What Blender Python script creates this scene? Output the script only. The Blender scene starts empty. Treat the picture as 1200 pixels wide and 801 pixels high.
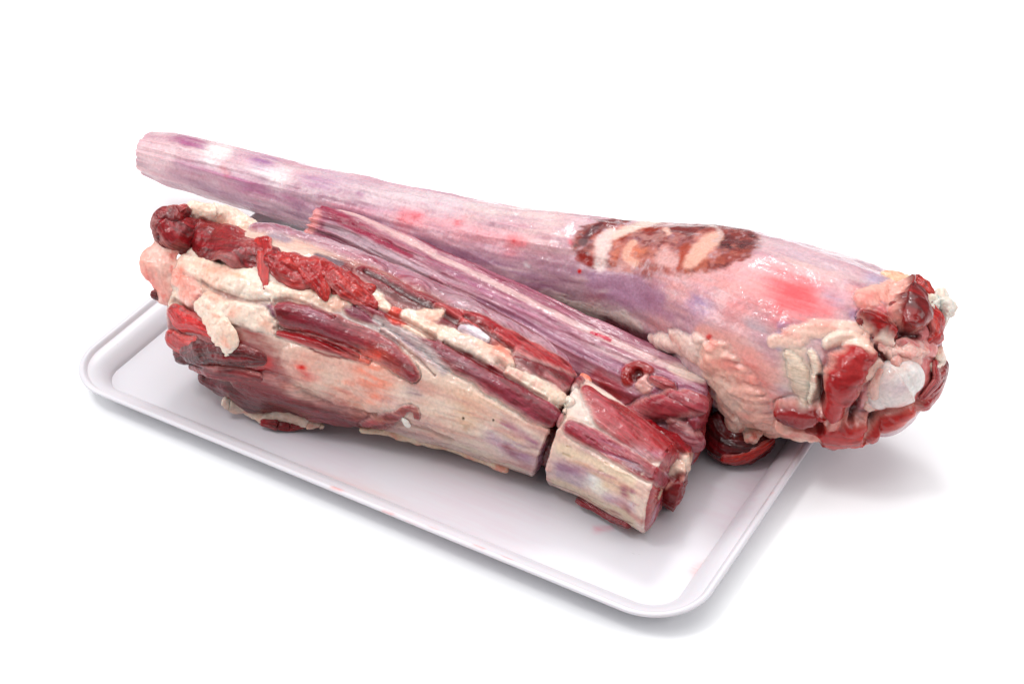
import bpy, math, random
import numpy as np
from mathutils import Vector, Matrix

# ------------------------------------------------------------------ camera, world, light
scene = bpy.context.scene
coll = scene.collection
PITCH, YAW, FPX = math.radians(38), math.radians(30), 2082.0
CAM = Vector((0.42342573, -0.69356513, 0.65892293))
cam_data = bpy.data.cameras.new('camera')
cam_data.sensor_width = 36.0
cam_data.lens = 36.0 * FPX / 1200.0
cam_data.clip_start = 0.02
cam_data.clip_end = 100
cam = bpy.data.objects.new('camera', cam_data)
coll.objects.link(cam)
cam.location = CAM
cam.rotation_euler = (math.pi / 2 - PITCH, 0, YAW)
scene.camera = cam

world = bpy.data.worlds.new('World')
scene.world = world
world.use_nodes = True
wb = world.node_tree.nodes['Background']
wb.inputs[0].default_value = (0.93, 0.96, 1.0, 1)
wb.inputs[1].default_value = 0.24


def area(name, loc, target, size, power, col=(1, 1, 1), sizey=None):
    l = bpy.data.lights.new(name, 'AREA')
    l.shape = 'RECTANGLE'
    l.size = size
    l.size_y = sizey or size
    l.energy = power
    l.color = col
    o = bpy.data.objects.new(name, l)
    coll.objects.link(o)
    o.location = loc
    d = Vector(target) - Vector(loc)
    o.rotation_euler = d.to_track_quat('-Z', 'Y').to_euler()
    return o


area('softbox_overhead', (-0.1, 0.10, 1.55), (0, 0, 0), 2.0, 25)
area('softbox_left', (-1.35, -0.75, 1.0), (0, 0, 0.03), 0.9, 10)
area('softbox_right', (1.5, 0.25, 1.05), (0.05, 0, 0.03), 0.9, 8)
area('softbox_back', (-0.35, 0.75, 1.15), (0.0, 0, 0.05), 0.3, 4.5)
area('softbox_front', (-0.30, -0.55, 1.3), (0.0, 0, 0.05), 0.24, 4.0)

scene.view_settings.view_transform = 'Standard'
scene.view_settings.look = 'None'
scene.view_settings.gamma = 1
scene.view_settings.exposure = 0.22
scene.cycles.use_denoising = True
scene.cycles.max_bounces = 6

# ------------------------------------------------------------------ numeric helpers
def lin(c):
    c = np.asarray(c, float) / 255.0
    return np.where(c <= 0.04045, c / 12.92, ((c + 0.055) / 1.055) ** 2.4)


_TAB = np.random.default_rng(7).uniform(-1, 1, 64 ** 3).astype(np.float32)


def flesh(c):
    c = lin(c)
    g = c.mean(-1, keepdims=True)
    return np.clip((g + (c - g) * 1.2) * 0.72, 0.004, 0.9)


def vnoise(P, seed=0):
    P = np.asarray(P, np.float32)
    F = np.floor(P)
    f = P - F
    f = f * f * (3 - 2 * f)
    I = F.astype(np.int32) + np.array([seed * 13, seed * 29, seed * 47], np.int32)
    x0, y0, z0 = (I[..., i] & 63 for i in range(3))
    x1, y1, z1 = ((I[..., i] + 1) & 63 for i in range(3))
    fx, fy, fz = f[..., 0], f[..., 1], f[..., 2]
    def row(y, z):
        k = (y << 6) | (z << 12)
        a = _TAB[k | x0]
        return a + (_TAB[k | x1] - a) * fx
    a, c = row(y0, z0), row(y0, z1)
    a = a + (row(y1, z0) - a) * fy
    c = c + (row(y1, z1) - c) * fy
    return a + (c - a) * fz


_ROT = np.array([[0.36, 0.48, -0.8], [-0.8, 0.6, 0.0], [0.48, 0.64, 0.6]], np.float32)


def fbm(P, octv=3, seed=0):
    P = np.asarray(P, np.float32) @ _ROT.T       # turned against the axes so that no lattice shows
    r, a, n = 0, 1.0, 0
    for k in range(octv):
        r = r + a * vnoise(P, seed + k)
        n += a
        a *= 0.5
        P = (P @ _ROT.T) * 2.03 + 17.3
    return r / n * 1.5


def sstep(a, b, x):
    t = np.clip((x - a) / (b - a), 0, 1)
    return t * t * (3 - 2 * t)


def spline(pts, n):
    """Catmull-Rom through rows of pts, n samples at even arc length of the first three columns."""
    P = np.asarray(pts, float)
    if len(P) == 2:
        P = np.array([P[0], (P[0] + P[1]) / 2, P[1]])
    Q = np.vstack([2 * P[0] - P[1], P, 2 * P[-1] - P[-2]])
    out = []
    for i in range(1, len(Q) - 2):
        t = np.linspace(0, 1, 24, endpoint=False)[:, None]
        a, b, c, d = Q[i - 1], Q[i], Q[i + 1], Q[i + 2]
        out.append(0.5 * ((2 * b) + (-a + c) * t + (2 * a - 5 * b + 4 * c - d) * t ** 2 + (-a + 3 * b - 3 * c + d) * t ** 3))
    out = np.vstack(out + [P[-1][None]])
    L = np.r_[0, np.cumsum(np.linalg.norm(np.diff(out[:, :3], axis=0), axis=1))]
    s = np.linspace(0, L[-1], n)
    return np.stack([np.interp(s, L, out[:, k]) for k in range(out.shape[1])], 1), s


def unit(v):
    return v / (np.linalg.norm(v, axis=-1, keepdims=True) + 1e-12)


class Grid:
    """n rings of m points, closed round; poles at both ends."""
    def __init__(self, P, fuv):
        self.P, self.fuv = P, fuv                     # (n, m, 3)
        self.n, self.m = P.shape[:2]
        self.col = np.ones(P.shape[:2] + (4,))
        self.fib = np.zeros(P.shape[:2])
        self.P0 = P.copy()

    def normals(self):
        P = self.P
        du = np.gradient(P, axis=0)
        dv = np.roll(P, -1, 1) - np.roll(P, 1, 1)
        return unit(np.cross(dv, du)) * self.sgn if hasattr(self, 'sgn') else unit(np.cross(dv, du))

    def meshes(self, name):
        """[(part name, mesh)]: the whole grid, or one mesh for each painted region plus the rest"""
        n, m = self.n, self.m
        V = np.vstack([self.P.reshape(-1, 3), self.P[0].mean(0), self.P[-1].mean(0)])
        N = np.vstack([self.normals().reshape(-1, 3), self.P[0].mean(0) - self.P[3].mean(0), self.P[-1].mean(0) - self.P[-4].mean(0)])
        N = unit(N)
        idx = np.arange(n * m).reshape(n, m)
        a, b = idx[:-1], idx[1:]
        q = np.stack([a, np.roll(a, -1, 1), np.roll(b, -1, 1), b], -1).reshape(-1, 4)
        t0 = np.stack([np.full(m, n * m), np.roll(idx[0], -1), idx[0]], -1)
        t1 = np.stack([np.full(m, n * m + 1), idx[-1], np.roll(idx[-1], -1)], -1)
        if getattr(self, 'sgn', 1) < 0:
            q, t0, t1 = q[:, ::-1], t0[:, ::-1], t1[:, ::-1]
        tri = np.vstack([t0, t1])
        C = np.vstack([self.col.reshape(-1, 4), self.col[0].mean(0), self.col[-1].mean(0)])
        F = np.r_[self.fib.ravel(), self.fib[0].mean(), self.fib[-1].mean()]
        U = np.vstack([self.fuv.reshape(-1, 3), self.fuv[0].mean(0), self.fuv[-1].mean(0)])
        reg = getattr(self, 'region', None)
        jobs = [(name, q, tri)]
        if reg is not None and reg.max() > 0:
            fr = np.max(reg[q], axis=1)
            cnt = np.bincount(fr, minlength=len(self.region_names))
            small = cnt < 120
            fr[small[fr]] = 0
            jobs = [(name, q[fr == 0], tri)]
            for r in range(1, len(self.region_names)):
                if np.any(fr == r):
                    jobs.append((self.region_names[r], q[fr == r], tri[:0]))
        out = []
        for nm, qq, tt in jobs:
            flat = np.concatenate([qq.ravel(), tt.ravel()])
            used, inv = np.unique(flat, return_inverse=True)
            tot = np.concatenate([np.full(len(qq), 4), np.full(len(tt), 3)])
            st = np.r_[0, np.cumsum(tot)[:-1]]
            me = bpy.data.meshes.new(nm)
            me.vertices.add(len(used))
            me.vertices.foreach_set('co', V[used].astype(np.float32).ravel())
            me.loops.add(len(inv))
            me.loops.foreach_set('vertex_index', inv.astype(np.int32).ravel())
            me.polygons.add(len(tot))
            me.polygons.foreach_set('loop_start', st.astype(np.int32))
            me.polygons.foreach_set('use_smooth', np.ones(len(tot), bool))
            me.update(calc_edges=True)
            at = me.color_attributes.new('col', 'FLOAT_COLOR', 'POINT')
            at.data.foreach_set('color', C[used].astype(np.float32).ravel())
            at = me.attributes.new('fib', 'FLOAT', 'POINT')
            at.data.foreach_set('value', F[used].astype(np.float32))
            at = me.attributes.new('fuv', 'FLOAT_VECTOR', 'POINT')
            at.data.foreach_set('vector', U[used].astype(np.float32).ravel())
            if len(jobs) > 1:
                me.normals_split_custom_set_from_vertices(N[used].astype(np.float32))
            out.append((nm, me))
        return out


def sweep(axis, n, m, up=None, side=None, power=2.0, caps=(0.6, 0.6), capn=22, floor=None, lump=0.0, lumpf=40.0, ridge=0.0, ridgef=3.0, seed=0, side_noise=0.0, skew=(0, 0)):
    """axis rows: x y z half_width half_height.  up: per-row up vectors or None for world Z.
    caps: length of each rounded end as a share of the end radius (small = flat sawn end)."""
    A = np.asarray(axis, float)
    k = A.shape[1]
    if up is not None:
        A = np.hstack([A, up])
    if side is not None:
        A = np.hstack([A, side])
    R, s = spline(A, n)
    C, W, H = R[:, :3], R[:, 3].copy(), R[:, 4].copy()
    T = unit(np.gradient(C, axis=0))
    kw_ = max(3, n // 7)                       # even out the bends so that the rings never cross
    ker = np.hanning(2 * kw_ + 3)[1:-1]
    ker /= ker.sum()
    Tp = np.vstack([np.tile(T[0], (kw_, 1)), T, np.tile(T[-1], (kw_, 1))])
    T = unit(np.stack([np.convolve(Tp[:, i], ker, 'valid') for i in range(3)], 1))
    U = R[:, k:k + 3] if up is not None else np.tile([0, 0, 1.0], (n, 1))
    S = unit(np.cross(T, U))
    if side is not None:                       # the band's own left-to-right vector across the surface
        V = R[:, k + 3:k + 6]
        V = V - T * np.sum(V * T, 1, keepdims=True) * 0.8
        W = np.maximum(np.linalg.norm(V, axis=1), 0.0006)
        S2 = unit(V)
        U2 = unit(np.cross(S2, T))
        U = U2 * np.sign(np.sum(U2 * U, 1, keepdims=True) + 1e-9)
        S = S2
    else:
        U = unit(np.cross(S, T))
    rows, rowW, rowH, rowS = [C], [W], [H], [s]
    def cap(e, c):
        j = 0 if e < 0 else -1
        a = np.linspace(0, 1, capn + 1)[1:] * math.pi / 2
        shrink = np.cos(a) ** (1.0 if c > 0.3 else 0.35 + c)
        shrink = np.maximum(shrink, 0.004) if c > 0.3 else np.maximum(np.r_[np.linspace(0.985, 0.03, capn)], 0.01)
        adv = np.sin(a) * c * max(W[j], H[j])
        if c <= 0.3:
            adv = (1 - shrink ** 6) * c * max(W[j], H[j])
        cc = C[j] + e * T[j] * adv[:, None]
        ww, hh, ss = W[j] * shrink, H[j] * shrink, s[j] + e * adv
        if e < 0:
            return cc[::-1], ww[::-1], hh[::-1], ss[::-1]
        return cc, ww, hh, ss
    c0, c1 = cap(-1, caps[0]), cap(1, caps[1])
    C = np.vstack([c0[0], C, c1[0]])
    W, H, s = (np.r_[c0[i], x, c1[i]] for i, x in ((1, W), (2, H), (3, s)))
    T = np.vstack([np.tile(T[0], (capn, 1)), T, np.tile(T[-1], (capn, 1))])
    S = np.vstack([np.tile(S[0], (capn, 1)), S, np.tile(S[-1], (capn, 1))])
    U = np.vstack([np.tile(U[0], (capn, 1)), U, np.tile(U[-1], (capn, 1))])
    ph = np.linspace(-math.pi / 2, 1.5 * math.pi, m, endpoint=False)
    e = 2.0 / power
    cx = np.sign(np.cos(ph)) * np.abs(np.cos(ph)) ** e
    cz = np.sign(np.sin(ph)) * np.abs(np.sin(ph)) ** e
    Wm = W[:, None] * np.ones(m)
    if side_noise:
        q = np.stack([s * lumpf, np.zeros_like(s), np.zeros_like(s)], 1)
        l, r = fbm(q + [0, 3.3, seed], 3, seed), fbm(q + [0, 9.1, seed], 3, seed + 5)
        f = (cx[None] * 0.5 + 0.5)
        Wm = Wm * (1 + side_noise * (l[:, None] * (1 - f) + r[:, None] * f))
    P = C[:, None] + S[:, None] * (Wm * cx)[..., None] + U[:, None] * (H[:, None] * cz)[..., None]
    if skew[0] or skew[1]:
        # slanted sawn ends: shear the last stretch along the axis by the sideways offset
        q = np.clip((s - s.min()) / (s.max() - s.min()), 0, 1)
        k0, k1 = np.clip(1 - q / 0.45, 0, 1), np.clip((q - 0.55) / 0.45, 0, 1)
        off = (Wm * cx)
        P = P + T[:, None] * (off * (k0[:, None] * math.tan(math.radians(skew[0])) + k1[:, None] * math.tan(math.radians(skew[1]))))[..., None]
    rr = np.maximum(W, H)
    fuv = np.stack([np.broadcast_to(s[:, None], (len(s), m)), rr[:, None] * cx, rr[:, None] * cz], -1)
    g = Grid(P, fuv)
    n_ = g.normals()
    if np.mean(np.sum(n_ * (P - C[:, None]), -1)) < 0:
        g.sgn = -1
    g.capn = capn
    d = 0
    if lump:
        d = d + lump * fbm(P * lumpf + seed * 3.7, 4, seed)
    if ridge:
        q = np.stack([np.broadcast_to(s[:, None] * 9, (len(s), m)), np.broadcast_to(cx * ridgef, (len(s), m)), np.broadcast_to(cz * ridgef, (len(s), m))], -1)
        x = fbm(q + seed * 1.9, 3, seed + 3)
        d = d + ridge * (0.6 - np.abs(x) * 1.8)
    if np.ndim(d):
        fade = np.minimum(1, np.minimum(W, H) / (0.5 * max(1e-6, np.median(np.minimum(W, H)))))
        g.P = g.P + g.normals() * (d * fade[:, None])[..., None]
    if floor is not None:
        g.P[..., 2] = np.maximum(g.P[..., 2], floor) + 0.0
    g.P0 = g.P.copy()
    g.s = s
    return g


def band_dist(P, A, Wv):
    """scaled distance of points from a band (polyline A, half-width vectors Wv; 1 = edge) and the place along it (0..1)"""
    best = np.full(len(P), 1e9)
    u = np.zeros(len(P))
    if len(A) == 1:
        A = np.vstack([A, A + 1e-5]); Wv = np.vstack([Wv, Wv])
    n = len(A) - 1
    P = P.astype(np.float32)
    A, Wv = A.astype(np.float32), Wv.astype(np.float32)
    for i in range(n):
        a, ab = A[i], A[i + 1] - A[i]
        R = np.linalg.norm(ab) / 2 + 2.4 * max(np.linalg.norm(Wv[i]), np.linalg.norm(Wv[i + 1]))
        near = np.nonzero(np.einsum('ij,ij->i', P - (a + ab / 2), P - (a + ab / 2)) < R * R)[0]
        if not len(near):
            continue
        p = P[near]
        t = np.clip(((p - a) @ ab) / (ab @ ab + 1e-12), 0, 1)
        o = p - a - t[:, None] * ab
        w = Wv[i] + (Wv[i + 1] - Wv[i]) * t[:, None]
        w2 = np.einsum('ij,ij->i', w, w) + 1e-12
        x = np.einsum('ij,ij->i', o, w) ** 2 / w2           # squared offset across
        r = np.maximum(np.einsum('ij,ij->i', o, o) - x, 0)
        d = np.sqrt((x + r * 1.38) / w2)
        m = d < best[near]
        best[near[m]] = d[m]
        u[near[m]] = (i + t[m]) / n
    return best, u


def mottle(g, k, pal, f, seed):
    a, b, c = (flesh(x) for x in pal)
    q = g.fuv.reshape(-1, 3)[k] * np.array(f) + seed * 2.7
    m1 = sstep(0.25, 0.75, fbm(q, 4, seed) * 0.5 + 0.5)[:, None]
    m2 = sstep(0.5, 0.9, fbm(q * 1.7 + 9, 3, seed + 40) * 0.5 + 0.5)[:, None]
    col = a * (1 - m1) + b * m1
    return col * (1 - m2) + c * m2


def paint(g, name, strokes):
    """lay tissue on a part: each stroke is a band along a surface line with its own colour, relief and ragged border;
    strokes that name a region (muscle, fat ...) become parts of their own when the surface is split"""
    P = g.P0.reshape(-1, 3)
    col = g.col.reshape(-1, 4)
    fib = g.fib.reshape(-1)
    N = g.normals().reshape(-1, 3)
    disp = np.zeros(len(P))
    g.region = np.zeros(len(P), int)
    g.region_names = ['']
    lo, hi = P.min(0), P.max(0)
    fz = g.fuv.reshape(-1, 3)
    for si, st in enumerate(strokes):
        only, pts, colr, alpha, soft, h, wob, rough, fb, reg, lp, edge = st
        if only and only != name:
            continue
        if not only and name not in ('body', 'sawn_block'):
            continue
        A = np.array(pts, float) * 1e-4
        V = A[:, 3:6]
        A = A[:, :3]
        mr = np.linalg.norm(V, axis=1).max() * 2.3
        blo, bhi = A.min(0) - mr, A.max(0) + mr
        if np.any(bhi < lo) or np.any(blo > hi):
            continue
        k = np.nonzero(np.all((P > blo) & (P < bhi), axis=1))[0]
        if not len(k):
            continue
        if len(A) > 1:
            B, _ = spline(np.hstack([A, V]), max(4, 3 * len(A)))
            A, V = B[:, :3], B[:, 3:6]
        d, u = band_dist(P[k], A, V)
        j = d < 2.3
        k, d, u = k[j], d[j], u[j]
        if not len(k):
            continue
        Q, f = P[k], fz[k]
        # ragged border: noise stretched along the fibres
        w = fbm(f * np.array([80, 420, 420]) + 5.1 + si, 3, 11) * 0.7 + fbm(Q * 150 + si, 3, 21) * 0.45
        d = np.maximum(d + wob * w, 0)
        if soft < 0.65:
            mk = 1 - sstep(1 - soft, 1 + soft, d)
        else:
            mk = np.exp(-1.1 * d ** 2) * sstep(2.2, 1.5, d)
            if len(pts) > 2:
                mk = mk * (0.1 + 0.9 * sstep(0, 0.4, u) * sstep(1, 0.6, u))
            mk = mk * np.clip(0.8 + 0.55 * fbm(f * np.array([45, 620, 620]) + si, 3, 31), 0.2, 1.15)
            mk = np.minimum(mk, 1)
        if h or lp:
            prof = np.clip(1 - np.minimum(d, 1.0) ** 2.2, 0, 1) ** 0.8 if h > 0 else mk
            hh = h * prof
            if lp:
                hh = hh + lp * fbm(Q * 120 + si, 4, si) * np.minimum(1, prof * 1.5)
            m_ = mk if soft < 0.65 else mk
            disp[k] = disp[k] * (1 - 0.6 * m_) + hh * 1e-4
            if reg and h > 0:                  # the seam where one piece of tissue meets the next
                disp[k] -= (0.45 if 'fat' not in reg else 0.2) * min(h, 30) * 1e-4 * np.exp(-((d - 1.08) / 0.13) ** 2)
        if np.ndim(colr) == 2 and (not reg or 'stamp' in reg):      # blotchy, soaked-in stain
            mk = mk * np.clip(1.05 + 1.2 * fbm(Q * 260 + si, 3, 51), 0.15, 1)
        if colr is not None:
            c = flesh(colr) if np.ndim(colr) == 1 else mottle(g, k, colr, (50, 80, 80) if reg and 'fat' in reg else ((22, 320, 320) if reg and 'stamp' not in reg else (110, 260, 260)), si)
            if edge is not None:
                e = (sstep(0.62, 0.98, d) * 0.8)[:, None]
                c = c * (1 - e) + flesh(edge) * e
            m_ = (mk * alpha)[:, None]
            col[k, :3] = col[k, :3] * (1 - m_) + c * m_
            if rough is not None:
                col[k, 3] = col[k, 3] * (1 - m_[:, 0]) + rough * m_[:, 0]
            if fb is not None:
                fib[k] = fib[k] * (1 - m_[:, 0]) + fb * m_[:, 0]
        if reg:
            g.region_names.append(reg)
            g.region[k[mk > 0.5]] = len(g.region_names) - 1
    if np.any(disp):
        g.P = (g.P.reshape(-1, 3) + N * disp[:, None]).reshape(g.P.shape)


def tissue(g, pal, f=(60, 60, 60), seed=0, rough=0.4, fib=0.6, edge=None, capcol=None, threads=None):
    """base colour of a part: palette of three mixed by noise stretched along the fibres"""
    a, b, c = (flesh(x) for x in pal)
    q = g.fuv * np.array([f[0], f[1], f[2]]) + seed * 2.7
    n1 = fbm(q, 4, seed) * 0.5 + 0.5
    n2 = fbm(q * 1.7 + 9, 3, seed + 40) * 0.5 + 0.5
    m1 = sstep(0.25, 0.75, n1)[..., None]
    m2 = sstep(0.5, 0.9, n2)[..., None]
    col = a * (1 - m1) + b * m1
    col = col * (1 - m2) + c * m2
    if edge is not None:                       # fascia wraps over the borders of a muscle
        ph = np.abs(np.cos(np.linspace(-math.pi / 2, 1.5 * math.pi, g.m, endpoint=False)))
        e = sstep(edge[1], 1.0, ph[None] + 0.22 * fbm(g.fuv * np.array([90, 200, 200]), 3, seed + 7)) * edge[2]
        col = col * (1 - e[..., None]) + flesh(edge[0]) * e[..., None]
    if threads is not None:                    # pale strands of connective tissue running along the joint
        for (cc, st, fx, fy, off) in threads:
            q = g.fuv * np.array([fx, fy, fy]) + off
            q = q + 0.5 * vnoise(g.fuv * np.array([60, 60, 60]) + off, 3)[..., None]
            x = (1 - np.abs(fbm(q, 3, 77))) ** 7 * sstep(-0.3, 0.5, fbm(g.fuv * np.array([20, 60, 60]) + off, 2, 9))
            x = np.clip(x * st, 0, 1)[..., None]
            col = col * (1 - x) + flesh(cc) * x
    if capcol is not None:                     # sawn faces show cut muscle
        for e, cc in zip((0, 1), capcol):
            if cc:
                rows = slice(0, g.capn - 2) if e == 0 else slice(g.n - g.capn + 2, g.n)
                x = sstep(0.2, 0.7, fbm(g.P[rows] * 160, 3, 5) * 0.5 + 0.5)[..., None]
                col[rows] = flesh(cc[0]) * (1 - x) + flesh(cc[1]) * x
    g.col[..., :3] = col
    g.col[..., 3] = rough
    g.fib[...] = fib


# ------------------------------------------------------------------ materials
def nodes_of(name):
    m = bpy.data.materials.new(name)
    m.use_nodes = True
    nt = m.node_tree
    return m, nt, nt.nodes['Principled BSDF'], nt.nodes.new, nt.links.new


def tissue_material():
    m, nt, b, N, L = nodes_of('raw_tissue')
    col = N('ShaderNodeAttribute'); col.attribute_name = 'col'
    fib = N('ShaderNodeAttribute'); fib.attribute_name = 'fib'
    fuv = N('ShaderNodeAttribute'); fuv.attribute_name = 'fuv'
    geo = N('ShaderNodeNewGeometry')
    mp = N('ShaderNodeMapping'); mp.inputs['Scale'].default_value = (80, 1300, 1300)
    L(fuv.outputs['Vector'], mp.inputs['Vector'])
    n1 = N('ShaderNodeTexNoise'); n1.inputs['Scale'].default_value = 1.0; n1.inputs['Detail'].default_value = 3; n1.inputs['Roughness'].default_value = 0.6
    L(mp.outputs[0], n1.inputs['Vector'])
    n2 = N('ShaderNodeTexNoise'); n2.inputs['Scale'].default_value = 560; n2.inputs['Detail'].default_value = 2
    L(geo.outputs['Position'], n2.inputs['Vector'])
    n3 = N('ShaderNodeTexNoise'); n3.inputs['Scale'].default_value = 90; n3.inputs['Detail'].default_value = 2
    L(geo.outputs['Position'], n3.inputs['Vector'])
    # fibre tone: 1 + fib * (noise-.5) * k
    def math_(op, x, y, v=None):
        nd = N('ShaderNodeMath'); nd.operation = op
        for i, q in enumerate((x, y)):
            if q is None:
                continue
            if isinstance(q, (int, float)):
                nd.inputs[i].default_value = q
            else:
                L(q, nd.inputs[i])
        return nd.outputs[0]
    a = math_('SUBTRACT', n1.outputs['Fac'], 0.5)
    a = math_('MULTIPLY', a, fib.outputs['Fac'])
    a = math_('MULTIPLY', a, 2.0)
    c = math_('SUBTRACT', n2.outputs['Fac'], 0.5)
    c = math_('MULTIPLY', c, 0.5)
    d = math_('ADD', a, c)
    d = math_('ADD', d, 1.0)
    hs = N('ShaderNodeVectorMath'); hs.operation = 'SCALE'
    L(col.outputs['Color'], hs.inputs[0]); L(d, hs.inputs['Scale'])
    L(hs.outputs[0], b.inputs['Base Color'])
    r = math_('SUBTRACT', n3.outputs['Fac'], 0.5)
    r = math_('MULTIPLY', r, 0.35)
    r = math_('ADD', r, col.outputs['Alpha'])
    L(r, b.inputs['Roughness'])
    hgt = math_('MULTIPLY', n1.outputs['Fac'], fib.outputs['Fac'])
    hgt = math_('MULTIPLY', hgt, 1.2)
    vo = N('ShaderNodeTexVoronoi'); vo.inputs['Scale'].default_value = 330; vo.feature = 'F1'
    wv = N('ShaderNodeVectorMath'); wv.operation = 'MULTIPLY_ADD'
    wv.inputs[1].default_value = (0.004, 0.004, 0.004)
    L(n3.outputs['Color'], wv.inputs[0]); L(geo.outputs['Position'], wv.inputs[2])
    L(wv.outputs[0], vo.inputs['Vector'])
    nf = math_('SUBTRACT', 0.75, fib.outputs['Fac'])
    nf.node.use_clamp = True
    lob = math_('MULTIPLY', vo.outputs['Distance'], nf)
    lob = math_('MULTIPLY', lob, -0.5)
    h2 = math_('MULTIPLY', n2.outputs['Fac'], 0.4)
    h2 = math_('ADD', h2, lob)
    hgt = math_('ADD', hgt, h2)
    bp = N('ShaderNodeBump'); bp.inputs['Strength'].default_value = 0.5; bp.inputs['Distance'].default_value = 0.0010
    L(hgt, bp.inputs['Height'])
    L(bp.outputs[0], b.inputs['Normal'])
    # the wet film on top follows only the larger unevenness
    bw = N('ShaderNodeBump'); bw.inputs['Strength'].default_value = 0.35; bw.inputs['Distance'].default_value = 0.0016
    n4 = N('ShaderNodeTexNoise'); n4.inputs['Scale'].default_value = 240; n4.inputs['Detail'].default_value = 2
    L(geo.outputs['Position'], n4.inputs['Vector'])
    wf = math_('ADD', n4.outputs['Fac'], math_('MULTIPLY', hgt, 0.35))
    L(wf, bw.inputs['Height']); L(bw.outputs[0], b.inputs['Coat Normal'])
    b.inputs['Subsurface Weight'].default_value = 0.5
    b.inputs['Subsurface Radius'].default_value = (1.0, 0.35, 0.25)
    b.inputs['Subsurface Scale'].default_value = 0.0035
    b.inputs['Coat Weight'].default_value = 0.55
    b.inputs['Coat Roughness'].default_value = 0.1
    b.inputs['Specular IOR Level'].default_value = 0.2
    return m


def tray_material():
    m, nt, b, N, L = nodes_of('white_melamine')
    col = N('ShaderNodeAttribute'); col.attribute_name = 'col'
    L(col.outputs['Color'], b.inputs['Base Color'])
    geo = N('ShaderNodeNewGeometry')
    n = N('ShaderNodeTexNoise'); n.inputs['Scale'].default_value = 60; n.inputs['Detail'].default_value = 5
    L(geo.outputs['Position'], n.inputs['Vector'])
    mr = N('ShaderNodeMapRange'); mr.inputs['To Min'].default_value = 0.22; mr.inputs['To Max'].default_value = 0.42
    L(n.outputs['Fac'], mr.inputs['Value']); L(mr.outputs[0], b.inputs['Roughness'])
    n2 = N('ShaderNodeTexNoise'); n2.inputs['Scale'].default_value = 25; n2.inputs['Detail'].default_value = 2
    L(geo.outputs['Position'], n2.inputs['Vector'])
    bp = N('ShaderNodeBump'); bp.inputs['Strength'].default_value = 0.08; bp.inputs['Distance'].default_value = 0.002
    L(n2.outputs['Fac'], bp.inputs['Height']); L(bp.outputs[0], b.inputs['Normal'])
    b.inputs['Subsurface Weight'].default_value = 0.1
    b.inputs['Subsurface Scale'].default_value = 0.003
    return m


def table_material():
    m, nt, b, N, L = nodes_of('white_paper_sweep')
    geo = N('ShaderNodeNewGeometry')
    n = N('ShaderNodeTexNoise'); n.inputs['Scale'].default_value = 3; n.inputs['Detail'].default_value = 4
    L(geo.outputs['Position'], n.inputs['Vector'])
    cr = N('ShaderNodeMix'); cr.data_type = 'RGBA'
    cr.inputs[6].default_value = (0.93, 0.935, 0.945, 1); cr.inputs[7].default_value = (0.95, 0.95, 0.955, 1)
    L(n.outputs['Fac'], cr.inputs[0]); L(cr.outputs[2], b.inputs['Base Color'])
    b.inputs['Roughness'].default_value = 0.7
    return m


MAT = tissue_material()

# ------------------------------------------------------------------ surface: white seamless table
me = bpy.data.meshes.new('table_top')
me.from_pydata([(-8, -8, 0), (8, -8, 0), (8, 8, 0), (-8, 8, 0)], [], [(0, 1, 2, 3)])
table = bpy.data.objects.new('table_top', me)
coll.objects.link(table)
me.materials.append(table_material())
table['kind'] = 'structure'

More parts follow.
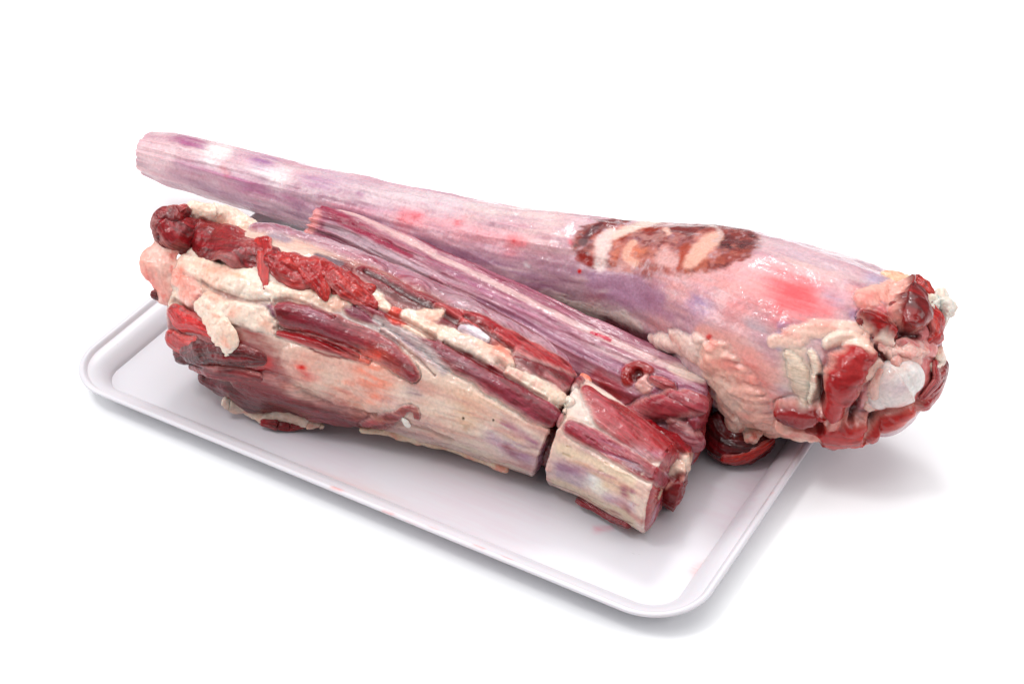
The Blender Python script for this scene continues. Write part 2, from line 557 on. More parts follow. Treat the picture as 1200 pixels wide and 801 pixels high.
# ------------------------------------------------------------------ measured data (tenths of a millimetre on the real surfaces)
THINGS = [
 dict(name='whole_shank', label='long uncut raw shank with pink silverskin and a brown stamp, lying at the back', category='meat', origin=(-0.02, 0.05, 0.018), parts=[
  {'id': 'body', 'name': 'shank_body', 'axis': [[-0.28233, 0.05211, 0.036, 0.014, 0.014], [-0.25568, 0.05355, 0.037, 0.017, 0.017], [-0.19757, 0.05457, 0.04, 0.0185, 0.0185], [-0.10029, 0.05558, 0.044, 0.0225, 0.0225], [-0.00945, 0.0562, 0.048, 0.029, 0.029], [0.07175, 0.06364, 0.054, 0.034, 0.035], [0.11846, 0.05563, 0.06, 0.043, 0.045], [0.1534, 0.04671, 0.063, 0.05, 0.051], [0.18421, 0.04481, 0.065, 0.051, 0.05], [0.21243, 0.04761, 0.066, 0.047, 0.047], [0.23038, 0.05119, 0.066, 0.04, 0.041]], 'kw': {'n': 900, 'm': 320, 'caps': (0.35, 0.55), 'capn': 40, 'lump': 0.0016, 'lumpf': 32.0, 'ridge': 0.0012, 'ridgef': 2.2, 'seed': 5}, 'tissue': {'pal': ((204, 164, 174), (222, 190, 194), (178, 138, 152)), 'f': (22, 110, 110), 'seed': 3, 'rough': 0.3, 'fib': 0.12, 'edge': None, 'capcol': None, 'threads': [((244, 226, 226), 0.25, 16, 200, 3.1), ((250, 236, 232), 0.4, 90, 160, 5.0)]}},
  {'id': 'hang', 'name': 'hanging_flap', 'axis': [[0.14906, 0.00568, 0.018, 0.008, 0.012], [0.15829, 0.00179, 0.015, 0.01, 0.0105], [0.16717, 0.00496, 0.014, 0.0105, 0.01], [0.17528, 0.01407, 0.015, 0.007, 0.009]], 'kw': {'n': 160, 'm': 120, 'caps': (0.5, 0.5), 'capn': 20, 'lump': 0.0028, 'lumpf': 60.0, 'ridge': 0.001, 'seed': 33, 'floor': 0.0042}, 'tissue': {'pal': ((92, 16, 26), (120, 30, 40), (70, 10, 20)), 'f': (40, 160, 160), 'seed': 31, 'rough': 0.28, 'fib': 0.3, 'edge': None, 'capcol': None, 'threads': None}},
  {'id': 'bone', 'name': 'bone_end', 'pts': [[2352, 108, 719, 58, 40, 49, -87, 8, 32, 17, -63], [2392, 143, 761, 99, 86, 45, -87, 22, 60, 18, -95], [2414, 199, 786, 112, 119, 64, -70, 30, 70, 32, -111], [2451, 233, 813, 85, 70, 82, -44, 36, 54, 31, -86]], 'kw': {'n': 130, 'm': 110, 'caps': (0.8, 0.8), 'capn': 14, 'lump': 0.0006, 'lumpf': 60.0, 'ridge': 0.0, 'seed': 72}, 'tissue': {'pal': ((240, 226, 222), (248, 240, 236), (226, 204, 204)), 'f': (60, 60, 60), 'seed': 22, 'rough': 0.35, 'fib': 0.1, 'edge': None, 'capcol': None, 'threads': None}},
  {'id': 'muscle23', 'name': 'muscle', 'pts': [[2407, 576, 1016, 32, 25, 67, 11, 73, -6, -58, 19], [2456, 573, 956, 46, 34, 83, 12, 55, -10, -78, 37], [2486, 502, 923, 41, 29, 89, 11, 44, -15, -62, 45], [2476, 419, 917, 27, 20, 89, -15, 43, -18, -28, 29]], 'kw': {'n': 90, 'm': 72, 'caps': (0.8, 0.8), 'capn': 14, 'lump': 0.0018, 'lumpf': 110.0, 'ridge': 0.0004, 'seed': 69, 'ridgef': 2.6, 'side_noise': 0.16, 'power': 1.7}, 'tissue': {'pal': ((176, 40, 42), (206, 80, 72), (130, 24, 32)), 'f': (30, 330, 330), 'seed': 23, 'rough': 0.33, 'fib': 0.8, 'edge': ((200, 140, 136), 0.8, 0.45), 'capcol': None, 'threads': None}},
  {'id': 'muscle24', 'name': 'muscle', 'pts': [[2270, 780, 1031, 28, 17, -8, 65, 75, -8, -16, -20], [2310, 765, 1001, 37, 40, 24, 59, 77, -5, -55, -1], [2358, 742, 995, 28, 31, 58, 48, 66, -7, -36, -3]], 'kw': {'n': 70, 'm': 72, 'caps': (0.8, 0.8), 'capn': 14, 'lump': 0.0009, 'lumpf': 80.0, 'ridge': 0.0004, 'seed': 70, 'ridgef': 2.6, 'side_noise': 0.16, 'power': 1.7}, 'tissue': {'pal': ((170, 44, 40), (196, 72, 60), (130, 28, 30)), 'f': (30, 330, 330), 'seed': 24, 'rough': 0.33, 'fib': 0.8, 'edge': ((200, 140, 136), 0.8, 0.45), 'capcol': None, 'threads': None}},
  {'id': 'muscle_sliver25', 'name': 'muscle_sliver', 'pts': [[2538, 412, 789, 27, 21, 93, -1, 38, -2, -42, 31], [2558, 387, 729, 32, 25, 99, 8, 10, -2, -47, 39], [2549, 307, 709, 27, 21, 97, -23, 9, -5, -37, 36], [2536, 271, 689, 14, 13, 95, -31, -11, -4, -17, 19]], 'kw': {'n': 80, 'm': 72, 'caps': (0.8, 0.8), 'capn': 14, 'lump': 0.0009, 'lumpf': 80.0, 'ridge': 0.0004, 'seed': 87, 'ridgef': 2.6, 'side_noise': 0.16, 'power': 1.7}, 'tissue': {'pal': ((150, 40, 46), (176, 66, 66), (120, 24, 34)), 'f': (30, 330, 330), 'seed': 25, 'rough': 0.33, 'fib': 0.8, 'edge': ((200, 140, 136), 0.8, 0.45), 'capcol': None, 'threads': None}},
  {'id': 'fat26', 'name': 'fat', 'pts': [[2139, 670, 1075, 28, 17, 18, 38, 91, 11, -48, 18], [2190, 697, 1054, 42, 21, 29, 22, 93, 15, -76, 16], [2238, 732, 1027, 37, 21, 23, 55, 80, 13, -69, 10]], 'kw': {'n': 80, 'm': 72, 'caps': (0.8, 0.8), 'capn': 14, 'lump': 0.0013, 'lumpf': 130.0, 'ridge': 0.0, 'seed': 81, 'side_noise': 0.3, 'power': 1.6}, 'tissue': {'pal': ((244, 200, 170), (250, 218, 192), (238, 170, 146)), 'f': (110, 150, 150), 'seed': 26, 'rough': 0.42, 'fib': 0.12, 'edge': None, 'capcol': None, 'threads': None}},
  {'id': 'fat27', 'name': 'fat', 'pts': [[2314, 590, 1071, 23, 17, 11, 3, 99, 2, -43, 6], [2372, 591, 1058, 27, 21, 50, 9, 86, 8, -51, 5], [2398, 684, 1005, 28, 21, 66, 22, 72, 16, -49, 11]], 'kw': {'n': 70, 'm': 72, 'caps': (0.8, 0.8), 'capn': 14, 'lump': 0.0013, 'lumpf': 130.0, 'ridge': 0.0, 'seed': 82, 'side_noise': 0.3, 'power': 1.6}, 'tissue': {'pal': ((244, 226, 208), (250, 240, 228), (236, 200, 186)), 'f': (110, 150, 150), 'seed': 27, 'rough': 0.42, 'fib': 0.12, 'edge': None, 'capcol': None, 'threads': None}},
  {'id': 'muscle28', 'name': 'muscle', 'pts': [[2267, 523, 1063, 55, 46, 31, 5, 95, -16, -85, 10], [2340, 461, 1050, 72, 70, 38, -11, 92, -33, -99, 14], [2373, 405, 1017, 59, 68, 59, -33, 74, -37, -62, 10]], 'kw': {'n': 110, 'm': 90, 'caps': (0.8, 0.8), 'capn': 14, 'lump': 0.0026, 'lumpf': 140.0, 'ridge': 0.0004, 'seed': 74, 'ridgef': 2.6, 'side_noise': 0.16, 'power': 2.0}, 'tissue': {'pal': ((112, 14, 26), (148, 32, 40), (88, 8, 18)), 'f': (30, 330, 330), 'seed': 28, 'rough': 0.33, 'fib': 0.8, 'edge': ((200, 140, 136), 0.8, 0.45), 'capcol': None, 'threads': None}},
  {'id': 'muscle29', 'name': 'muscle', 'pts': [[2182, 267, 1061, 40, 32, 25, -51, 82, -4, -36, -21], [2244, 278, 1032, 54, 44, 46, -44, 77, -12, -52, -22], [2318, 270, 989, 40, 33, 43, -50, 75, -13, -38, -15]], 'kw': {'n': 100, 'm': 80, 'caps': (0.8, 0.8), 'capn': 14, 'lump': 0.0022, 'lumpf': 130.0, 'ridge': 0.0004, 'seed': 75, 'ridgef': 2.6, 'side_noise': 0.16, 'power': 2.0}, 'tissue': {'pal': ((120, 18, 28), (166, 42, 46), (92, 10, 20)), 'f': (30, 330, 330), 'seed': 29, 'rough': 0.33, 'fib': 0.8, 'edge': ((200, 140, 136), 0.8, 0.45), 'capcol': None, 'threads': None}},
  {'id': 'fat30', 'name': 'fat', 'pts': [[2295, 220, 970, 36, 26, 52, -54, 67, -3, -28, -22], [2367, 235, 944, 45, 34, 23, -67, 71, 2, -32, -30], [2428, 274, 931, 49, 34, 65, -45, 61, 18, -25, -37], [2475, 372, 904, 41, 34, 88, -11, 45, 18, -9, -36]], 'kw': {'n': 110, 'm': 80, 'caps': (0.8, 0.8), 'capn': 14, 'lump': 0.0022, 'lumpf': 150.0, 'ridge': 0.0, 'seed': 9, 'side_noise': 0.3, 'power': 1.6}, 'tissue': {'pal': ((240, 176, 168), (246, 206, 196), (226, 140, 136)), 'f': (110, 150, 150), 'seed': 30, 'rough': 0.42, 'fib': 0.12, 'edge': None, 'capcol': None, 'threads': None}},
  {'id': 'fat31', 'name': 'fat', 'pts': [[2321, 91, 653, 32, 25, 51, -85, -7, 27, 17, -12], [2330, 97, 778, 36, 31, 52, -78, 35, 31, 16, -13], [2336, 149, 857, 36, 32, 42, -72, 55, 32, 11, -12]], 'kw': {'n': 100, 'm': 70, 'caps': (0.8, 0.8), 'capn': 14, 'lump': 0.0013, 'lumpf': 130.0, 'ridge': 0.0, 'seed': 10, 'side_noise': 0.3, 'power': 1.6}, 'tissue': {'pal': ((246, 206, 196), (250, 226, 216), (238, 176, 168)), 'f': (110, 150, 150), 'seed': 31, 'rough': 0.42, 'fib': 0.12, 'edge': None, 'capcol': None, 'threads': None}},
  {'id': 'fray', 'name': 'frayed_fat', 'pts': [[2397, 575, 1006, 37, 46, 70, -4, 71, 27, 1, -26], [2402, 726, 956, 51, 51, 68, 52, 52, 35, -15, -32], [2424, 737, 964, 56, 61, 74, 46, 49, -8, -41, -35], [2470, 727, 936, 51, 51, 79, 47, 39, -42, -20, -13], [2472, 686, 881, 28, 45, 86, 37, 36, -24, -15, 6]], 'kw': {'n': 150, 'm': 100, 'caps': (0.8, 0.8), 'capn': 14, 'lump': 0.0018, 'lumpf': 200.0, 'ridge': 0.0, 'seed': 9, 'side_noise': 0.2, 'power': 1.6}, 'tissue': {'pal': ((246, 238, 228), (252, 248, 240), (238, 222, 208)), 'f': (110, 150, 150), 'seed': 32, 'rough': 0.42, 'fib': 0.12, 'edge': None, 'capcol': None, 'threads': None}},
  {'id': 'fat33', 'name': 'fat', 'pts': [[2524, 488, 831, 37, 25, 98, 4, 20, -7, -61, 34], [2534, 525, 741, 28, 21, 99, 4, 11, -3, -41, 33], [2520, 390, 797, 18, 23, 95, -1, 31, -9, -17, 26]], 'kw': {'n': 70, 'm': 72, 'caps': (0.8, 0.8), 'capn': 14, 'lump': 0.0013, 'lumpf': 130.0, 'ridge': 0.0, 'seed': 12, 'side_noise': 0.3, 'power': 1.6}, 'tissue': {'pal': ((238, 206, 190), (246, 224, 208), (226, 176, 164)), 'f': (110, 150, 150), 'seed': 33, 'rough': 0.42, 'fib': 0.12, 'edge': None, 'capcol': None, 'threads': None}},
  {'id': 'flap_a', 'name': 'fat_flap', 'pts': [[1573, -35, 492, 55, 29, -14, -96, -25, -58, 33, -81], [1614, 1, 368, 65, 38, -2, -100, -8, -67, 38, -97], [1640, 85, 213, 66, 71, 9, -38, 92, -51, -7, -63], [1721, 21, 247, 52, 38, 44, -46, 77, -21, -55, -5]], 'kw': {'n': 130, 'm': 100, 'caps': (0.8, 0.8), 'capn': 14, 'lump': 0.0022, 'lumpf': 110.0, 'ridge': 0.0, 'seed': 26, 'side_noise': 0.16, 'power': 1.6}, 'tissue': {'pal': ((244, 190, 176), (250, 214, 200), (236, 164, 152)), 'f': (110, 150, 150), 'seed': 34, 'rough': 0.42, 'fib': 0.12, 'edge': None, 'capcol': None, 'threads': None}},
  {'id': 'muscle_sliver35', 'name': 'muscle_sliver', 'pts': [[1621, -82, 125, 19, 22, 30, -94, -18, -1, 8, -32], [1681, -60, 128, 28, 21, 49, -79, 37, 2, 19, -50], [1740, -17, 160, 28, 21, 54, -63, 56, 13, 9, -34], [1781, 45, 187, 23, 33, 64, -3, 77, 9, 17, -35], [1807, 102, 196, 14, 20, 78, -38, 50, 7, 8, -18]], 'kw': {'n': 110, 'm': 72, 'caps': (0.8, 0.8), 'capn': 14, 'lump': 0.0009, 'lumpf': 80.0, 'ridge': 0.0004, 'seed': 21, 'ridgef': 2.6, 'side_noise': 0.16, 'power': 1.7}, 'tissue': {'pal': ((172, 44, 40), (196, 66, 56), (140, 30, 32)), 'f': (30, 330, 330), 'seed': 35, 'rough': 0.33, 'fib': 0.8, 'edge': ((200, 140, 136), 0.8, 0.45), 'capcol': None, 'threads': None}},
 ]),
 dict(name='slit_shank', label='split raw shank of red muscle and cream fat with a saw slit near one end', category='meat', origin=(-0.01, -0.066, 0.004), parts=[
  {'id': 'body', 'name': 'shank_body', 'axis': [[-0.12894, -0.06642, 0.049, 0.041, 0.045], [-0.0986, -0.06943, 0.052, 0.046, 0.048], [-0.06658, -0.06498, 0.051, 0.046, 0.047], [-0.02082, -0.05676, 0.047, 0.042, 0.043], [0.03196, -0.05286, 0.042, 0.037, 0.038], [0.06918, -0.0523, 0.036, 0.0315, 0.032], [0.0791, -0.05206, 0.0334, 0.0292, 0.0296]], 'kw': {'n': 760, 'm': 340, 'caps': (0.42, 0.1), 'capn': 36, 'skew': (0, 9), 'lump': 0.0014, 'lumpf': 45.0, 'ridge': 0.0005, 'ridgef': 3.2, 'seed': 14, 'floor': 0.0042}, 'tissue': {'pal': ((234, 202, 188), (244, 222, 210), (216, 160, 152)), 'f': (14, 80, 80), 'seed': 12, 'rough': 0.26, 'fib': 0.06, 'edge': None, 'capcol': (None, ((112, 14, 26), (80, 6, 16))), 'threads': [((250, 236, 222), 0.35, 14, 200, 3.1), ((204, 136, 128), 0.22, 14, 180, 8.7)]}},
  {'id': 'sawn_block', 'name': 'sawn_block', 'axis': [[0.08628, -0.05172, 0.0326, 0.0286, 0.029], [0.11798, -0.05577, 0.029, 0.026, 0.0255], [0.14756, -0.06234, 0.027, 0.023, 0.023]], 'kw': {'n': 280, 'm': 280, 'caps': (0.1, 0.12), 'capn': 36, 'skew': (20, 20), 'power': 2.2, 'lump': 0.001, 'lumpf': 45.0, 'ridge': 0.0005, 'ridgef': 3.2, 'seed': 15, 'floor': 0.0042}, 'tissue': {'pal': ((234, 202, 188), (244, 222, 210), (216, 160, 152)), 'f': (14, 80, 80), 'seed': 13, 'rough': 0.26, 'fib': 0.06, 'edge': None, 'capcol': (((112, 14, 26), (80, 6, 16)), ((150, 44, 52), (176, 84, 84))), 'threads': [((250, 236, 222), 0.35, 14, 200, 3.1), ((204, 136, 128), 0.22, 14, 180, 8.7)]}},
  {'id': 'core', 'name': 'cut_meat', 'axis': [[0.07045, -0.05267, 0.035, 0.023, 0.023], [0.08196, -0.0515, 0.033, 0.0225, 0.0225], [0.09742, -0.05203, 0.031, 0.022, 0.022]], 'kw': {'n': 60, 'm': 100, 'caps': (0.2, 0.2), 'capn': 8, 'lump': 0.0012, 'lumpf': 160.0, 'seed': 43}, 'tissue': {'pal': ((104, 12, 24), (124, 26, 34), (80, 6, 14)), 'f': (160, 160, 160), 'seed': 41, 'rough': 0.28, 'fib': 0.1, 'edge': None, 'capcol': None, 'threads': None}},
  {'id': 'roll', 'name': 'muscle', 'pts': [[-1556, -789, 1029, 78, 58, -76, -10, 64, -2, -82, -20], [-1489, -779, 972, 112, 79, -77, -11, 62, 0, -96, -59], [-1417, -699, 902, 117, 88, -79, -12, 60, 20, -96, -68], [-1266, -721, 922, 116, 73, -28, -13, 95, 92, -166, -3], [-1109, -737, 979, 114, 50, -12, -4, 99, 116, -180, 38], [-971, -733, 952, 104, 91, -6, -12, 99, 74, -149, -5], [-864, -742, 986, 70, 49, 2, -12, 99, 34, -91, -12]], 'kw': {'n': 220, 'm': 130, 'caps': (0.8, 0.8), 'capn': 14, 'lump': 0.002, 'lumpf': 75.0, 'ridge': 0.0004, 'seed': 35, 'ridgef': 2.6, 'side_noise': 0.08, 'power': 1.7}, 'tissue': {'pal': ((120, 28, 36), (150, 42, 48), (98, 20, 30)), 'f': (30, 330, 330), 'seed': 1, 'rough': 0.33, 'fib': 0.8, 'edge': ((200, 140, 136), 0.8, 0.45), 'capcol': None, 'threads': None}},
  {'id': 'roll_end', 'name': 'muscle', 'pts': [[-1514, -697, 1041, 63, 75, -73, -7, 69, -48, -12, 36], [-1547, -752, 1014, 83, 72, -77, -18, 62, -43, -52, 56], [-1535, -812, 982, 83, 59, -78, -14, 61, -48, -62, 27], [-1507, -838, 924, 58, 46, -82, -20, 54, -42, -37, 2]], 'kw': {'n': 110, 'm': 72, 'caps': (0.8, 0.8), 'capn': 14, 'lump': 0.0024, 'lumpf': 110.0, 'ridge': 0.0004, 'seed': 42, 'ridgef': 2.6, 'side_noise': 0.16, 'power': 1.7}, 'tissue': {'pal': ((92, 16, 26), (120, 30, 40), (70, 10, 20)), 'f': (30, 330, 330), 'seed': 2, 'rough': 0.33, 'fib': 0.8, 'edge': ((200, 140, 136), 0.8, 0.45), 'capcol': None, 'threads': None}},
  {'id': 'fat_top', 'name': 'fat', 'pts': [[-1476, -628, 1035, 49, 34, -63, 7, 77, 9, -26, -39], [-1401, -556, 994, 59, 50, -49, 29, 82, 13, -42, -39], [-1341, -478, 933, 59, 42, -23, 50, 83, 31, -75, -12], [-1208, -469, 906, 39, 41, -23, 48, 85, 22, -53, -5]], 'kw': {'n': 110, 'm': 72, 'caps': (0.8, 0.8), 'capn': 14, 'lump': 0.0013, 'lumpf': 130.0, 'ridge': 0.0, 'seed': 91, 'side_noise': 0.15, 'power': 1.6}, 'tissue': {'pal': ((250, 220, 202), (252, 232, 218), (246, 198, 180)), 'f': (110, 150, 150), 'seed': 3, 'rough': 0.42, 'fib': 0.12, 'edge': None, 'capcol': None, 'threads': None}},
  {'id': 'drip', 'name': 'torn_muscle_shred', 'pts': [[-976, -662, 1010, 52, 21, 0, 4, 100, -30, -43, 0], [-885, -758, 1017, 52, 19, 2, -20, 98, -45, -25, -6], [-828, -847, 981, 37, 14, 9, -39, 92, -34, -16, -4], [-765, -926, 937, 9, 9, 10, -65, 76, -9, -4, -2]], 'kw': {'n': 80, 'm': 72, 'caps': (0.8, 0.8), 'capn': 14, 'lump': 0.0009, 'lumpf': 80.0, 'ridge': 0.0004, 'seed': 26, 'ridgef': 2.6, 'side_noise': 0.16, 'power': 1.7}, 'tissue': {'pal': ((165, 48, 50), (190, 70, 66), (140, 34, 40)), 'f': (30, 330, 330), 'seed': 4, 'rough': 0.33, 'fib': 0.8, 'edge': ((200, 140, 136), 0.8, 0.45), 'capcol': None, 'threads': None}},
  {'id': 'torn', 'name': 'muscle', 'pts': [[-838, -761, 990, 52, 43, 1, -19, 98, 16, -63, -12], [-715, -762, 969, 79, 53, 9, -22, 97, 33, -90, -24], [-607, -723, 957, 79, 55, 20, -17, 96, 42, -91, -23], [-498, -692, 944, 74, 56, 15, -22, 96, 35, -88, -20], [-391, -661, 929, 65, 44, 31, -5, 95, 31, -80, -15], [-303, -625, 911, 37, 27, 22, -10, 97, 17, -45, -9]], 'kw': {'n': 180, 'm': 100, 'caps': (0.8, 0.8), 'capn': 14, 'lump': 0.0022, 'lumpf': 100.0, 'ridge': 0.0004, 'seed': 57, 'ridgef': 2.6, 'side_noise': 0.2, 'power': 1.7}, 'tissue': {'pal': ((165, 48, 50), (190, 70, 66), (140, 34, 40)), 'f': (30, 330, 330), 'seed': 5, 'rough': 0.33, 'fib': 0.8, 'edge': ((200, 140, 136), 0.8, 0.45), 'capcol': None, 'threads': None}},
  {'id': 'shred_b', 'name': 'torn_muscle_shred', 'pts': [[-503, -684, 981, 42, 26, 14, -12, 98, -2, -49, -7], [-403, -717, 958, 55, 31, 30, -26, 92, 0, -62, -14], [-309, -712, 918, 55, 27, 29, -22, 93, 7, -63, -15], [-217, -707, 888, 32, 18, 27, -33, 90, 3, -34, -12]], 'kw': {'n': 110, 'm': 72, 'caps': (0.8, 0.8), 'capn': 14, 'lump': 0.0016, 'lumpf': 120.0, 'ridge': 0.0004, 'seed': 32, 'ridgef': 2.6, 'side_noise': 0.16, 'power': 1.7}, 'tissue': {'pal': ((165, 48, 50), (190, 70, 66), (140, 34, 40)), 'f': (30, 330, 330), 'seed': 6, 'rough': 0.33, 'fib': 0.8, 'edge': ((200, 140, 136), 0.8, 0.45), 'capcol': None, 'threads': None}},
  {'id': 'shred_c', 'name': 'torn_muscle_shred', 'pts': [[-634, -744, 992, 46, 26, 19, -21, 96, -3, -51, -11], [-539, -772, 976, 51, 25, 21, -31, 93, -10, -51, -15], [-477, -795, 942, 37, 17, 21, -50, 84, -20, -28, -12], [-446, -818, 907, 9, 9, 18, -52, 83, -7, -6, -2]], 'kw': {'n': 110, 'm': 72, 'caps': (0.8, 0.8), 'capn': 14, 'lump': 0.0016, 'lumpf': 120.0, 'ridge': 0.0004, 'seed': 33, 'ridgef': 2.6, 'side_noise': 0.16, 'power': 1.7}, 'tissue': {'pal': ((165, 48, 50), (190, 70, 66), (140, 34, 40)), 'f': (30, 330, 330), 'seed': 7, 'rough': 0.33, 'fib': 0.8, 'edge': ((200, 140, 136), 0.8, 0.45), 'capcol': None, 'threads': None}},
  {'id': 'fat_c', 'name': 'fat_flap', 'pts': [[-1117, -1063, 777, 43, 23, -28, -83, 48, -35, -12, -40], [-1012, -1106, 751, 61, 28, -10, -88, 46, -45, -24, -51], [-932, -1140, 717, 66, 26, 4, -90, 43, -51, -27, -50], [-879, -1153, 669, 56, 28, 9, -91, 40, -57, -17, -30], [-876, -1167, 607, 28, 21, 12, -96, 24, -30, -6, -5]], 'kw': {'n': 130, 'm': 90, 'caps': (0.8, 0.8), 'capn': 14, 'lump': 0.0013, 'lumpf': 130.0, 'ridge': 0.0, 'seed': 66, 'side_noise': 0.3, 'power': 1.6}, 'tissue': {'pal': ((250, 220, 202), (252, 232, 218), (246, 198, 180)), 'f': (110, 150, 150), 'seed': 8, 'rough': 0.42, 'fib': 0.12, 'edge': None, 'capcol': None, 'threads': None}},
  {'id': 'fat_e', 'name': 'fat', 'pts': [[-1511, -849, 918, 83, 38, -83, -22, 51, -65, -38, 26], [-1478, -942, 830, 107, 58, -76, -44, 48, -85, -58, 5], [-1415, -946, 682, 88, 77, -74, -57, 36, -92, -24, -44]], 'kw': {'n': 150, 'm': 100, 'caps': (0.8, 0.8), 'capn': 14, 'lump': 0.0022, 'lumpf': 80.0, 'ridge': 0.0, 'seed': 68, 'side_noise': 0.3, 'power': 1.6}, 'tissue': {'pal': ((246, 184, 172), (250, 208, 196), (238, 150, 142)), 'f': (110, 150, 150), 'seed': 9, 'rough': 0.42, 'fib': 0.12, 'edge': None, 'capcol': None, 'threads': None}},
  {'id': 'blood_clot10', 'name': 'blood_clot', 'pts': [[-1489, -1013, 681, 24, 17, -83, -49, 26, -12, -1, -32], [-1452, -991, 666, 24, 29, -85, -44, 30, -5, -9, -25]], 'kw': {'n': 40, 'm': 48, 'caps': (0.8, 0.8), 'capn': 14, 'lump': 0.0009, 'lumpf': 80.0, 'ridge': 0.0004, 'seed': 36, 'ridgef': 2.6, 'side_noise': 0.16, 'power': 1.7}, 'tissue': {'pal': ((92, 16, 26), (120, 30, 40), (70, 10, 20)), 'f': (30, 330, 330), 'seed': 10, 'rough': 0.33, 'fib': 0.8, 'edge': ((200, 140, 136), 0.8, 0.45), 'capcol': None, 'threads': None}},
  {'id': 'red_a', 'name': 'muscle', 'pts': [[-1341, -1045, 634, 39, 27, -28, -91, 31, -34, -6, -44], [-1244, -1067, 621, 58, 45, -27, -91, 31, -36, -9, -72], [-1111, -1100, 670, 52, 40, -31, -90, 30, -21, -14, -59], [-993, -1129, 675, 38, 23, 1, -90, 43, -14, -17, -35]], 'kw': {'n': 110, 'm': 72, 'caps': (0.8, 0.8), 'capn': 14, 'lump': 0.0009, 'lumpf': 80.0, 'ridge': 0.0004, 'seed': 27, 'ridgef': 2.6, 'side_noise': 0.16, 'power': 1.7}, 'tissue': {'pal': ((190, 28, 32), (212, 54, 48), (156, 18, 26)), 'f': (30, 330, 330), 'seed': 11, 'rough': 0.33, 'fib': 0.8, 'edge': ((200, 140, 136), 0.8, 0.45), 'capcol': None, 'threads': None}},
  {'id': 'red_b', 'name': 'muscle', 'pts': [[-1345, -1070, 470, 49, 36, -26, -96, -2, -41, 2, -71], [-1260, -1094, 481, 58, 38, -25, -97, 2, -48, 18, -98], [-1121, -1121, 548, 48, 38, -31, -95, 9, -18, 2, -68]], 'kw': {'n': 80, 'm': 72, 'caps': (0.8, 0.8), 'capn': 14, 'lump': 0.0009, 'lumpf': 80.0, 'ridge': 0.0004, 'seed': 28, 'ridgef': 2.6, 'side_noise': 0.16, 'power': 1.7}, 'tissue': {'pal': ((186, 42, 46), (210, 80, 76), (146, 22, 32)), 'f': (30, 330, 330), 'seed': 12, 'rough': 0.33, 'fib': 0.8, 'edge': ((200, 140, 136), 0.8, 0.45), 'capcol': None, 'threads': None}},
  {'id': 'dark_a', 'name': 'muscle', 'pts': [[-1311, -1065, 369, 49, 38, -22, -96, -18, -31, 24, -84], [-1114, -1094, 490, 77, 85, -25, -97, -7, -43, 29, -133], [-938, -1145, 575, 71, 55, 12, -98, 15, -4, -12, -82], [-804, -1127, 604, 61, 38, 17, -97, 20, -8, -13, -71], [-693, -1112, 605, 37, 18, 26, -95, 19, -7, -11, -41]], 'kw': {'n': 160, 'm': 100, 'caps': (0.8, 0.8), 'capn': 14, 'lump': 0.0018, 'lumpf': 90.0, 'ridge': 0.0004, 'seed': 28, 'ridgef': 2.6, 'side_noise': 0.16, 'power': 1.7}, 'tissue': {'pal': ((92, 16, 26), (120, 30, 40), (70, 10, 20)), 'f': (30, 330, 330), 'seed': 13, 'rough': 0.33, 'fib': 0.8, 'edge': ((200, 140, 136), 0.8, 0.45), 'capcol': None, 'threads': None}},
  {'id': 'muscle14', 'name': 'muscle', 'pts': [[-1247, -1052, 298, 34, 29, -14, -89, -43, -32, 22, -53], [-1014, -1146, 415, 48, 34, -7, -95, -31, -43, 33, -73], [-859, -1132, 453, 43, 42, 14, -98, -15, -22, 7, -68], [-709, -1126, 471, 28, 17, 23, -97, -8, -10, 1, -40]], 'kw': {'n': 110, 'm': 72, 'caps': (0.8, 0.8), 'capn': 14, 'lump': 0.0009, 'lumpf': 80.0, 'ridge': 0.0004, 'seed': 39, 'ridgef': 2.6, 'side_noise': 0.16, 'power': 1.7}, 'tissue': {'pal': ((130, 40, 46), (156, 66, 66), (104, 24, 34)), 'f': (30, 330, 330), 'seed': 14, 'rough': 0.33, 'fib': 0.8, 'edge': ((200, 140, 136), 0.8, 0.45), 'capcol': None, 'threads': None}},
  {'id': 'low', 'name': 'muscle', 'pts': [[-1140, -1065, 275, 44, 51, -20, -82, -54, -28, -2, -61], [-1055, -1033, 268, 88, 82, -7, -87, -48, -70, 22, -149], [-920, -1035, 301, 106, 95, 7, -91, -41, -68, 16, -169], [-761, -1074, 285, 96, 38, 19, -84, -51, -75, 37, -161], [-658, -1008, 224, 77, 29, 19, -86, -48, -62, 35, -127], [-564, -980, 200, 57, 25, 18, -85, -49, -45, 28, -96], [-501, -942, 174, 38, 21, 24, -77, -60, -30, 25, -62]], 'kw': {'n': 220, 'm': 110, 'caps': (0.8, 0.8), 'capn': 14, 'lump': 0.0009, 'lumpf': 80.0, 'ridge': 0.0004, 'seed': 65, 'ridgef': 2.6, 'side_noise': 0.16, 'power': 1.7}, 'tissue': {'pal': ((100, 20, 32), (124, 36, 44), (80, 12, 22)), 'f': (30, 330, 330), 'seed': 15, 'rough': 0.33, 'fib': 0.8, 'edge': ((200, 140, 136), 0.8, 0.45), 'capcol': None, 'threads': None}},
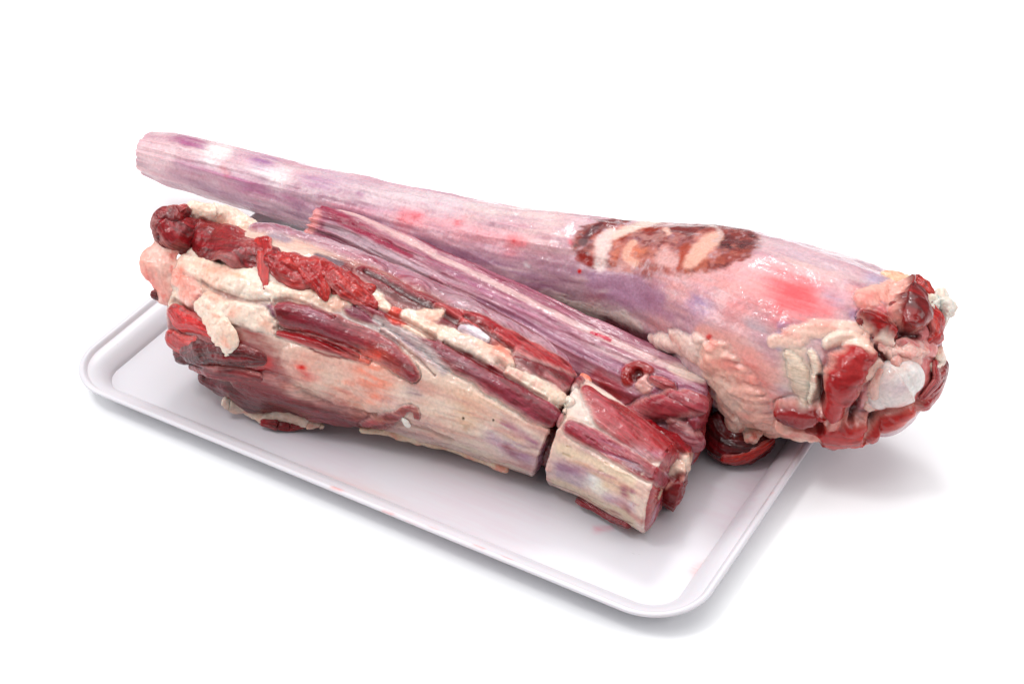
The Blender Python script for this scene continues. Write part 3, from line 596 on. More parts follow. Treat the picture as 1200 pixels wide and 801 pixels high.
  {'id': 'muscle16', 'name': 'muscle', 'pts': [[-568, -933, 138, 43, 25, 18, -74, -65, -25, 27, -74], [-427, -974, 229, 57, 29, 21, -82, -54, -36, 34, -96], [-337, -948, 229, 57, 25, 14, -83, -54, -36, 29, -97], [-245, -941, 245, 42, 21, 18, -85, -50, -30, 27, -70], [-139, -929, 257, 28, 17, 15, -88, -46, -20, 19, -46]], 'kw': {'n': 120, 'm': 72, 'caps': (0.8, 0.8), 'capn': 14, 'lump': 0.0009, 'lumpf': 80.0, 'ridge': 0.0004, 'seed': 41, 'ridgef': 2.6, 'side_noise': 0.16, 'power': 1.7}, 'tissue': {'pal': ((148, 60, 66), (168, 88, 90), (120, 34, 46)), 'f': (30, 330, 330), 'seed': 16, 'rough': 0.33, 'fib': 0.8, 'edge': ((200, 140, 136), 0.8, 0.45), 'capcol': None, 'threads': None}},
  {'id': 'fat_low', 'name': 'fat', 'pts': [[-992, -1092, 164, 39, 17, -11, -79, -60, 3, -27, -27], [-911, -1025, 121, 49, 33, 5, -74, -68, -1, -26, -42], [-764, -1021, 127, 53, 21, 10, -70, -71, 9, -35, -39], [-648, -959, 136, 48, 45, 9, -73, -68, -12, -8, -60], [-527, -961, 121, 38, 17, 21, -67, -71, 3, -27, -27], [-457, -931, 97, 14, 13, 16, -68, -72, 1, -10, -10]], 'kw': {'n': 130, 'm': 72, 'caps': (0.8, 0.8), 'capn': 14, 'lump': 0.0013, 'lumpf': 130.0, 'ridge': 0.0, 'seed': 73, 'side_noise': 0.3, 'power': 1.6}, 'tissue': {'pal': ((250, 220, 202), (252, 232, 218), (246, 198, 180)), 'f': (110, 150, 150), 'seed': 17, 'rough': 0.42, 'fib': 0.12, 'edge': None, 'capcol': None, 'threads': None}},
  {'id': 'muscle_sliver18', 'name': 'muscle_sliver', 'pts': [[-770, -1067, 89, 15, 13, 12, -72, -68, 3, -9, -11], [-687, -1043, 88, 24, 17, 13, -67, -73, 6, -15, -18], [-620, -999, 77, 24, 17, 15, -66, -73, 7, -14, -18], [-554, -976, 88, 14, 13, 17, -69, -71, 5, -8, -11]], 'kw': {'n': 70, 'm': 72, 'caps': (0.8, 0.8), 'capn': 14, 'lump': 0.0009, 'lumpf': 80.0, 'ridge': 0.0004, 'seed': 59, 'ridgef': 2.6, 'side_noise': 0.16, 'power': 1.7}, 'tissue': {'pal': ((120, 28, 36), (150, 42, 48), (98, 20, 30)), 'f': (30, 330, 330), 'seed': 18, 'rough': 0.33, 'fib': 0.8, 'edge': ((200, 140, 136), 0.8, 0.45), 'capcol': None, 'threads': None}},
  {'id': 'fat_edge', 'name': 'fat', 'pts': [[-198, -909, 167, 14, 13, 9, -72, -69, 3, -9, -10], [13, -845, 161, 19, 13, -2, -76, -65, -11, 7, -33], [252, -787, 141, 19, 13, 15, -73, -66, -13, 14, -30], [454, -759, 122, 19, 13, 1, -74, -67, -13, 13, -30], [627, -762, 133, 14, 13, 5, -71, -70, -8, 6, -24]], 'kw': {'n': 160, 'm': 72, 'caps': (0.8, 0.8), 'capn': 14, 'lump': 0.0013, 'lumpf': 130.0, 'ridge': 0.0, 'seed': 43, 'side_noise': 0.3, 'power': 1.6}, 'tissue': {'pal': ((244, 210, 182), (248, 225, 200), (240, 170, 150)), 'f': (110, 150, 150), 'seed': 19, 'rough': 0.42, 'fib': 0.12, 'edge': None, 'capcol': None, 'threads': None}},
  {'id': 'fat_nub20', 'name': 'fat_nub', 'pts': [[103, -942, 392, 14, 14, 11, -97, -21, -15, 2, -20], [122, -934, 356, 14, 13, 4, -96, -26, -15, 5, -21]], 'kw': {'n': 40, 'm': 40, 'caps': (0.8, 0.8), 'capn': 14, 'lump': 0.0013, 'lumpf': 130.0, 'ridge': 0.0, 'seed': 75, 'side_noise': 0.3, 'power': 1.6}, 'tissue': {'pal': ((246, 238, 226), (250, 246, 238), (240, 225, 215)), 'f': (110, 150, 150), 'seed': 20, 'rough': 0.42, 'fib': 0.12, 'edge': None, 'capcol': None, 'threads': None}},
  {'id': 'muscle_sliver21', 'name': 'muscle_sliver', 'pts': [[1072, -749, 98, 14, 13, -9, -76, -64, -2, -10, -9], [1179, -765, 107, 23, 28, -13, -73, -67, -8, -8, -24], [1290, -784, 107, 23, 28, -10, -85, -52, -7, -5, -27], [1401, -819, 134, 13, 19, -19, -80, -57, -3, -5, -14]], 'kw': {'n': 90, 'm': 72, 'caps': (0.8, 0.8), 'capn': 14, 'lump': 0.0009, 'lumpf': 80.0, 'ridge': 0.0004, 'seed': 83, 'ridgef': 2.6, 'side_noise': 0.16, 'power': 1.7}, 'tissue': {'pal': ((130, 36, 46), (150, 60, 66), (100, 20, 32)), 'f': (30, 330, 330), 'seed': 21, 'rough': 0.33, 'fib': 0.8, 'edge': ((200, 140, 136), 0.8, 0.45), 'capcol': None, 'threads': None}},
 ]),
 dict(name='slim_shank_piece', label='slim mauve piece of raw shank wedged between the whole shank and the slit shank', category='meat', origin=(0.0, 0.012, 0.004), of='slit_shank', parts=[
  {'id': 'body', 'name': 'shank_ridge', 'axis': [[-0.12869, 0.02503, 0.046, 0.012, 0.013], [-0.0992, 0.02581, 0.045, 0.0145, 0.0155], [-0.04559, 0.01791, 0.042, 0.018, 0.0195], [0.01667, 0.01095, 0.038, 0.0205, 0.022], [0.07644, 0.00321, 0.034, 0.023, 0.024], [0.10956, 0.00138, 0.031, 0.024, 0.0255], [0.14309, -0.00095, 0.029, 0.0245, 0.0265]], 'kw': {'n': 700, 'm': 220, 'caps': (0.2, 0.12), 'capn': 30, 'skew': (0, 18), 'lump': 0.0012, 'lumpf': 40.0, 'ridge': 0.0016, 'ridgef': 3.0, 'seed': 9, 'floor': 0.0042}, 'tissue': {'pal': ((160, 94, 112), (178, 124, 138), (132, 60, 78)), 'f': (14, 190, 190), 'seed': 8, 'rough': 0.3, 'fib': 0.5, 'edge': None, 'capcol': (((226, 160, 160), (200, 110, 116)), ((150, 44, 52), (180, 90, 90))), 'threads': [((226, 200, 204), 0.7, 12, 300, 3.1), ((120, 44, 66), 0.6, 12, 240, 8.7)]}},
  {'id': 'end_meat', 'name': 'sawn_end_meat', 'axis': [[0.12234, -0.03886, 0.024, 0.02, 0.019], [0.13883, -0.041, 0.022, 0.02, 0.018], [0.15196, -0.0418, 0.02, 0.019, 0.016]], 'kw': {'n': 160, 'm': 140, 'caps': (0.3, 0.12), 'skew': (0, 20), 'capn': 24, 'lump': 0.003, 'lumpf': 70.0, 'ridge': 0.001, 'seed': 23, 'floor': 0.0042}, 'tissue': {'pal': ((120, 28, 36), (150, 42, 48), (98, 20, 30)), 'f': (40, 160, 160), 'seed': 21, 'rough': 0.3, 'fib': 0.2, 'edge': None, 'capcol': None, 'threads': None}},
 ]),
]
STROKES = {
 'whole_shank': [
  (None,[(-664,574,710,11,-21,3),(-475,571,732,10,-20,5),(-286,571,758,10,-21,3)],(232,210,216),0.2992169410921316,0.7,0,0.3,None,None,None,0,None),
  (None,[(-1172,343,488,-2,-13,-25),(-820,338,512,-6,-8,-29),(-449,299,559,-5,-8,-28)],(244,230,232),0.34193797795300684,0.7,0,0.3,None,None,None,0,None),
  (None,[(-1855,378,488,-7,-9,-30),(-1520,377,504,-4,-10,-28),(-1185,367,539,-4,-10,-28)],(170,116,148),0.363569562630478,0.7,0,0.3,None,None,None,0,None),
  (None,[(-1729,361,444,-1,-7,-16),(-1563,360,461,-3,-6,-17),(-1386,348,470,-3,-7,-16)],(244,230,232),0.2149621085487243,0.7,0,0.3,None,None,None,0,None),
  (None,[(-1948,382,513,1,-7,-8),(-1551,390,543,-1,-4,-10),(-1149,383,580,1,-7,-8)],(244,230,232),0.31958646791339285,0.7,0,0.3,None,None,None,0,None),
  (None,[(-1760,382,485,-4,-8,-26),(-1424,381,521,-5,-8,-26),(-1091,368,539,-3,-11,-23)],(244,230,232),0.2516030218783134,0.7,0,0.3,None,None,None,0,None),
  (None,[(-413,585,738,10,-18,5),(-219,607,760,9,-19,5),(-16,596,786,5,-13,-2)],(214,150,168),0.2540020162776466,0.7,0,0.3,None,None,None,0,None),
  (None,[(-406,487,730,10,-27,-9),(-196,478,758,10,-28,-9),(9,482,777,12,-31,-6)],(170,116,148),0.2994428199628132,0.7,0,0.3,None,None,None,0,None),
  (None,[(-205,463,752,3,-10,-5),(-52,459,764,3,-9,-6),(90,468,783,5,-13,-3)],(200,160,184),0.250907907329404,0.7,0,0.3,None,None,None,0,None),
  (None,[(-281,316,625,0,-14,-21),(-23,311,641,0,-13,-21),(210,329,646,0,-12,-22)],(232,210,216),0.38375269531520295,0.7,0,0.3,None,None,None,0,None),
  (None,[(-1609,387,526,-3,-4,-15),(-1212,372,558,-2,-4,-14),(-832,373,592,0,-7,-11)],(200,160,184),0.4077321134827975,0.7,0,0.3,None,None,None,0,None),
  (None,[(-2467,401,491,2,-13,-17),(-2208,406,512,3,-14,-16),(-1959,408,534,3,-15,-15)],(232,210,216),0.3733035315884775,0.7,0,0.3,None,None,None,0,None),
  (None,[(-1300,639,629,21,-40,-1),(-1076,665,643,16,-34,-6),(-852,686,660,22,-43,2)],(200,160,184),0.2859346951613567,0.7,0,0.3,None,None,None,0,None),
  (None,[(-1553,365,474,-2,-5,-13),(-1376,354,489,-1,-6,-12),(-1208,351,503,-1,-6,-12)],(232,210,216),0.23830325846804806,0.7,0,0.3,None,None,None,0,None),
  (None,[(-2109,373,460,-2,-3,-10),(-1753,383,487,-2,-3,-11),(-1397,368,505,0,-6,-8)],(244,230,232),0.22737895301607772,0.7,0,0.3,0.22,None,None,0,None),
  (None,[(-1805,486,590,12,-29,-9),(-1634,486,601,19,-35,-4),(-1476,503,623,22,-37,-2)],(214,150,168),0.39194431123719387,0.7,0,0.3,None,None,None,0,None),
  (None,[(-988,395,595,2,-10,-9),(-597,369,637,3,-11,-8),(-237,360,681,1,-7,-11)],(244,230,232),0.3426377115066532,0.7,0,0.3,0.22,None,None,0,None),
  (None,[(-558,383,661,3,-12,-8),(-195,369,690,0,-7,-12),(143,377,725,1,-7,-11)],(214,150,168),0.2462178121797229,0.7,0,0.3,None,None,None,0,None),
  (None,[(-239,304,605,-2,-11,-21),(-38,296,614,0,-12,-19),(147,311,622,1,-11,-20)],(214,150,168),0.24355625234858574,0.7,0,0.3,None,None,None,0,None),
  (None,[(-1150,326,456,-4,-6,-18),(-992,324,461,-4,-5,-18),(-837,324,464,-5,-3,-20)],(214,150,168),0.27229051076793126,0.7,0,0.3,None,None,None,0,None),
  (None,[(-773,573,694,18,-34,6),(-474,588,728,17,-32,13),(-163,581,769,13,-30,2)],(244,230,232),0.256978562473684,0.7,0,0.3,None,None,None,0,None),
  (None,[(-1871,351,409,-8,-2,-20),(-1716,355,401,-8,-1,-21),(-1556,353,417,-9,3,-24)],(232,210,216),0.37654031560277484,0.7,0,0.3,None,None,None,0,None),
  (None,[(-764,404,640,2,-9,-9),(-430,389,688,4,-12,-6),(-112,385,716,4,-13,-5)],(244,230,232),0.41640164362449106,0.7,0,0.3,None,None,None,0,None),
  (None,[(-1210,356,512,-4,-12,-25),(-911,348,524,-2,-12,-25),(-606,331,565,-2,-10,-26)],(214,150,168),0.313401606507857,0.7,0,0.3,None,None,None,0,None),
  (None,[(-882,351,539,-1,-8,-16),(-554,326,586,-3,-4,-18),(-247,308,612,0,-9,-14)],(170,116,148),0.30408663714464196,0.7,0,0.3,0.22,None,None,0,None),
  (None,[(-733,381,621,1,-7,-7),(-366,361,679,1,-7,-7),(-26,355,691,1,-7,-7)],(200,160,184),0.3203645369377645,0.7,0,0.3,None,None,None,0,None),
  (None,[(-910,356,539,0,-8,-14),(-535,324,594,-3,-4,-17),(-192,313,616,0,-9,-13)],(232,210,216),0.39251955062788374,0.7,0,0.3,None,None,None,0,None),
  (None,[(-325,567,753,20,-44,7),(-174,569,767,17,-37,1),(-33,585,781,15,-33,-2)],(232,210,216),0.31728942410408495,0.7,0,0.3,None,None,None,0,None),
  (None,[(-1384,394,576,1,-11,-14),(-1012,404,601,4,-14,-11),(-637,394,646,4,-14,-11)],(170,116,148),0.2600063577079205,0.7,0,0.3,0.22,None,None,0,None),
  (None,[(-1182,560,648,17,-28,7),(-831,595,681,15,-29,4),(-462,578,732,14,-29,6)],(232,210,216),0.34288405606321637,0.7,0,0.3,None,None,None,0,None),
  (None,[(-2009,391,514,2,-9,-6),(-1859,389,525,2,-8,-7),(-1720,398,534,1,-6,-8)],(232,210,216),0.3542517440562092,0.7,0,0.3,None,None,None,0,None),
  (None,[(-2219,491,565,12,-22,-2),(-1971,495,583,8,-16,-6),(-1756,529,601,12,-21,-2)],(200,160,184),0.3572416755487914,0.7,0,0.3,0.22,None,None,0,None),
  (None,[(-834,494,675,4,-12,-8),(-642,490,692,4,-13,-7),(-461,489,723,6,-15,-5)],(232,210,216),0.3956677142492114,0.7,0,0.3,0.22,None,None,0,None),
  (None,[(-2490,509,548,20,-33,-4),(-2113,540,578,28,-44,5),(-1763,592,589,28,-43,12)],(200,160,184),0.3580535875872442,0.7,0,0.3,0.22,None,None,0,None),
  (None,[(-1391,405,587,4,-19,-19),(-1020,416,610,5,-21,-18),(-644,405,655,8,-24,-14)],(200,160,184),0.2634843667384109,0.7,0,0.3,None,None,None,0,None),
  (None,[(-483,328,628,0,-9,-14),(-191,331,642,1,-10,-13),(90,331,668,1,-9,-13)],(232,210,216),0.3215644951512511,0.7,0,0.3,0.22,None,None,0,None),
  (None,[(-2050,363,433,-9,-8,-30),(-1891,356,438,-7,-8,-30),(-1750,364,448,-3,-11,-27)],(214,150,168),0.21316295255929946,0.7,0,0.3,0.22,None,None,0,None),
  (None,[(-1220,475,640,6,-18,-6),(-1072,471,648,5,-15,-9),(-942,490,661,7,-15,-8)],(170,116,148),0.3691936111216041,0.7,0,0.3,None,None,None,0,None),
  (None,[(-121,290,576,-4,-5,-20),(110,287,588,-1,-8,-16),(323,308,579,-3,-5,-19)],(244,230,232),0.23966019117018547,0.7,0,0.3,None,None,None,0,None),
  (None,[(-2461,453,536,13,-27,-12),(-2123,471,567,14,-29,-10),(-1794,489,592,14,-30,-9)],(214,150,168),0.2364487321768723,0.7,0,0.3,0.22,None,None,0,None),
  (None,[(-1603,355,412,-11,1,-27),(-1220,326,444,-6,-3,-22),(-862,324,461,-6,-3,-23)],(200,160,184),0.40426453198555146,0.7,0,0.3,None,None,None,0,None),
  (None,[(-2608,388,460,-2,-10,-22),(-2272,388,495,2,-14,-18),(-1938,387,520,2,-15,-17)],(170,116,148),0.3655604256464529,0.7,0,0.3,None,None,None,0,None),
  (None,[(-344,354,672,1,-8,-9),(-193,364,682,0,-6,-11),(-39,356,692,1,-8,-9)],(170,116,148),0.38862731378443494,0.7,0,0.3,None,None,None,0,None),
  (None,[(-1015,631,656,29,-52,6),(-856,681,649,27,-52,6),(-660,673,674,27,-53,11)],(244,230,232),0.2788809909850835,0.7,0,0.3,0.22,None,None,0,None),
  (None,[(-1615,355,421,-11,-1,-36),(-1452,347,442,-12,-2,-35),(-1281,332,452,-9,-6,-31)],(200,160,184),0.22490656702355244,0.7,0,0.3,None,None,None,0,None),
  (None,[(-1047,630,653,15,-27,5),(-756,669,663,15,-26,9),(-457,687,696,14,-26,8)],(200,160,184),0.29925792758975256,0.7,0,0.3,0.22,None,None,0,None),
  (None,[(-1015,498,663,10,-21,-4),(-765,512,694,8,-19,-6),(-510,501,724,6,-18,-6)],(214,150,168),0.293820754096071,0.7,0,0.3,0.22,None,None,0,None),
  (None,[(-337,529,753,12,-26,1),(-86,547,773,11,-25,0),(170,548,799,10,-25,1)],(170,116,148),0.24629961587917473,0.7,0,0.3,None,None,None,0,None),
  (None,[(-257,482,753,4,-12,-4),(55,490,782,6,-15,-1),(352,502,805,5,-15,-1)],(214,150,168),0.3621711704545074,0.7,0,0.3,0.22,None,None,0,None),
  (None,[(-1125,466,645,4,-13,-6),(-912,471,651,5,-13,-5),(-696,479,681,4,-11,-7)],(232,210,216),0.30237748068554093,0.7,0,0.3,None,None,None,0,None),
  (None,[(-754,386,623,1,-17,-20),(-538,360,651,4,-20,-17),(-335,358,679,4,-18,-19)],(170,116,148),0.3291362900930508,0.7,0,0.3,None,None,None,0,None),
  (None,[(-2610,389,453,-6,-10,-25),(-2445,384,462,-6,-8,-27),(-2273,379,487,-2,-10,-25)],(200,160,184),0.32354419513866295,0.7,0,0.3,None,None,None,0,None),
  (None,[(-350,363,683,2,-11,-11),(5,370,711,1,-8,-12),(336,392,724,2,-10,-11)],(232,210,216),0.3261790768302225,0.7,0,0.3,None,None,None,0,None),
  (None,[(-63,648,770,15,-28,10),(162,665,806,13,-27,12),(408,644,841,11,-29,3)],(214,150,168),0.2625392656788487,0.7,0,0.3,None,None,None,0,None),
  (None,[(-1759,398,534,1,-8,-8),(-1447,391,557,-1,-5,-10),(-1153,390,587,1,-7,-8)],(232,210,216),0.33736739706929675,0.7,0,0.3,0.22,None,None,0,None),
  (None,[(-1074,464,645,5,-11,-6),(-947,479,653,4,-11,-5),(-814,472,664,4,-12,-5)],(232,210,216),0.2511998824049305,0.7,0,0.3,None,None,None,0,None),
  (None,[(-407,684,702,26,-52,14),(-223,652,744,26,-51,15),(-54,653,770,25,-52,11)],(214,150,168),0.38228996181262104,0.7,0,0.3,None,None,None,0,None),
  (None,[(-1106,372,550,-4,-7,-19),(-965,367,551,-1,-9,-17),(-821,365,576,1,-9,-17)],(232,210,216),0.38293737628402647,0.7,0,0.3,None,None,None,0,None),
  (None,[(-2382,431,533,7,-16,-8),(-2106,438,552,7,-16,-8),(-1843,455,576,8,-17,-6)],(244,230,232),0.21275967736258525,0.7,0,0.3,None,None,None,0,None),
  (None,[(-2069,411,529,2,-10,-13),(-1830,416,551,1,-10,-13),(-1596,411,566,1,-11,-12)],(170,116,148),0.23256752747922327,0.7,0,0.3,None,None,None,0,None),
  (None,[(1417,168,1039,3,-12,-8),(1505,156,1057,2,-11,-9),(1591,146,1068,2,-12,-9)],(248,226,222),0.3308402799496431,0.7,0,0.3,None,None,None,0,None),
  (None,[(931,299,830,1,-10,-14),(1140,223,909,1,-10,-14),(1349,144,974,0,-11,-13)],(236,160,162),0.2566386348708476,0.7,0,0.3,None,None,None,0,None),
  (None,[(1516,125,1031,1,-9,-9),(1626,116,1044,1,-8,-9),(1730,118,1049,1,-9,-8)],(206,150,170),0.26915531706275064,0.7,0,0.3,None,None,None,0,None),
  (None,[(1792,379,1142,11,-35,-4),(1883,402,1145,9,-36,-3),(1976,407,1142,7,-36,-3)],(236,160,162),0.4182465131781531,0.7,0,0.3,None,None,None,0,None),
  (None,[(1392,258,1080,4,-14,-5),(1587,244,1115,3,-13,-6),(1770,255,1119,2,-12,-6)],(196,170,192),0.21964078176568852,0.7,0,0.3,None,None,None,0,None),
  (None,[(1624,84,1009,0,-10,-9),(1707,80,1009,1,-9,-10),(1782,83,1014,1,-9,-10)],(206,150,170),0.25816022945924905,0.7,0,0.3,None,None,None,0,None),
  (None,[(889,330,836,2,-11,-13),(1039,272,898,1,-11,-13),(1186,218,940,0,-11,-13)],(196,170,192),0.39511799480845355,0.7,0,0.3,None,None,None,0,None),
  (None,[(938,277,800,-3,-9,-22),(1106,204,856,0,-13,-19),(1254,153,910,3,-16,-16)],(248,226,222),0.29714905869496644,0.7,0,0.3,0.22,None,None,0,None),
  (None,[(627,379,746,2,-13,-13),(837,332,793,0,-9,-15),(1059,245,876,1,-11,-14)],(236,160,162),0.35948650268253635,0.7,0,0.3,0.22,None,None,0,None),
  (None,[(1615,23,929,2,-10,-10),(1704,26,938,1,-9,-11),(1802,23,933,-1,-9,-11)],(206,150,170),0.3618622941909545,0.7,0,0.3,None,None,None,0,None),
  (None,[(880,245,587,-3,-2,-14),(1053,168,650,-6,6,-20),(1232,79,720,-3,-1,-15)],(196,170,192),0.22233965696005645,0.7,0,0.3,0.22,None,None,0,None),
  (None,[(1040,202,764,-1,-3,-11),(1212,125,832,-1,-4,-10),(1375,60,891,0,-6,-9)],(244,214,210),0.21539704545253222,0.7,0,0.3,None,None,None,0,None),
  (None,[(773,545,902,7,-22,-3),(1002,466,983,7,-22,-3),(1219,397,1061,7,-22,-2)],(206,150,170),0.3430689506674064,0.7,0,0.3,0.22,None,None,0,None),
  (None,[(1420,172,1044,7,-24,-15),(1510,164,1065,5,-23,-16),(1607,153,1075,3,-24,-15)],(196,170,192),0.21852408853825456,0.7,0,0.3,None,None,None,0,None),
  (None,[(977,278,843,1,-8,-11),(1072,239,879,1,-8,-11),(1162,209,908,1,-8,-11)],(196,170,192),0.267354713044646,0.7,0,0.3,None,None,None,0,None),
  (None,[(1580,148,1068,2,-8,-6),(1742,162,1080,2,-9,-5),(1899,174,1070,1,-9,-5)],(196,170,192),0.23903853009822032,0.7,0,0.3,None,None,None,0,None),
  (None,[(848,263,629,-4,0,-16),(1049,170,695,-3,-3,-14),(1248,79,778,-1,-5,-12)],(244,214,210),0.33415117617199275,0.7,0,0.3,None,None,None,0,None),
  (None,[(652,309,476,-16,9,-43),(759,292,480,-16,14,-47),(877,248,517,-15,15,-48)],(196,170,192),0.28190154860204825,0.7,0,0.3,0.22,None,None,0,None),
  (None,[(930,437,947,4,-13,-5),(1173,370,1033,4,-14,-3),(1413,296,1102,4,-16,-2)],(244,214,210),0.3447534053911037,0.7,0,0.3,None,None,None,0,None),
  (None,[(1539,5,877,-2,-9,-20),(1637,-8,884,-2,-8,-21),(1729,-10,888,-1,-10,-19)],(248,226,222),0.3571873204115209,0.7,0,0.3,None,None,None,0,None),
  (None,[(763,293,643,-5,-4,-24),(945,234,690,-3,-6,-21),(1128,149,761,-1,-10,-18)],(236,160,162),0.23553868768210112,0.7,0,0.3,None,None,None,0,None),
  (None,[(1135,122,700,-5,1,-30),(1254,70,752,-6,-1,-28),(1368,16,786,-6,-3,-26)],(196,170,192),0.2589948539925053,0.7,0,0.3,None,None,None,0,None),
  (None,[(807,486,903,6,-14,-2),(910,456,945,4,-13,-2),(1016,415,979,3,-13,-3)],(196,170,192),0.2529887531867335,0.7,0,0.3,None,None,None,0,None),
  (None,[(753,285,566,-5,-1,-22),(853,257,592,-5,-1,-22),(949,222,616,-7,3,-25)],(248,226,222),0.2866754657603639,0.7,0,0.3,None,None,None,0,None),
  (None,[(890,547,959,6,-19,0),(1116,468,1038,6,-19,0),(1320,426,1090,7,-22,2)],(196,170,192),0.3507696192470938,0.7,0,0.3,0.22,None,None,0,None),
  (None,[(863,256,621,-8,0,-34),(1057,166,694,-7,-1,-32),(1252,72,767,-6,-4,-29)],(244,214,210),0.26431188347614337,0.7,0,0.3,None,None,None,0,None),
  (None,[(563,507,834,9,-26,-9),(779,479,885,8,-27,-8),(1022,384,965,6,-25,-9)],(206,150,170),0.33403680268307745,0.7,0,0.3,None,None,None,0,None),
  (None,[(1408,-1,762,-3,-1,-15),(1523,-28,780,-3,-2,-15),(1626,-40,789,-2,-3,-13)],(206,150,170),0.41148283398049734,0.7,0,0.3,None,None,None,0,None),
  (None,[(1503,53,939,1,-11,-14),(1643,41,955,0,-10,-15),(1771,43,958,0,-10,-15)],(206,150,170),0.2347120648469986,0.7,0,0.3,None,None,None,0,None),
  (None,[(650,396,774,3,-15,-17),(802,369,809,3,-17,-15),(963,304,868,1,-14,-18)],(244,214,210),0.23634610980258203,0.7,0,0.3,0.22,None,None,0,None),
  (None,[(-2764,416,461,8,-62,-64),(-2611,404,476,3,-71,-85)],(238,206,210),0.8,0.6,0,0.3,None,None,None,0,None),
  (None,[(-2312,362,401,-23,-8,-65),(-1634,356,433,-59,24,-133),(-1044,340,496,-31,-22,-131),(-405,295,558,-42,-22,-180),(280,306,583,-37,-36,-214),(975,216,689,-35,-10,-200)],(164,124,146),0.95,0.7,0,0.4,None,None,None,0,None),
  (None,[(-1183,363,529,-10,-48,-96),(-931,360,542,-8,-51,-105),(-677,347,574,-3,-48,-92)],(196,160,182),0.7,0.7,0,0.4,None,None,None,0,None),
  (None,[(-1964,559,595,48,-83,15),(-1076,496,663,42,-90,-8),(-548,533,730,65,-123,7),(-11,617,787,56,-122,-5),(430,633,844,37,-92,-3)],(232,214,218),0.85,0.7,0,0.4,None,None,None,0,None),
  (None,[(-1191,381,579,2,-28,-44),(-760,386,622,12,-49,-52),(-333,374,694,23,-70,-46),(120,386,741,18,-69,-57),(549,413,768,13,-58,-52)],(234,172,178),0.9,0.7,0,0.4,None,None,None,0,None),
  (None,[(542,425,783,14,-77,-62),(1029,291,912,36,-147,-110),(1473,181,1068,64,-207,-88),(1839,222,1094,65,-220,-86),(2136,299,1100,42,-171,-57),(2265,338,1068,21,-158,-46)],(238,176,174),0.95,0.7,0,0.4,None,None,None,0,None),
  (None,[(393,304,534,-22,-7,-83),(732,288,532,-35,13,-112),(989,198,588,-37,27,-109)],(190,160,168),0.8,0.6,0,0.5,None,None,None,0,None),
  (None,[(592,337,677,-5,-34,-72),(825,300,715,-8,-39,-103),(1019,221,790,-4,-32,-82)],(180,138,164),0.8,0.6,0,0.4,None,None,None,0,None),
  (None,[(-2702,578,524,27,-41,9),(-2503,545,557,34,-50,14),(-2327,550,563,19,-34,-1)],(164,98,134),1.0,0.7,0,0.4,None,None,None,0,None),
  (None,[(-2520,513,549,11,-21,-4),(-2346,522,560,12,-22,-3)],(176,112,146),1.0,0.7,0,0.3,None,None,None,0,None),
  (None,[(-2284,512,559,34,-68,-8),(-2184,507,567,32,-63,-5)],(250,240,238),1.0,0.7,0,0.4,0.28,None,None,0,None),  # whitish sheen on top of the thin end, painted into the colour
  (None,[(-2644,389,462,-3,-14,-31),(-2319,387,494,-7,-19,-41),(-1904,375,500,-9,-21,-45),(-1513,378,505,-10,-21,-51),(-1312,366,516,-8,-17,-41)],(182,116,148),1.0,0.7,0,0.4,None,None,None,0,None),
  (None,[(-2572,451,528,4,-20,-12),(-2272,422,535,3,-22,-17),(-1924,407,539,1,-20,-19),(-1650,391,535,-4,-10,-19)],(232,204,212),0.9,0.7,0,0.4,None,None,None,0,None),
  (None,[(-2028,536,587,28,-54,2),(-1873,526,597,33,-68,-1),(-1738,522,598,25,-52,1)],(172,130,164),1.0,0.7,0,0.4,None,None,None,0,None),
  (None,[(-2055,452,561,10,-31,-16),(-1818,448,575,12,-36,-19),(-1635,450,589,17,-40,-15),(-1543,449,600,10,-26,-13)],(248,234,236),1.0,0.7,0,0.4,0.28,None,None,0,None),  # pale band: sheen along the top, painted as colour
  (None,[(-2628,374,397,-7,-5,-17),(-2315,361,375,-16,-2,-34),(-1902,352,372,-19,5,-40),(-1574,357,389,-11,1,-29)],(156,112,136),1.0,0.7,0,0.4,None,None,None,0,None),
  (None,[(-2599,363,347,-5,-3,-12),(-2329,368,314,-20,13,-28),(-2019,402,272,-19,15,-27)],(214,186,192),0.8,0.7,0,0.3,None,None,None,0,None),
  (None,[(-2419,358,356,-4,-2,-9),(-2116,361,335,-12,6,-20),(-1847,361,334,-12,8,-19)],(140,90,112),0.8,0.7,0,0.4,None,None,None,0,None),
  (None,[(-2132,416,538,-20,-14,-15),(-2074,388,507,-21,-13,-16)],(196,100,112),0.7,0.7,0,0.3,None,None,None,0,None),
  (None,[(-1639,475,599,19,-41,-8),(-1375,469,625,25,-58,-14),(-1186,472,641,15,-35,-11)],(186,146,174),0.8,0.7,0,0.3,None,None,None,0,None),
  (None,[(-1714,667,564,23,-40,12),(-1311,562,636,26,-51,7),(-1001,571,658,26,-50,6)],(206,174,190),0.8,0.7,0,0.3,None,None,None,0,None),
  (None,[(-1116,461,645,1,-15,-8),(-1089,458,643,1,-20,-10)],(150,90,130),0.6,0.8,0,0.3,None,None,None,0,None),
  (None,[(-1436,378,512,2,-8,-20),(-1254,378,560,1,-10,-25),(-1068,384,581,3,-14,-22),(-827,395,618,9,-26,-24)],(236,170,184),0.8,0.7,0,0.4,None,None,None,0,None),
  (None,[(-760,386,622,16,-28,-34),(-647,401,651,20,-32,-17)],(240,128,140),0.7,0.8,0,0.5,None,None,None,0,None),
  (None,[(-685,403,649,10,-11,-8),(-660,412,658,11,-13,-7)],(206,70,80),0.7,0.7,0,0.8,None,None,None,0,None),
  (None,[(-416,405,696,13,-15,-5),(-378,429,707,17,-22,-6),(-317,446,724,10,-14,-6)],(214,80,90),0.8,0.7,0,0.8,None,None,None,0,None),
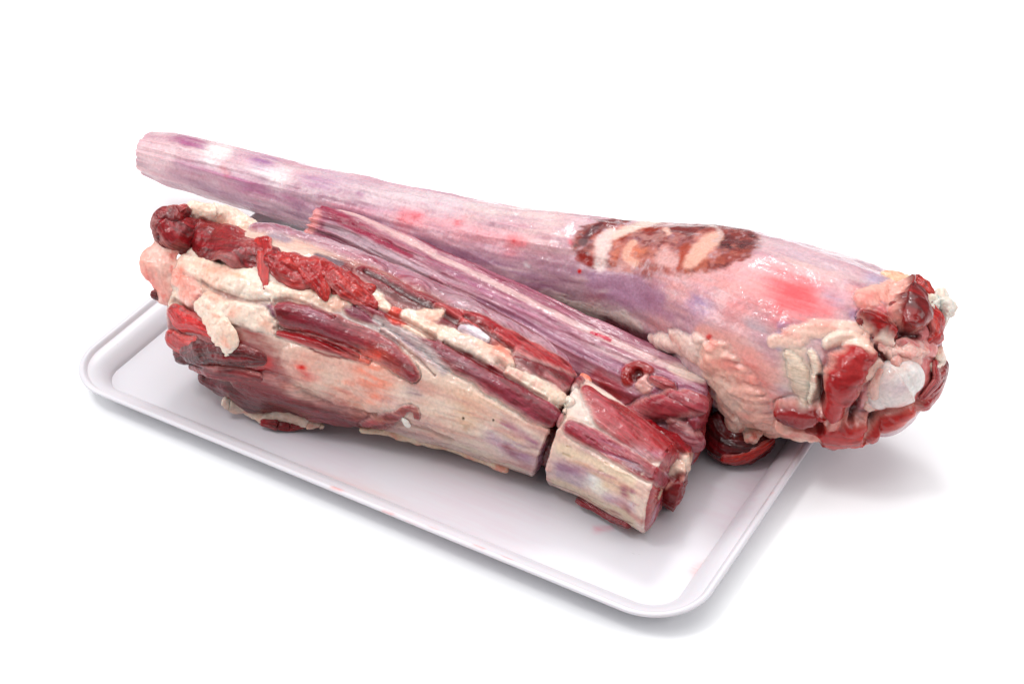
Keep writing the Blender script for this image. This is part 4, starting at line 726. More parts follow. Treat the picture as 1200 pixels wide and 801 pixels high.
  (None,[(-29,409,736,-3,-29,-13),(43,383,734,5,-27,-23),(146,400,754,10,-21,-14)],(238,130,138),0.7,0.8,0,0.6,None,None,None,0,None),
  (None,[(21,382,733,-1,-7,-8)],(206,60,72),1.0,0.6,0,0.3,None,None,None,0,None),
  (None,[(339,475,799,-9,-11,-4),(377,447,782,-10,-9,-6)],(230,70,90),0.8,0.7,0,0.6,None,None,None,0,None),
  (None,[(466,358,690,-1,-7,-11)],(206,50,50),1.0,0.6,0,0.3,None,None,None,0,None),
  (None,[(-302,520,758,47,-78,1),(48,717,761,46,-82,3)],(238,214,206),0.6,0.8,0,0.5,None,None,None,0,None),
  (None,[(136,320,643,-3,-7,-13),(158,321,638,-2,-5,-9)],(246,236,238),0.8,0.7,0,0.3,None,None,None,0,None),
  (None,[(288,293,503,-14,-1,-44),(499,318,461,-18,4,-61),(729,296,490,-21,15,-76),(893,235,544,-17,13,-61)],(222,204,196),1.0,0.6,6,0.8,None,None,None,0,None),
  (None,[(555,311,560,18,-5,-36),(634,313,618,20,-9,-33)],(170,96,112),0.6,0.7,0,0.6,None,None,None,0,None),
  (None,[(725,311,417,-32,30,-74),(912,261,425,-40,47,-86),(1117,168,448,-30,45,-64)],(120,40,56),0.9,0.5,0,0.3,None,None,None,0,None),
  (None,[(544,327,636,-5,-2,-10),(605,316,623,1,-4,-15),(707,325,679,5,-4,-7)],(226,206,210),0.7,0.8,0,0.8,None,None,None,0,None),
  (None,[(855,253,578,-6,-2,-36),(1053,165,664,-11,3,-52),(1248,73,742,-7,-1,-35)],(222,160,158),0.8,0.7,0,0.5,None,None,None,0,None),
  (None,[(1182,190,899,-12,-33,-55),(1321,125,931,-3,-44,-57),(1450,88,969,3,-28,-35)],(190,158,184),1.0,0.7,0,0.35,0.24,None,None,0,None),  # lavender oval with a broad highlight painted into its colour
  (None,[(1037,191,729,-4,-9,-29),(1178,129,782,-3,-13,-31)],(176,126,146),0.7,0.7,0,0.3,None,None,None,0,None),
  (None,[(1636,52,973,-4,-20,-29),(1706,48,969,-4,-24,-32)],(206,186,192),1.0,0.7,0,0.35,None,None,None,0,None),
  (None,[(1806,74,1002,-26,-12,-13),(1842,45,957,-48,-7,-5),(1826,6,910,-22,3,5)],(178,156,178),1.0,0.55,5,0.3,None,None,None,0,None),
  (None,[(1518,187,1081,24,-60,-31),(1673,215,1104,27,-100,-45),(1793,217,1097,-1,-120,-51),(1927,188,1072,0,-90,-51),(2059,212,1062,9,-54,-35)],(240,104,108),0.9,0.8,0,0.5,None,None,None,0,None),
  (None,[(1517,95,1001,35,-26,-20),(1592,135,1058,36,-28,-18)],(236,150,152),0.6,0.8,0,0.5,None,None,None,0,None),
  (None,[(1364,30,816,-4,-13,-36),(1527,-6,846,-21,-21,-62),(1644,-40,801,-36,-14,-76),(1801,-57,762,-27,-8,-72)],(244,180,170),0.85,0.6,0,0.5,None,None,None,0,None),
  (None,[(1430,6,823,-3,-7,-19)],(222,60,60),1.0,0.6,0,0.3,None,None,None,0,None),
  (None,[(1657,-49,698,-66,4,-71),(1717,-57,612,-39,4,-81),(1842,-64,611,-15,2,-72)],(246,168,160),0.8,0.6,0,0.5,None,None,None,0,None),
  (None,[(1452,553,1110,20,-78,17),(1671,497,1137,16,-75,5),(1921,473,1142,14,-68,1),(2055,500,1129,14,-61,1)],(206,184,196),0.75,0.7,0,0.6,None,None,None,0,None),
  (None,[(1558,416,1147,13,-47,1),(1838,442,1147,12,-54,1),(2080,435,1129,8,-52,0)],(240,206,198),0.7,0.7,0,0.6,None,None,None,0,None),
  (None,[(1901,293,1126,-2,-23,-10),(2029,274,1103,-5,-25,-12),(2062,255,1090,-9,-13,-7)],(186,166,188),0.8,0.7,0,0.4,None,None,None,0,None),
  (None,[(2110,254,1076,13,-18,-16),(2162,287,1085,15,-21,-19)],(178,150,178),0.8,0.6,0,0.5,None,None,None,0,None),
  (None,[(2108,550,1122,5,-57,10),(2185,537,1103,2,-54,2)],(186,176,200),0.7,0.7,0,0.3,None,None,None,0,None),
  (None,[(2055,379,1128,7,-39,-4),(2189,403,1108,9,-54,-4)],(242,170,166),0.7,0.7,0,0.6,None,None,None,0,None),
  (None,[(1903,5,901,-48,-25,-31),(1974,-29,813,-56,-24,-40),(2036,-34,699,-51,-14,-41)],(238,214,196),0.9,0.6,0,0.4,None,None,None,0,None),
  (None,[(2047,76,949,-15,-16,-14),(2089,63,919,-28,-12,-3),(2076,28,870,-24,-3,9)],(190,120,128),0.8,0.6,0,0.3,None,None,None,0,None),
  (None,[(2360,116,640,25,16,-78),(2468,179,697,48,63,-119),(2519,323,786,25,109,-114)],(232,150,146),0.9,0.5,0,0.5,None,None,None,0,None),
  (None,[(2280,417,1078,-18,-128,-1),(2439,400,983,-66,-161,82),(2379,211,920,-72,-2,52)],(220,130,130),0.8,0.5,0,0.6,None,None,None,0,None),
  (None,[(2082,-26,684,13,-2,-108),(2242,38,704,55,24,-158),(2404,172,846,124,55,-159),(2453,376,949,112,164,-114),(2350,487,1059,61,180,-59)],(206,104,102),0.95,0.65,0,0.4,None,None,None,0,None),
  (None,[(1801,-57,762,16,-16,-97),(1974,-29,813,-26,-39,-115),(2082,-26,684,-68,-24,-81)],(240,206,190),0.9,0.7,0,0.4,None,None,None,0,None),
  (None,[(2225,143,951,-71,1,43),(2196,91,903,-101,-10,51),(2180,36,834,-100,-21,37),(2160,2,724,-76,-26,26),(2146,-2,612,-57,-18,14)],((160,44,48),(178,66,66),(140,32,38)),1.0,0.16,120.0,0.2,0.32,0.15,'muscle',9,(240,184,172)),
  (None,[(1895,-59,594,-9,2,-49),(1960,-52,587,-12,15,-90),(2041,-41,596,2,14,-85),(2100,-18,616,9,5,-52)],((140,34,40),(160,58,60),(112,20,30)),1.0,0.16,84.0,0.2,0.32,0.15,'muscle',9,(240,184,172)),
  (None,[(1899,-17,471,-11,20,-45),(2000,2,453,-14,32,-73),(2110,24,466,-9,44,-101),(2214,56,487,-10,66,-124),(2292,99,494,-1,61,-104),(2329,115,528,9,25,-46)],((178,42,42),(204,66,58),(140,26,32)),1.0,0.16,96.0,0.2,0.32,0.15,'muscle',9,(240,184,172)),
  (None,[(2268,555,1067,-22,-87,19),(2324,481,1063,-44,-104,20),(2367,405,1052,-59,-64,27),(2368,353,1021,-36,-11,12)],((112,14,26),(144,30,38),(88,8,18)),1.0,0.16,108.0,0.2,0.32,0.15,'muscle',9,(240,184,172)),
  (None,[(2152,267,1072,-2,-27,-18),(2208,273,1056,-10,-54,-27),(2278,273,1017,-21,-60,-22),(2330,259,980,-19,-34,-14)],((116,18,28),(160,40,44),(90,10,20)),1.0,0.16,96.0,0.2,0.32,0.15,'muscle',9,(240,184,172)),
  (None,[(2332,208,937,-11,-26,-14),(2368,204,916,-19,-23,-17),(2389,195,891,-15,-13,-8)],((196,34,36),(216,60,54),(170,24,30)),1.0,0.16,60.0,0.2,0.32,0.15,'muscle',9,(240,184,172)),
  (None,[(2376,294,986,-13,-38,-15),(2427,294,950,-4,-51,-26),(2468,345,920,14,-26,-33),(2502,451,872,12,-1,-39)],((236,168,164),(244,200,192),(220,130,130)),1.0,0.3,17.5,0.42,0.38,0.08,'fat',12,None),
  (None,[(2291,105,847,26,4,-18),(2313,152,891,30,7,-19),(2333,225,949,30,18,-1),(2273,222,994,12,31,15)],((244,206,194),(250,226,214),(236,176,168)),1.0,0.3,12.5,0.42,0.38,0.08,'fat',12,None),
  (None,[(1776,17,928,16,-17,-21),(1875,55,968,29,-25,-36),(1982,123,1020,27,-33,-33),(2101,174,1032,10,-42,-33),(2202,185,1008,-2,-30,-26)],((246,196,182),(250,214,200),(240,170,160)),1.0,0.3,10.0,0.42,0.38,0.08,'fat',12,None),
  (None,[(1869,-2,893,-13,-10,-16),(1937,-17,846,-32,-18,-25),(1972,-37,772,-46,-11,-31),(2015,-39,694,-37,-10,-30)],((230,208,190),(240,222,206),(216,188,172)),1.0,0.4,15.0,0.4,0.3,0.6,'silverskin_strip',2,None),
  (None,[(1981,39,926,-13,-9,-7),(2032,11,865,-23,-10,-7),(2046,-23,781,-25,-7,0),(2038,-35,683,-17,-3,1)],((238,214,196),(246,230,214),(222,190,176)),1.0,0.4,20.0,0.4,0.3,0.6,'silverskin_strip',2,None),
  (None,[(2327,92,678,34,23,-16),(2335,119,822,30,10,-18),(2392,207,906,24,-6,-25),(2469,302,894,15,-12,-30)],(246,196,186),0.9,0.6,14,0.3,None,None,None,8,None),
  (None,[(2328,129,845,15,-2,-16),(2376,184,883,-16,-12,-8),(2368,120,777,-16,-5,5)],(206,50,48),0.8,0.7,0,0.5,None,None,None,0,None),
  (None,[(2407,134,588,14,14,-49),(2481,201,616,16,29,-55),(2522,307,649,7,46,-53)],(196,70,70),0.8,0.7,0,0.5,None,None,None,0,None),
  (None,[(2056,-2,827,-11,-6,-5),(2088,-15,758,-16,-5,-5),(2090,-24,686,-13,-3,-1)],(96,16,26),1.0,0.55,-28,0.4,None,None,None,0,None),
  (None,[(2259,52,747,-12,-7,4),(2253,47,656,-15,-10,9),(2238,33,602,-11,-5,8)],(96,16,26),1.0,0.55,-28,0.4,None,None,None,0,None),
  (None,[(2242,186,984,-5,-10,-7),(2302,187,940,-7,-15,-7),(2345,185,903,-6,-9,-7)],(96,16,26),1.0,0.55,-28,0.4,None,None,None,0,None),
  (None,[(1893,-34,505,-5,13,-27),(2004,-24,521,-3,10,-26),(2100,-12,553,-1,9,-25)],(96,16,26),1.0,0.55,-28,0.4,None,None,None,0,None),
  (None,[(2330,268,985,10,-4,-8),(2358,312,1000,9,-14,-10),(2438,380,974,3,-9,-10)],(96,16,26),1.0,0.55,-28,0.4,None,None,None,0,None),
  (None,[(2329,96,582,3,6,-26),(2406,133,600,4,2,-23)],(96,16,26),1.0,0.55,-28,0.4,None,None,None,0,None),
  (None,[(2336,128,503,9,35,-66),(2416,139,577,20,25,-62),(2480,200,629,17,26,-52)],((176,60,58),(206,96,88),(150,40,44)),1.0,0.16,54.0,0.16,0.32,0.15,'muscle',3,(240,184,172)),
  (None,[(2523,315,621,-2,45,-40),(2532,439,640,16,67,-61),(2520,574,657,12,63,-52)],((158,44,50),(186,80,78),(124,26,36)),1.0,0.16,54.0,0.16,0.32,0.15,'muscle',3,(236,176,166)),
  (None,[(2117,342,1120,32,-44,-13),(2174,439,1112,43,-59,-8),(2214,565,1091,39,-51,-4)],((242,180,168),(248,208,194),(232,150,140)),1.0,0.3,20.0,0.42,0.38,0.08,'fat',12,None),
  (None,[(2039,89,970,16,-11,-18),(2098,134,996,15,-20,-25),(2179,165,996,1,-24,-25),(2250,171,964,-6,-24,-18)],((246,208,192),(250,226,212),(240,184,170)),1.0,0.3,25.0,0.42,0.38,0.08,'fat',12,None),
  (None,[(1028,190,524,-11,20,-47),(1160,112,611,-13,15,-68),(1291,45,679,-19,6,-83),(1411,-10,711,-36,2,-88),(1504,-36,685,-35,2,-68)],((244,206,194),(250,222,212),(236,184,174)),1.0,0.3,31.5,0.42,0.38,0.08,'fat_roll',12,None),
  (None,[(1477,-26,725,-61,3,-80),(1559,-41,652,-89,13,-113),(1627,-42,552,-111,43,-147),(1694,-8,413,-90,47,-175),(1803,28,349,-36,53,-170),(1947,28,392,-11,42,-108),(2052,20,438,-6,29,-64)],((244,190,176),(248,212,198),(238,160,150)),1.0,0.3,31.499999999999996,0.42,0.38,0.08,'fat_flap',24,None),
  (None,[(-2230,513,562,57,-117,4)],(252,242,240),0.95,0.8,0,0.5,None,None,None,0,None),  # sheen spot on the thin end, painted near-white
  (None,[(-1691,455,581,17,-76,-34)],(250,236,236),0.95,0.8,0,0.5,None,None,None,0,None),  # second painted sheen spot, further along the top
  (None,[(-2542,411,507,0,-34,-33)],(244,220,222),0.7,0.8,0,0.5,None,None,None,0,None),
  (None,[(-731,389,629,-1,-51,-50)],(236,120,130),0.6,0.8,0,0.5,None,None,None,0,None),
  (None,[(21,382,733,3,-56,-44)],(234,120,126),0.6,0.8,0,0.5,None,None,None,0,None),
  (None,[(1791,221,1099,10,-111,-47)],(238,92,98),0.75,0.8,0,0.5,None,None,None,0,None),
  (None,[(1981,204,1071,3,-63,-35)],(236,96,100),0.6,0.8,0,0.5,None,None,None,0,None),
  (None,[(1706,-53,720,-23,-6,-109)],(240,140,136),0.6,0.8,0,0.5,None,None,None,0,None),
  (None,[(1489,60,946,-5,-39,-55)],(236,150,150),0.5,0.8,0,0.5,None,None,None,0,None),
  (None,[(2121,332,1117,8,-81,-22)],(238,140,136),0.6,0.8,0,0.5,None,None,None,0,None),
  (None,[(142,548,795,56,-163,25)],(240,214,208),0.6,0.8,0,0.5,None,None,None,0,None),
  (None,[(950,257,771,-16,-27,-82)],(160,110,134),0.6,0.8,0,0.5,None,None,None,0,None),
  (None,[(-282,286,546,-25,-24,-92)],(150,106,130),0.6,0.8,0,0.5,None,None,None,0,None),
  (None,[(286,295,543,-35,-15,-126)],(146,100,124),0.7,0.8,0,0.5,None,None,None,0,None),
  (None,[(-922,345,516,-16,-27,-64)],(158,116,140),0.6,0.8,0,0.5,None,None,None,0,None),
  (None,[(-1504,359,463,-19,-13,-56)],(156,110,136),0.6,0.8,0,0.5,None,None,None,0,None),
  (None,[(457,481,807,54,-87,-35),(600,518,847,84,-149,-22),(885,527,952,104,-215,14),(1175,504,1049,95,-220,29),(1336,524,1087,59,-140,24)],((164,84,72),(198,126,112),(128,56,52)),0.85,0.22,0,0.3,None,None,'inspection_stamp',0,None),
  (None,[(570,768,841,-11,18,3),(491,686,845,-35,54,-10),(444,608,839,-44,40,2),(423,522,818,-59,27,-2),(433,445,785,-51,-7,-9),(475,410,750,-22,-19,-28),(547,398,747,-5,-18,-23)],((116,44,42),(150,70,60),(70,26,30)),0.95,0.35,0,0.65,None,None,None,0,None),
  (None,[(450,637,848,-18,16,-1),(421,567,826,-23,13,0),(425,479,803,-22,6,1)],(92,46,50),1.0,0.6,0,0.7,None,None,None,0,None),
  (None,[(439,414,753,-4,-18,-22),(523,402,748,-5,-17,-23)],(160,52,34),0.8,0.6,0,0.8,None,None,None,0,None),
  (None,[(548,757,840,9,-13,-4),(636,787,870,4,-6,-10),(755,796,899,3,-7,-12),(892,787,939,4,-10,-16)],((116,44,42),(150,70,60),(70,26,30)),1.0,0.4,0,0.5,None,None,None,0,None),
  (None,[(798,785,902,10,-23,-7),(918,790,928,24,-59,11),(1082,712,1007,23,-69,4),(1215,664,1047,27,-99,19),(1322,604,1074,8,-100,14),(1394,503,1103,-13,-58,4)],((116,46,46),(150,74,66),(80,32,34)),1.0,0.35,0,0.6,None,None,None,0,None),
  (None,[(1228,567,1052,18,-59,9),(1313,531,1081,25,-88,14),(1385,502,1101,21,-78,13)],((84,30,32),(112,46,46),(62,20,24)),1.0,0.5,0,0.4,None,None,None,0,None),
  (None,[(1151,305,992,14,-21,-4),(1254,314,1046,25,-38,-6),(1347,345,1088,40,-59,2),(1407,408,1110,36,-53,9)],((146,66,58),(176,100,84),(110,44,44)),0.95,0.4,0,0.65,None,None,None,0,None),
  (None,[(665,664,882,-38,50,-16),(629,598,867,-32,29,-6),(630,523,854,-29,11,-3),(636,462,822,-28,4,-3),(652,402,782,-22,3,-5)],((170,76,58),(196,112,92),(132,50,42)),1.0,0.45,0,0.7,None,None,None,0,None),
  (None,[(729,455,848,26,-44,-17),(814,452,885,24,-42,-13)],(234,146,116),0.7,0.7,0,0.6,None,None,None,0,None),
  (None,[(765,768,884,-26,32,-12),(773,662,914,-30,41,-17),(748,614,905,-25,30,-6)],(146,54,40),1.0,0.4,0,0.6,None,None,None,0,None),
  (None,[(870,590,954,30,-42,12),(900,658,959,33,-62,24),(979,654,983,16,-69,20),(1053,527,1021,-23,-14,-8)],(124,52,50),1.0,0.4,0,0.6,None,None,None,0,None),
  (None,[(703,577,888,15,-38,-1),(852,541,938,24,-62,0),(1003,495,994,26,-60,-1),(1070,492,1025,21,-40,3)],((160,104,104),(186,134,128),(128,66,66)),1.0,0.5,0,0.6,None,None,None,0,None),
  (None,[(1066,448,1010,-31,16,-11),(1083,372,994,-23,9,-7),(1098,311,969,-20,6,-6)],(172,80,64),0.85,0.5,0,0.8,None,None,None,0,None),
  (None,[(1175,573,1041,-43,40,-11),(1173,442,1051,-54,45,-12),(1151,344,1013,-46,33,-7)],(244,190,174),0.95,0.35,0,0.3,None,None,None,0,None),
  (None,[(541,589,848,-37,20,-4),(540,508,832,-45,10,-3),(561,440,797,-42,-1,-8),(583,391,747,-37,-1,-10)],(246,220,214),0.85,0.5,0,0.5,None,None,None,0,None),
  (None,[(707,755,871,-34,53,-13),(623,630,870,-29,38,-5),(586,565,855,-23,24,-1)],(248,222,210),0.85,0.5,0,0.5,None,None,None,0,None),
  (None,[(714,525,876,-30,11,-4),(716,440,835,-24,-4,-9),(794,402,839,-9,-18,-20)],(240,186,168),0.85,0.4,0,0.5,None,None,None,0,None),
  (None,[(945,407,936,7,-58,-26),(1045,359,966,4,-38,-18)],(236,190,186),0.85,0.5,0,0.4,None,None,None,0,None),
  (None,[(907,578,969,6,15,2),(852,648,943,4,19,0)],(236,190,176),0.9,0.5,0,0.3,None,None,None,0,None),
  (None,[(1052,756,983,4,-20,5),(1198,623,1042,-8,-13,-3),(1201,537,1049,-19,17,-5)],(220,190,184),0.8,0.5,0,0.3,None,None,None,0,None),
  ('bone',[(2403,70,794,16,0,-24),(2444,95,827,24,1,-28),(2473,157,850,18,8,-24)],(226,212,222),0.3,0.8,0,0.3,None,None,None,0,None),
  ('bone',[(2361,71,696,-3,7,-35),(2427,115,668,7,7,-30),(2503,133,767,10,20,-33)],(236,190,186),0.8,0.8,0,0.3,None,None,None,0,None),
  ('bone',[(2376,112,877,16,-12,-10),(2436,188,904,16,-12,-10)],(240,200,190),0.8,0.8,0,0.3,None,None,None,0,None),
 ],
 'slit_shank': [
  (None,[(-602,-1031,754,-6,-39,-52),(-406,-997,715,-11,-49,-80),(-173,-940,670,-16,-54,-100),(76,-910,632,-19,-46,-95)],(240,186,172),0.85,0.7,0,0.4,None,None,None,0,None),
  (None,[(-730,-1095,701,-21,-29,-61),(-531,-1066,643,-31,-38,-91),(-344,-1024,571,-38,-29,-114),(-159,-975,523,-35,-16,-114)],(244,204,188),0.8,0.7,0,0.3,None,None,None,0,None),
  (None,[(148,-849,706,-17,-48,-52),(353,-841,639,-25,-52,-73),(601,-821,553,-23,-39,-74),(875,-759,448,-14,-40,-61)],(240,214,196),0.9,0.7,0,0.3,None,None,None,0,None),
  (None,[(450,-877,489,-23,-20,-90)],(242,196,160),0.7,0.8,0,0.3,None,None,None,0,None),
  (None,[(227,-898,569,-17,-25,-72)],(236,178,164),0.7,0.8,0,0.3,None,None,None,0,None),
  (None,[(503,-832,578,-9,-29,-53)],(238,190,172),0.6,0.8,0,0.3,None,None,None,0,None),
  (None,[(329,-900,376,-28,7,-77)],(236,186,172),0.6,0.8,0,0.3,None,None,None,0,None),
  (None,[(-1327,-1047,646,-94,1,-89),(-1164,-1116,576,-159,18,-193),(-951,-1164,573,-148,38,-242),(-723,-1132,505,-101,15,-191)],(140,36,44),0.95,0.55,0,0.4,None,None,None,0,None),
  (None,[(-736,-1127,425,-100,52,-174),(-483,-1020,282,-68,40,-146),(-99,-922,263,-36,30,-91)],(150,50,56),0.95,0.5,0,0.3,None,None,None,0,None),
  (None,[(-1514,-953,899,-25,-85,-86),(-1206,-976,851,-7,-83,-89),(-796,-977,887,11,-72,-71)],(232,190,172),0.9,0.7,0,0.3,None,None,None,0,None),
  (None,[(-1169,-461,967,4,-23,-31),(-913,-409,966,13,-44,-25),(-559,-342,909,32,-91,-9),(-152,-282,826,29,-106,-6),(282,-277,732,27,-115,4),(712,-283,657,0,-76,-28),(856,-255,565,-5,-60,-17)],(176,120,134),0.95,0.5,0,0.3,None,None,None,0,None),
  (None,[(-469,-637,962,49,-122,-3),(-135,-564,896,49,-131,6),(214,-521,826,40,-132,8),(511,-487,746,42,-151,27),(811,-464,646,29,-130,22)],(128,36,46),0.95,0.5,0,0.4,None,0.7,None,0,None),
  (None,[(635,-701,673,0,-41,-23),(827,-677,618,1,-40,-23),(935,-641,579,5,-37,-14)],(226,200,186),0.8,0.4,0,0.3,None,None,None,0,None),
  (None,[(-1313,-408,893,2,-18,-23),(-1115,-463,957,39,-73,-6),(-929,-428,959,36,-75,-10),(-725,-398,943,30,-81,-11),(-580,-363,903,41,-102,1),(-445,-330,873,42,-114,0),(-331,-250,787,52,-144,20),(-155,-304,803,41,-133,12),(-14,-266,743,46,-146,24),(204,-355,777,41,-139,26),(367,-357,747,38,-128,22),(494,-318,689,27,-107,10),(643,-299,640,19,-91,3),(781,-292,608,4,-55,-17)],((180,132,146),(202,166,174),(152,84,100)),1.0,0.16,40.0,0.16,0.3,0.6,'silverskin_strip',3,None),
  (None,[(-401,-541,938,16,-51,2),(-232,-541,908,21,-77,1),(-54,-564,885,20,-80,-2),(88,-558,866,22,-80,-2),(226,-540,826,17,-67,0)],((96,18,28),(124,36,46),(74,10,20)),1.0,0.16,8.399999999999999,0.16,0.32,0.75,'muscle',3,(206,156,152)),
  (None,[(439,-489,771,12,-66,7),(580,-498,728,16,-93,7),(707,-501,694,21,-102,9),(806,-473,650,26,-97,16),(849,-397,573,18,-55,16)],((112,28,38),(140,56,62),(88,14,24)),1.0,0.16,14.0,0.16,0.32,0.75,'muscle',3,(206,156,152)),
  (None,[(83,-524,865,15,-44,3),(256,-484,818,22,-66,10),(407,-472,776,20,-71,9),(547,-440,728,26,-81,18),(681,-417,684,23,-74,22),(791,-368,612,19,-65,20)],((164,46,52),(186,84,84),(128,28,38)),1.0,0.16,17.5,0.16,0.32,0.75,'muscle',3,(206,156,152)),
  (None,[(-678,-497,962,25,-43,17),(-522,-478,942,28,-51,21),(-352,-482,925,34,-70,27),(-198,-466,890,33,-71,25),(-37,-463,867,26,-64,17),(167,-444,827,16,-45,9)],(164,58,68),0.8,0.7,0,0.5,None,None,None,0,None),
  (None,[(-1179,-482,952,-3,-6,-26),(-1017,-430,948,29,-51,1),(-800,-406,956,-5,-13,-33),(-601,-364,920,3,-26,-22),(-414,-307,875,-1,-16,-18),(-150,-285,822,-3,-16,-17),(61,-270,768,3,-27,-7),(345,-292,714,11,-38,10)],(212,188,196),0.65,0.7,0,0.4,0.25,None,None,0,None),
  (None,[(-953,-392,977,0,-5,-6),(-711,-366,969,0,-6,-7),(-503,-259,872,0,-6,-7),(-163,-263,856,-1,-6,-7),(47,-246,806,-2,-7,-6),(381,-262,725,-2,-7,-6),(697,-256,656,-1,-6,-6)],(240,222,218),1.0,0.7,0,0.4,None,None,None,0,None),
  (None,[(-651,-598,987,13,-30,1),(-582,-585,975,15,-31,2),(-529,-565,964,14,-26,4)],(128,104,110),1.0,0.5,0,0.3,None,None,None,0,None),
  (None,[(-967,-557,989,26,-43,15),(-895,-553,988,20,-36,8)],(180,156,164),1.0,0.6,0,0.3,None,None,None,0,None),
  (None,[(-113,-343,820,13,-25,14),(151,-374,804,16,-34,17),(315,-333,741,11,-25,13)],(146,122,126),0.6,0.7,0,0.3,None,None,None,0,None),
  (None,[(156,-246,770,-1,-7,-7),(483,-252,711,-2,-10,-10),(756,-266,651,-3,-10,-9)],(170,120,140),0.7,0.7,0,0.3,None,None,None,0,None),
  (None,[(-382,-521,932,7,-22,1),(-215,-525,904,6,-22,1),(-35,-551,884,5,-20,0),(98,-549,864,5,-20,-1),(202,-545,832,5,-21,1)],(60,8,16),0.8,0.6,-14,0.3,None,None,None,0,None),
  (None,[(219,-484,821,3,-15,1),(422,-514,781,2,-14,1),(527,-515,742,1,-13,0)],(80,12,22),0.8,0.6,-10,0.3,None,None,None,0,None),
  (None,[(-349,-787,891,-1,-25,-14),(-288,-782,870,1,-40,-18),(-208,-773,843,0,-33,-18),(-137,-767,826,0,-16,-10)],((128,58,74),(146,80,94),(110,40,56)),1.0,0.16,14.0,0.16,0.32,0.75,'muscle',3,(206,156,152)),
  (None,[(-397,-790,903,-25,-13,-3),(-359,-841,860,-10,-18,-9),(-242,-840,818,0,-23,-16),(-118,-806,797,4,-29,-22),(-19,-802,786,2,-23,-15)],(228,208,204),1.0,0.4,10,0.3,None,None,None,5,None),
  (None,[(-307,-736,896,4,-24,-8),(-197,-722,866,2,-35,-17),(-64,-720,840,0,-45,-26),(74,-726,817,0,-58,-32),(185,-717,791,2,-74,-35),(310,-716,759,-6,-73,-41),(447,-717,717,-11,-71,-41),(571,-725,681,-12,-69,-43),(688,-722,640,-11,-67,-45),(808,-715,598,-10,-60,-45),(887,-692,555,-4,-49,-32)],((122,34,44),(148,68,80),(94,16,28)),1.0,0.16,25.2,0.16,0.32,0.75,'muscle',3,(206,156,152)),
  (None,[(-175,-758,840,-1,-16,-9),(-10,-763,809,-3,-25,-13),(162,-785,760,-8,-27,-15),(279,-805,705,-11,-19,-16)],(208,188,186),1.0,0.6,0,0.3,None,0.9,None,0,None),
  (None,[(-88,-767,817,-2,-13,-6),(58,-788,784,-5,-15,-9),(210,-820,717,-8,-12,-11)],(170,132,146),0.8,0.7,0,0.3,None,None,None,0,None),
  (None,[(-671,-984,846,10,-25,-37),(-613,-964,849,19,-47,-59),(-539,-935,847,9,-60,-62),(-410,-914,825,-3,-60,-56),(-280,-892,786,-4,-53,-56),(-152,-864,759,-4,-51,-51),(-47,-862,736,-14,-49,-45),(52,-868,704,-23,-36,-43),(140,-882,668,-17,-20,-27)],((124,38,48),(148,66,76),(106,26,36)),1.0,0.16,39.199999999999996,0.16,0.32,0.75,'muscle',3,(190,120,120)),
  (None,[(-767,-980,877,-10,-20,-17),(-719,-986,858,-24,-25,-25),(-685,-999,828,-23,-18,-17)],((132,82,98),(146,98,112),(116,64,80)),1.0,0.16,8.399999999999999,0.16,0.32,0.75,'muscle',3,(206,156,152)),
  (None,[(-1252,-1023,764,-3,-14,-25),(-1166,-1039,783,-9,-18,-35),(-1067,-1059,792,-8,-18,-28)],((118,56,70),(136,76,90),(98,40,52)),1.0,0.16,8.399999999999999,0.16,0.32,0.75,'muscle',3,(206,156,152)),
  (None,[(-654,-958,870,-22,-20,-12),(-617,-976,833,-29,-19,-15),(-592,-992,795,-26,-18,-10)],(112,18,26),0.8,0.7,0,0.3,None,None,None,0,None),
  (None,[(-564,-911,874,-1,-18,-14),(-461,-903,850,0,-23,-16),(-336,-887,818,-1,-21,-18)],(172,120,136),0.6,0.8,0,0.5,0.22,None,None,0,None),
  (None,[(-209,-877,768,-5,-18,-21),(-82,-866,736,-6,-26,-24),(65,-871,694,-10,-19,-25)],(150,34,42),0.8,0.7,0,0.3,None,None,None,0,None),
  (None,[(-169,-901,714,2,-12,-14),(-69,-887,715,3,-16,-15)],(206,52,46),0.8,0.7,0,0.5,None,None,None,0,None),
  (None,[(-548,-875,896,2,-21,-14)],(168,30,34),1.0,0.7,0,0.3,None,None,None,0,None),
  (None,[(141,-750,785,0,-13,-6),(349,-746,732,0,-17,-9),(602,-734,665,-1,-11,-8)],(200,176,184),0.4,0.7,0,0.6,0.2,None,None,0,None),
  (None,[(213,-693,797,0,-13,-7),(368,-690,759,-1,-16,-9),(526,-692,708,-2,-16,-9)],(104,18,28),0.7,0.6,0,0.3,None,None,None,0,None),
  (None,[(720,-715,631,-3,-23,-14),(844,-707,589,-5,-28,-22)],(160,86,96),0.7,0.8,0,0.3,None,None,None,0,None),
  (None,[(-595,-1015,769,2,-8,-11),(-470,-978,770,2,-11,-15),(-332,-941,747,-1,-11,-14),(-188,-913,709,-1,-13,-13)],(168,42,50),1.0,0.6,-6,0.3,None,None,None,0,None),
  (None,[(-439,-994,735,0,-8,-11),(-365,-976,722,0,-11,-14),(-304,-962,708,-1,-8,-12)],(190,62,66),1.0,0.6,0,0.3,None,None,None,0,None),
  (None,[(-509,-1005,750,-2,-3,-3),(-427,-1008,708,-1,-2,-4),(-333,-986,684,0,-2,-5),(-231,-950,683,0,-2,-4)],(140,70,72),1.0,0.6,-4,0.1,None,None,None,0,None),
  (None,[(-801,-1124,383,-59,36,-104),(-662,-1083,339,-79,42,-153),(-511,-1021,277,-64,40,-137),(-331,-955,243,-44,34,-112),(-93,-929,283,-29,30,-71)],((118,28,38),(142,56,62),(94,18,28)),1.0,0.16,29.4,0.16,0.32,0.75,'muscle',3,(206,156,152)),
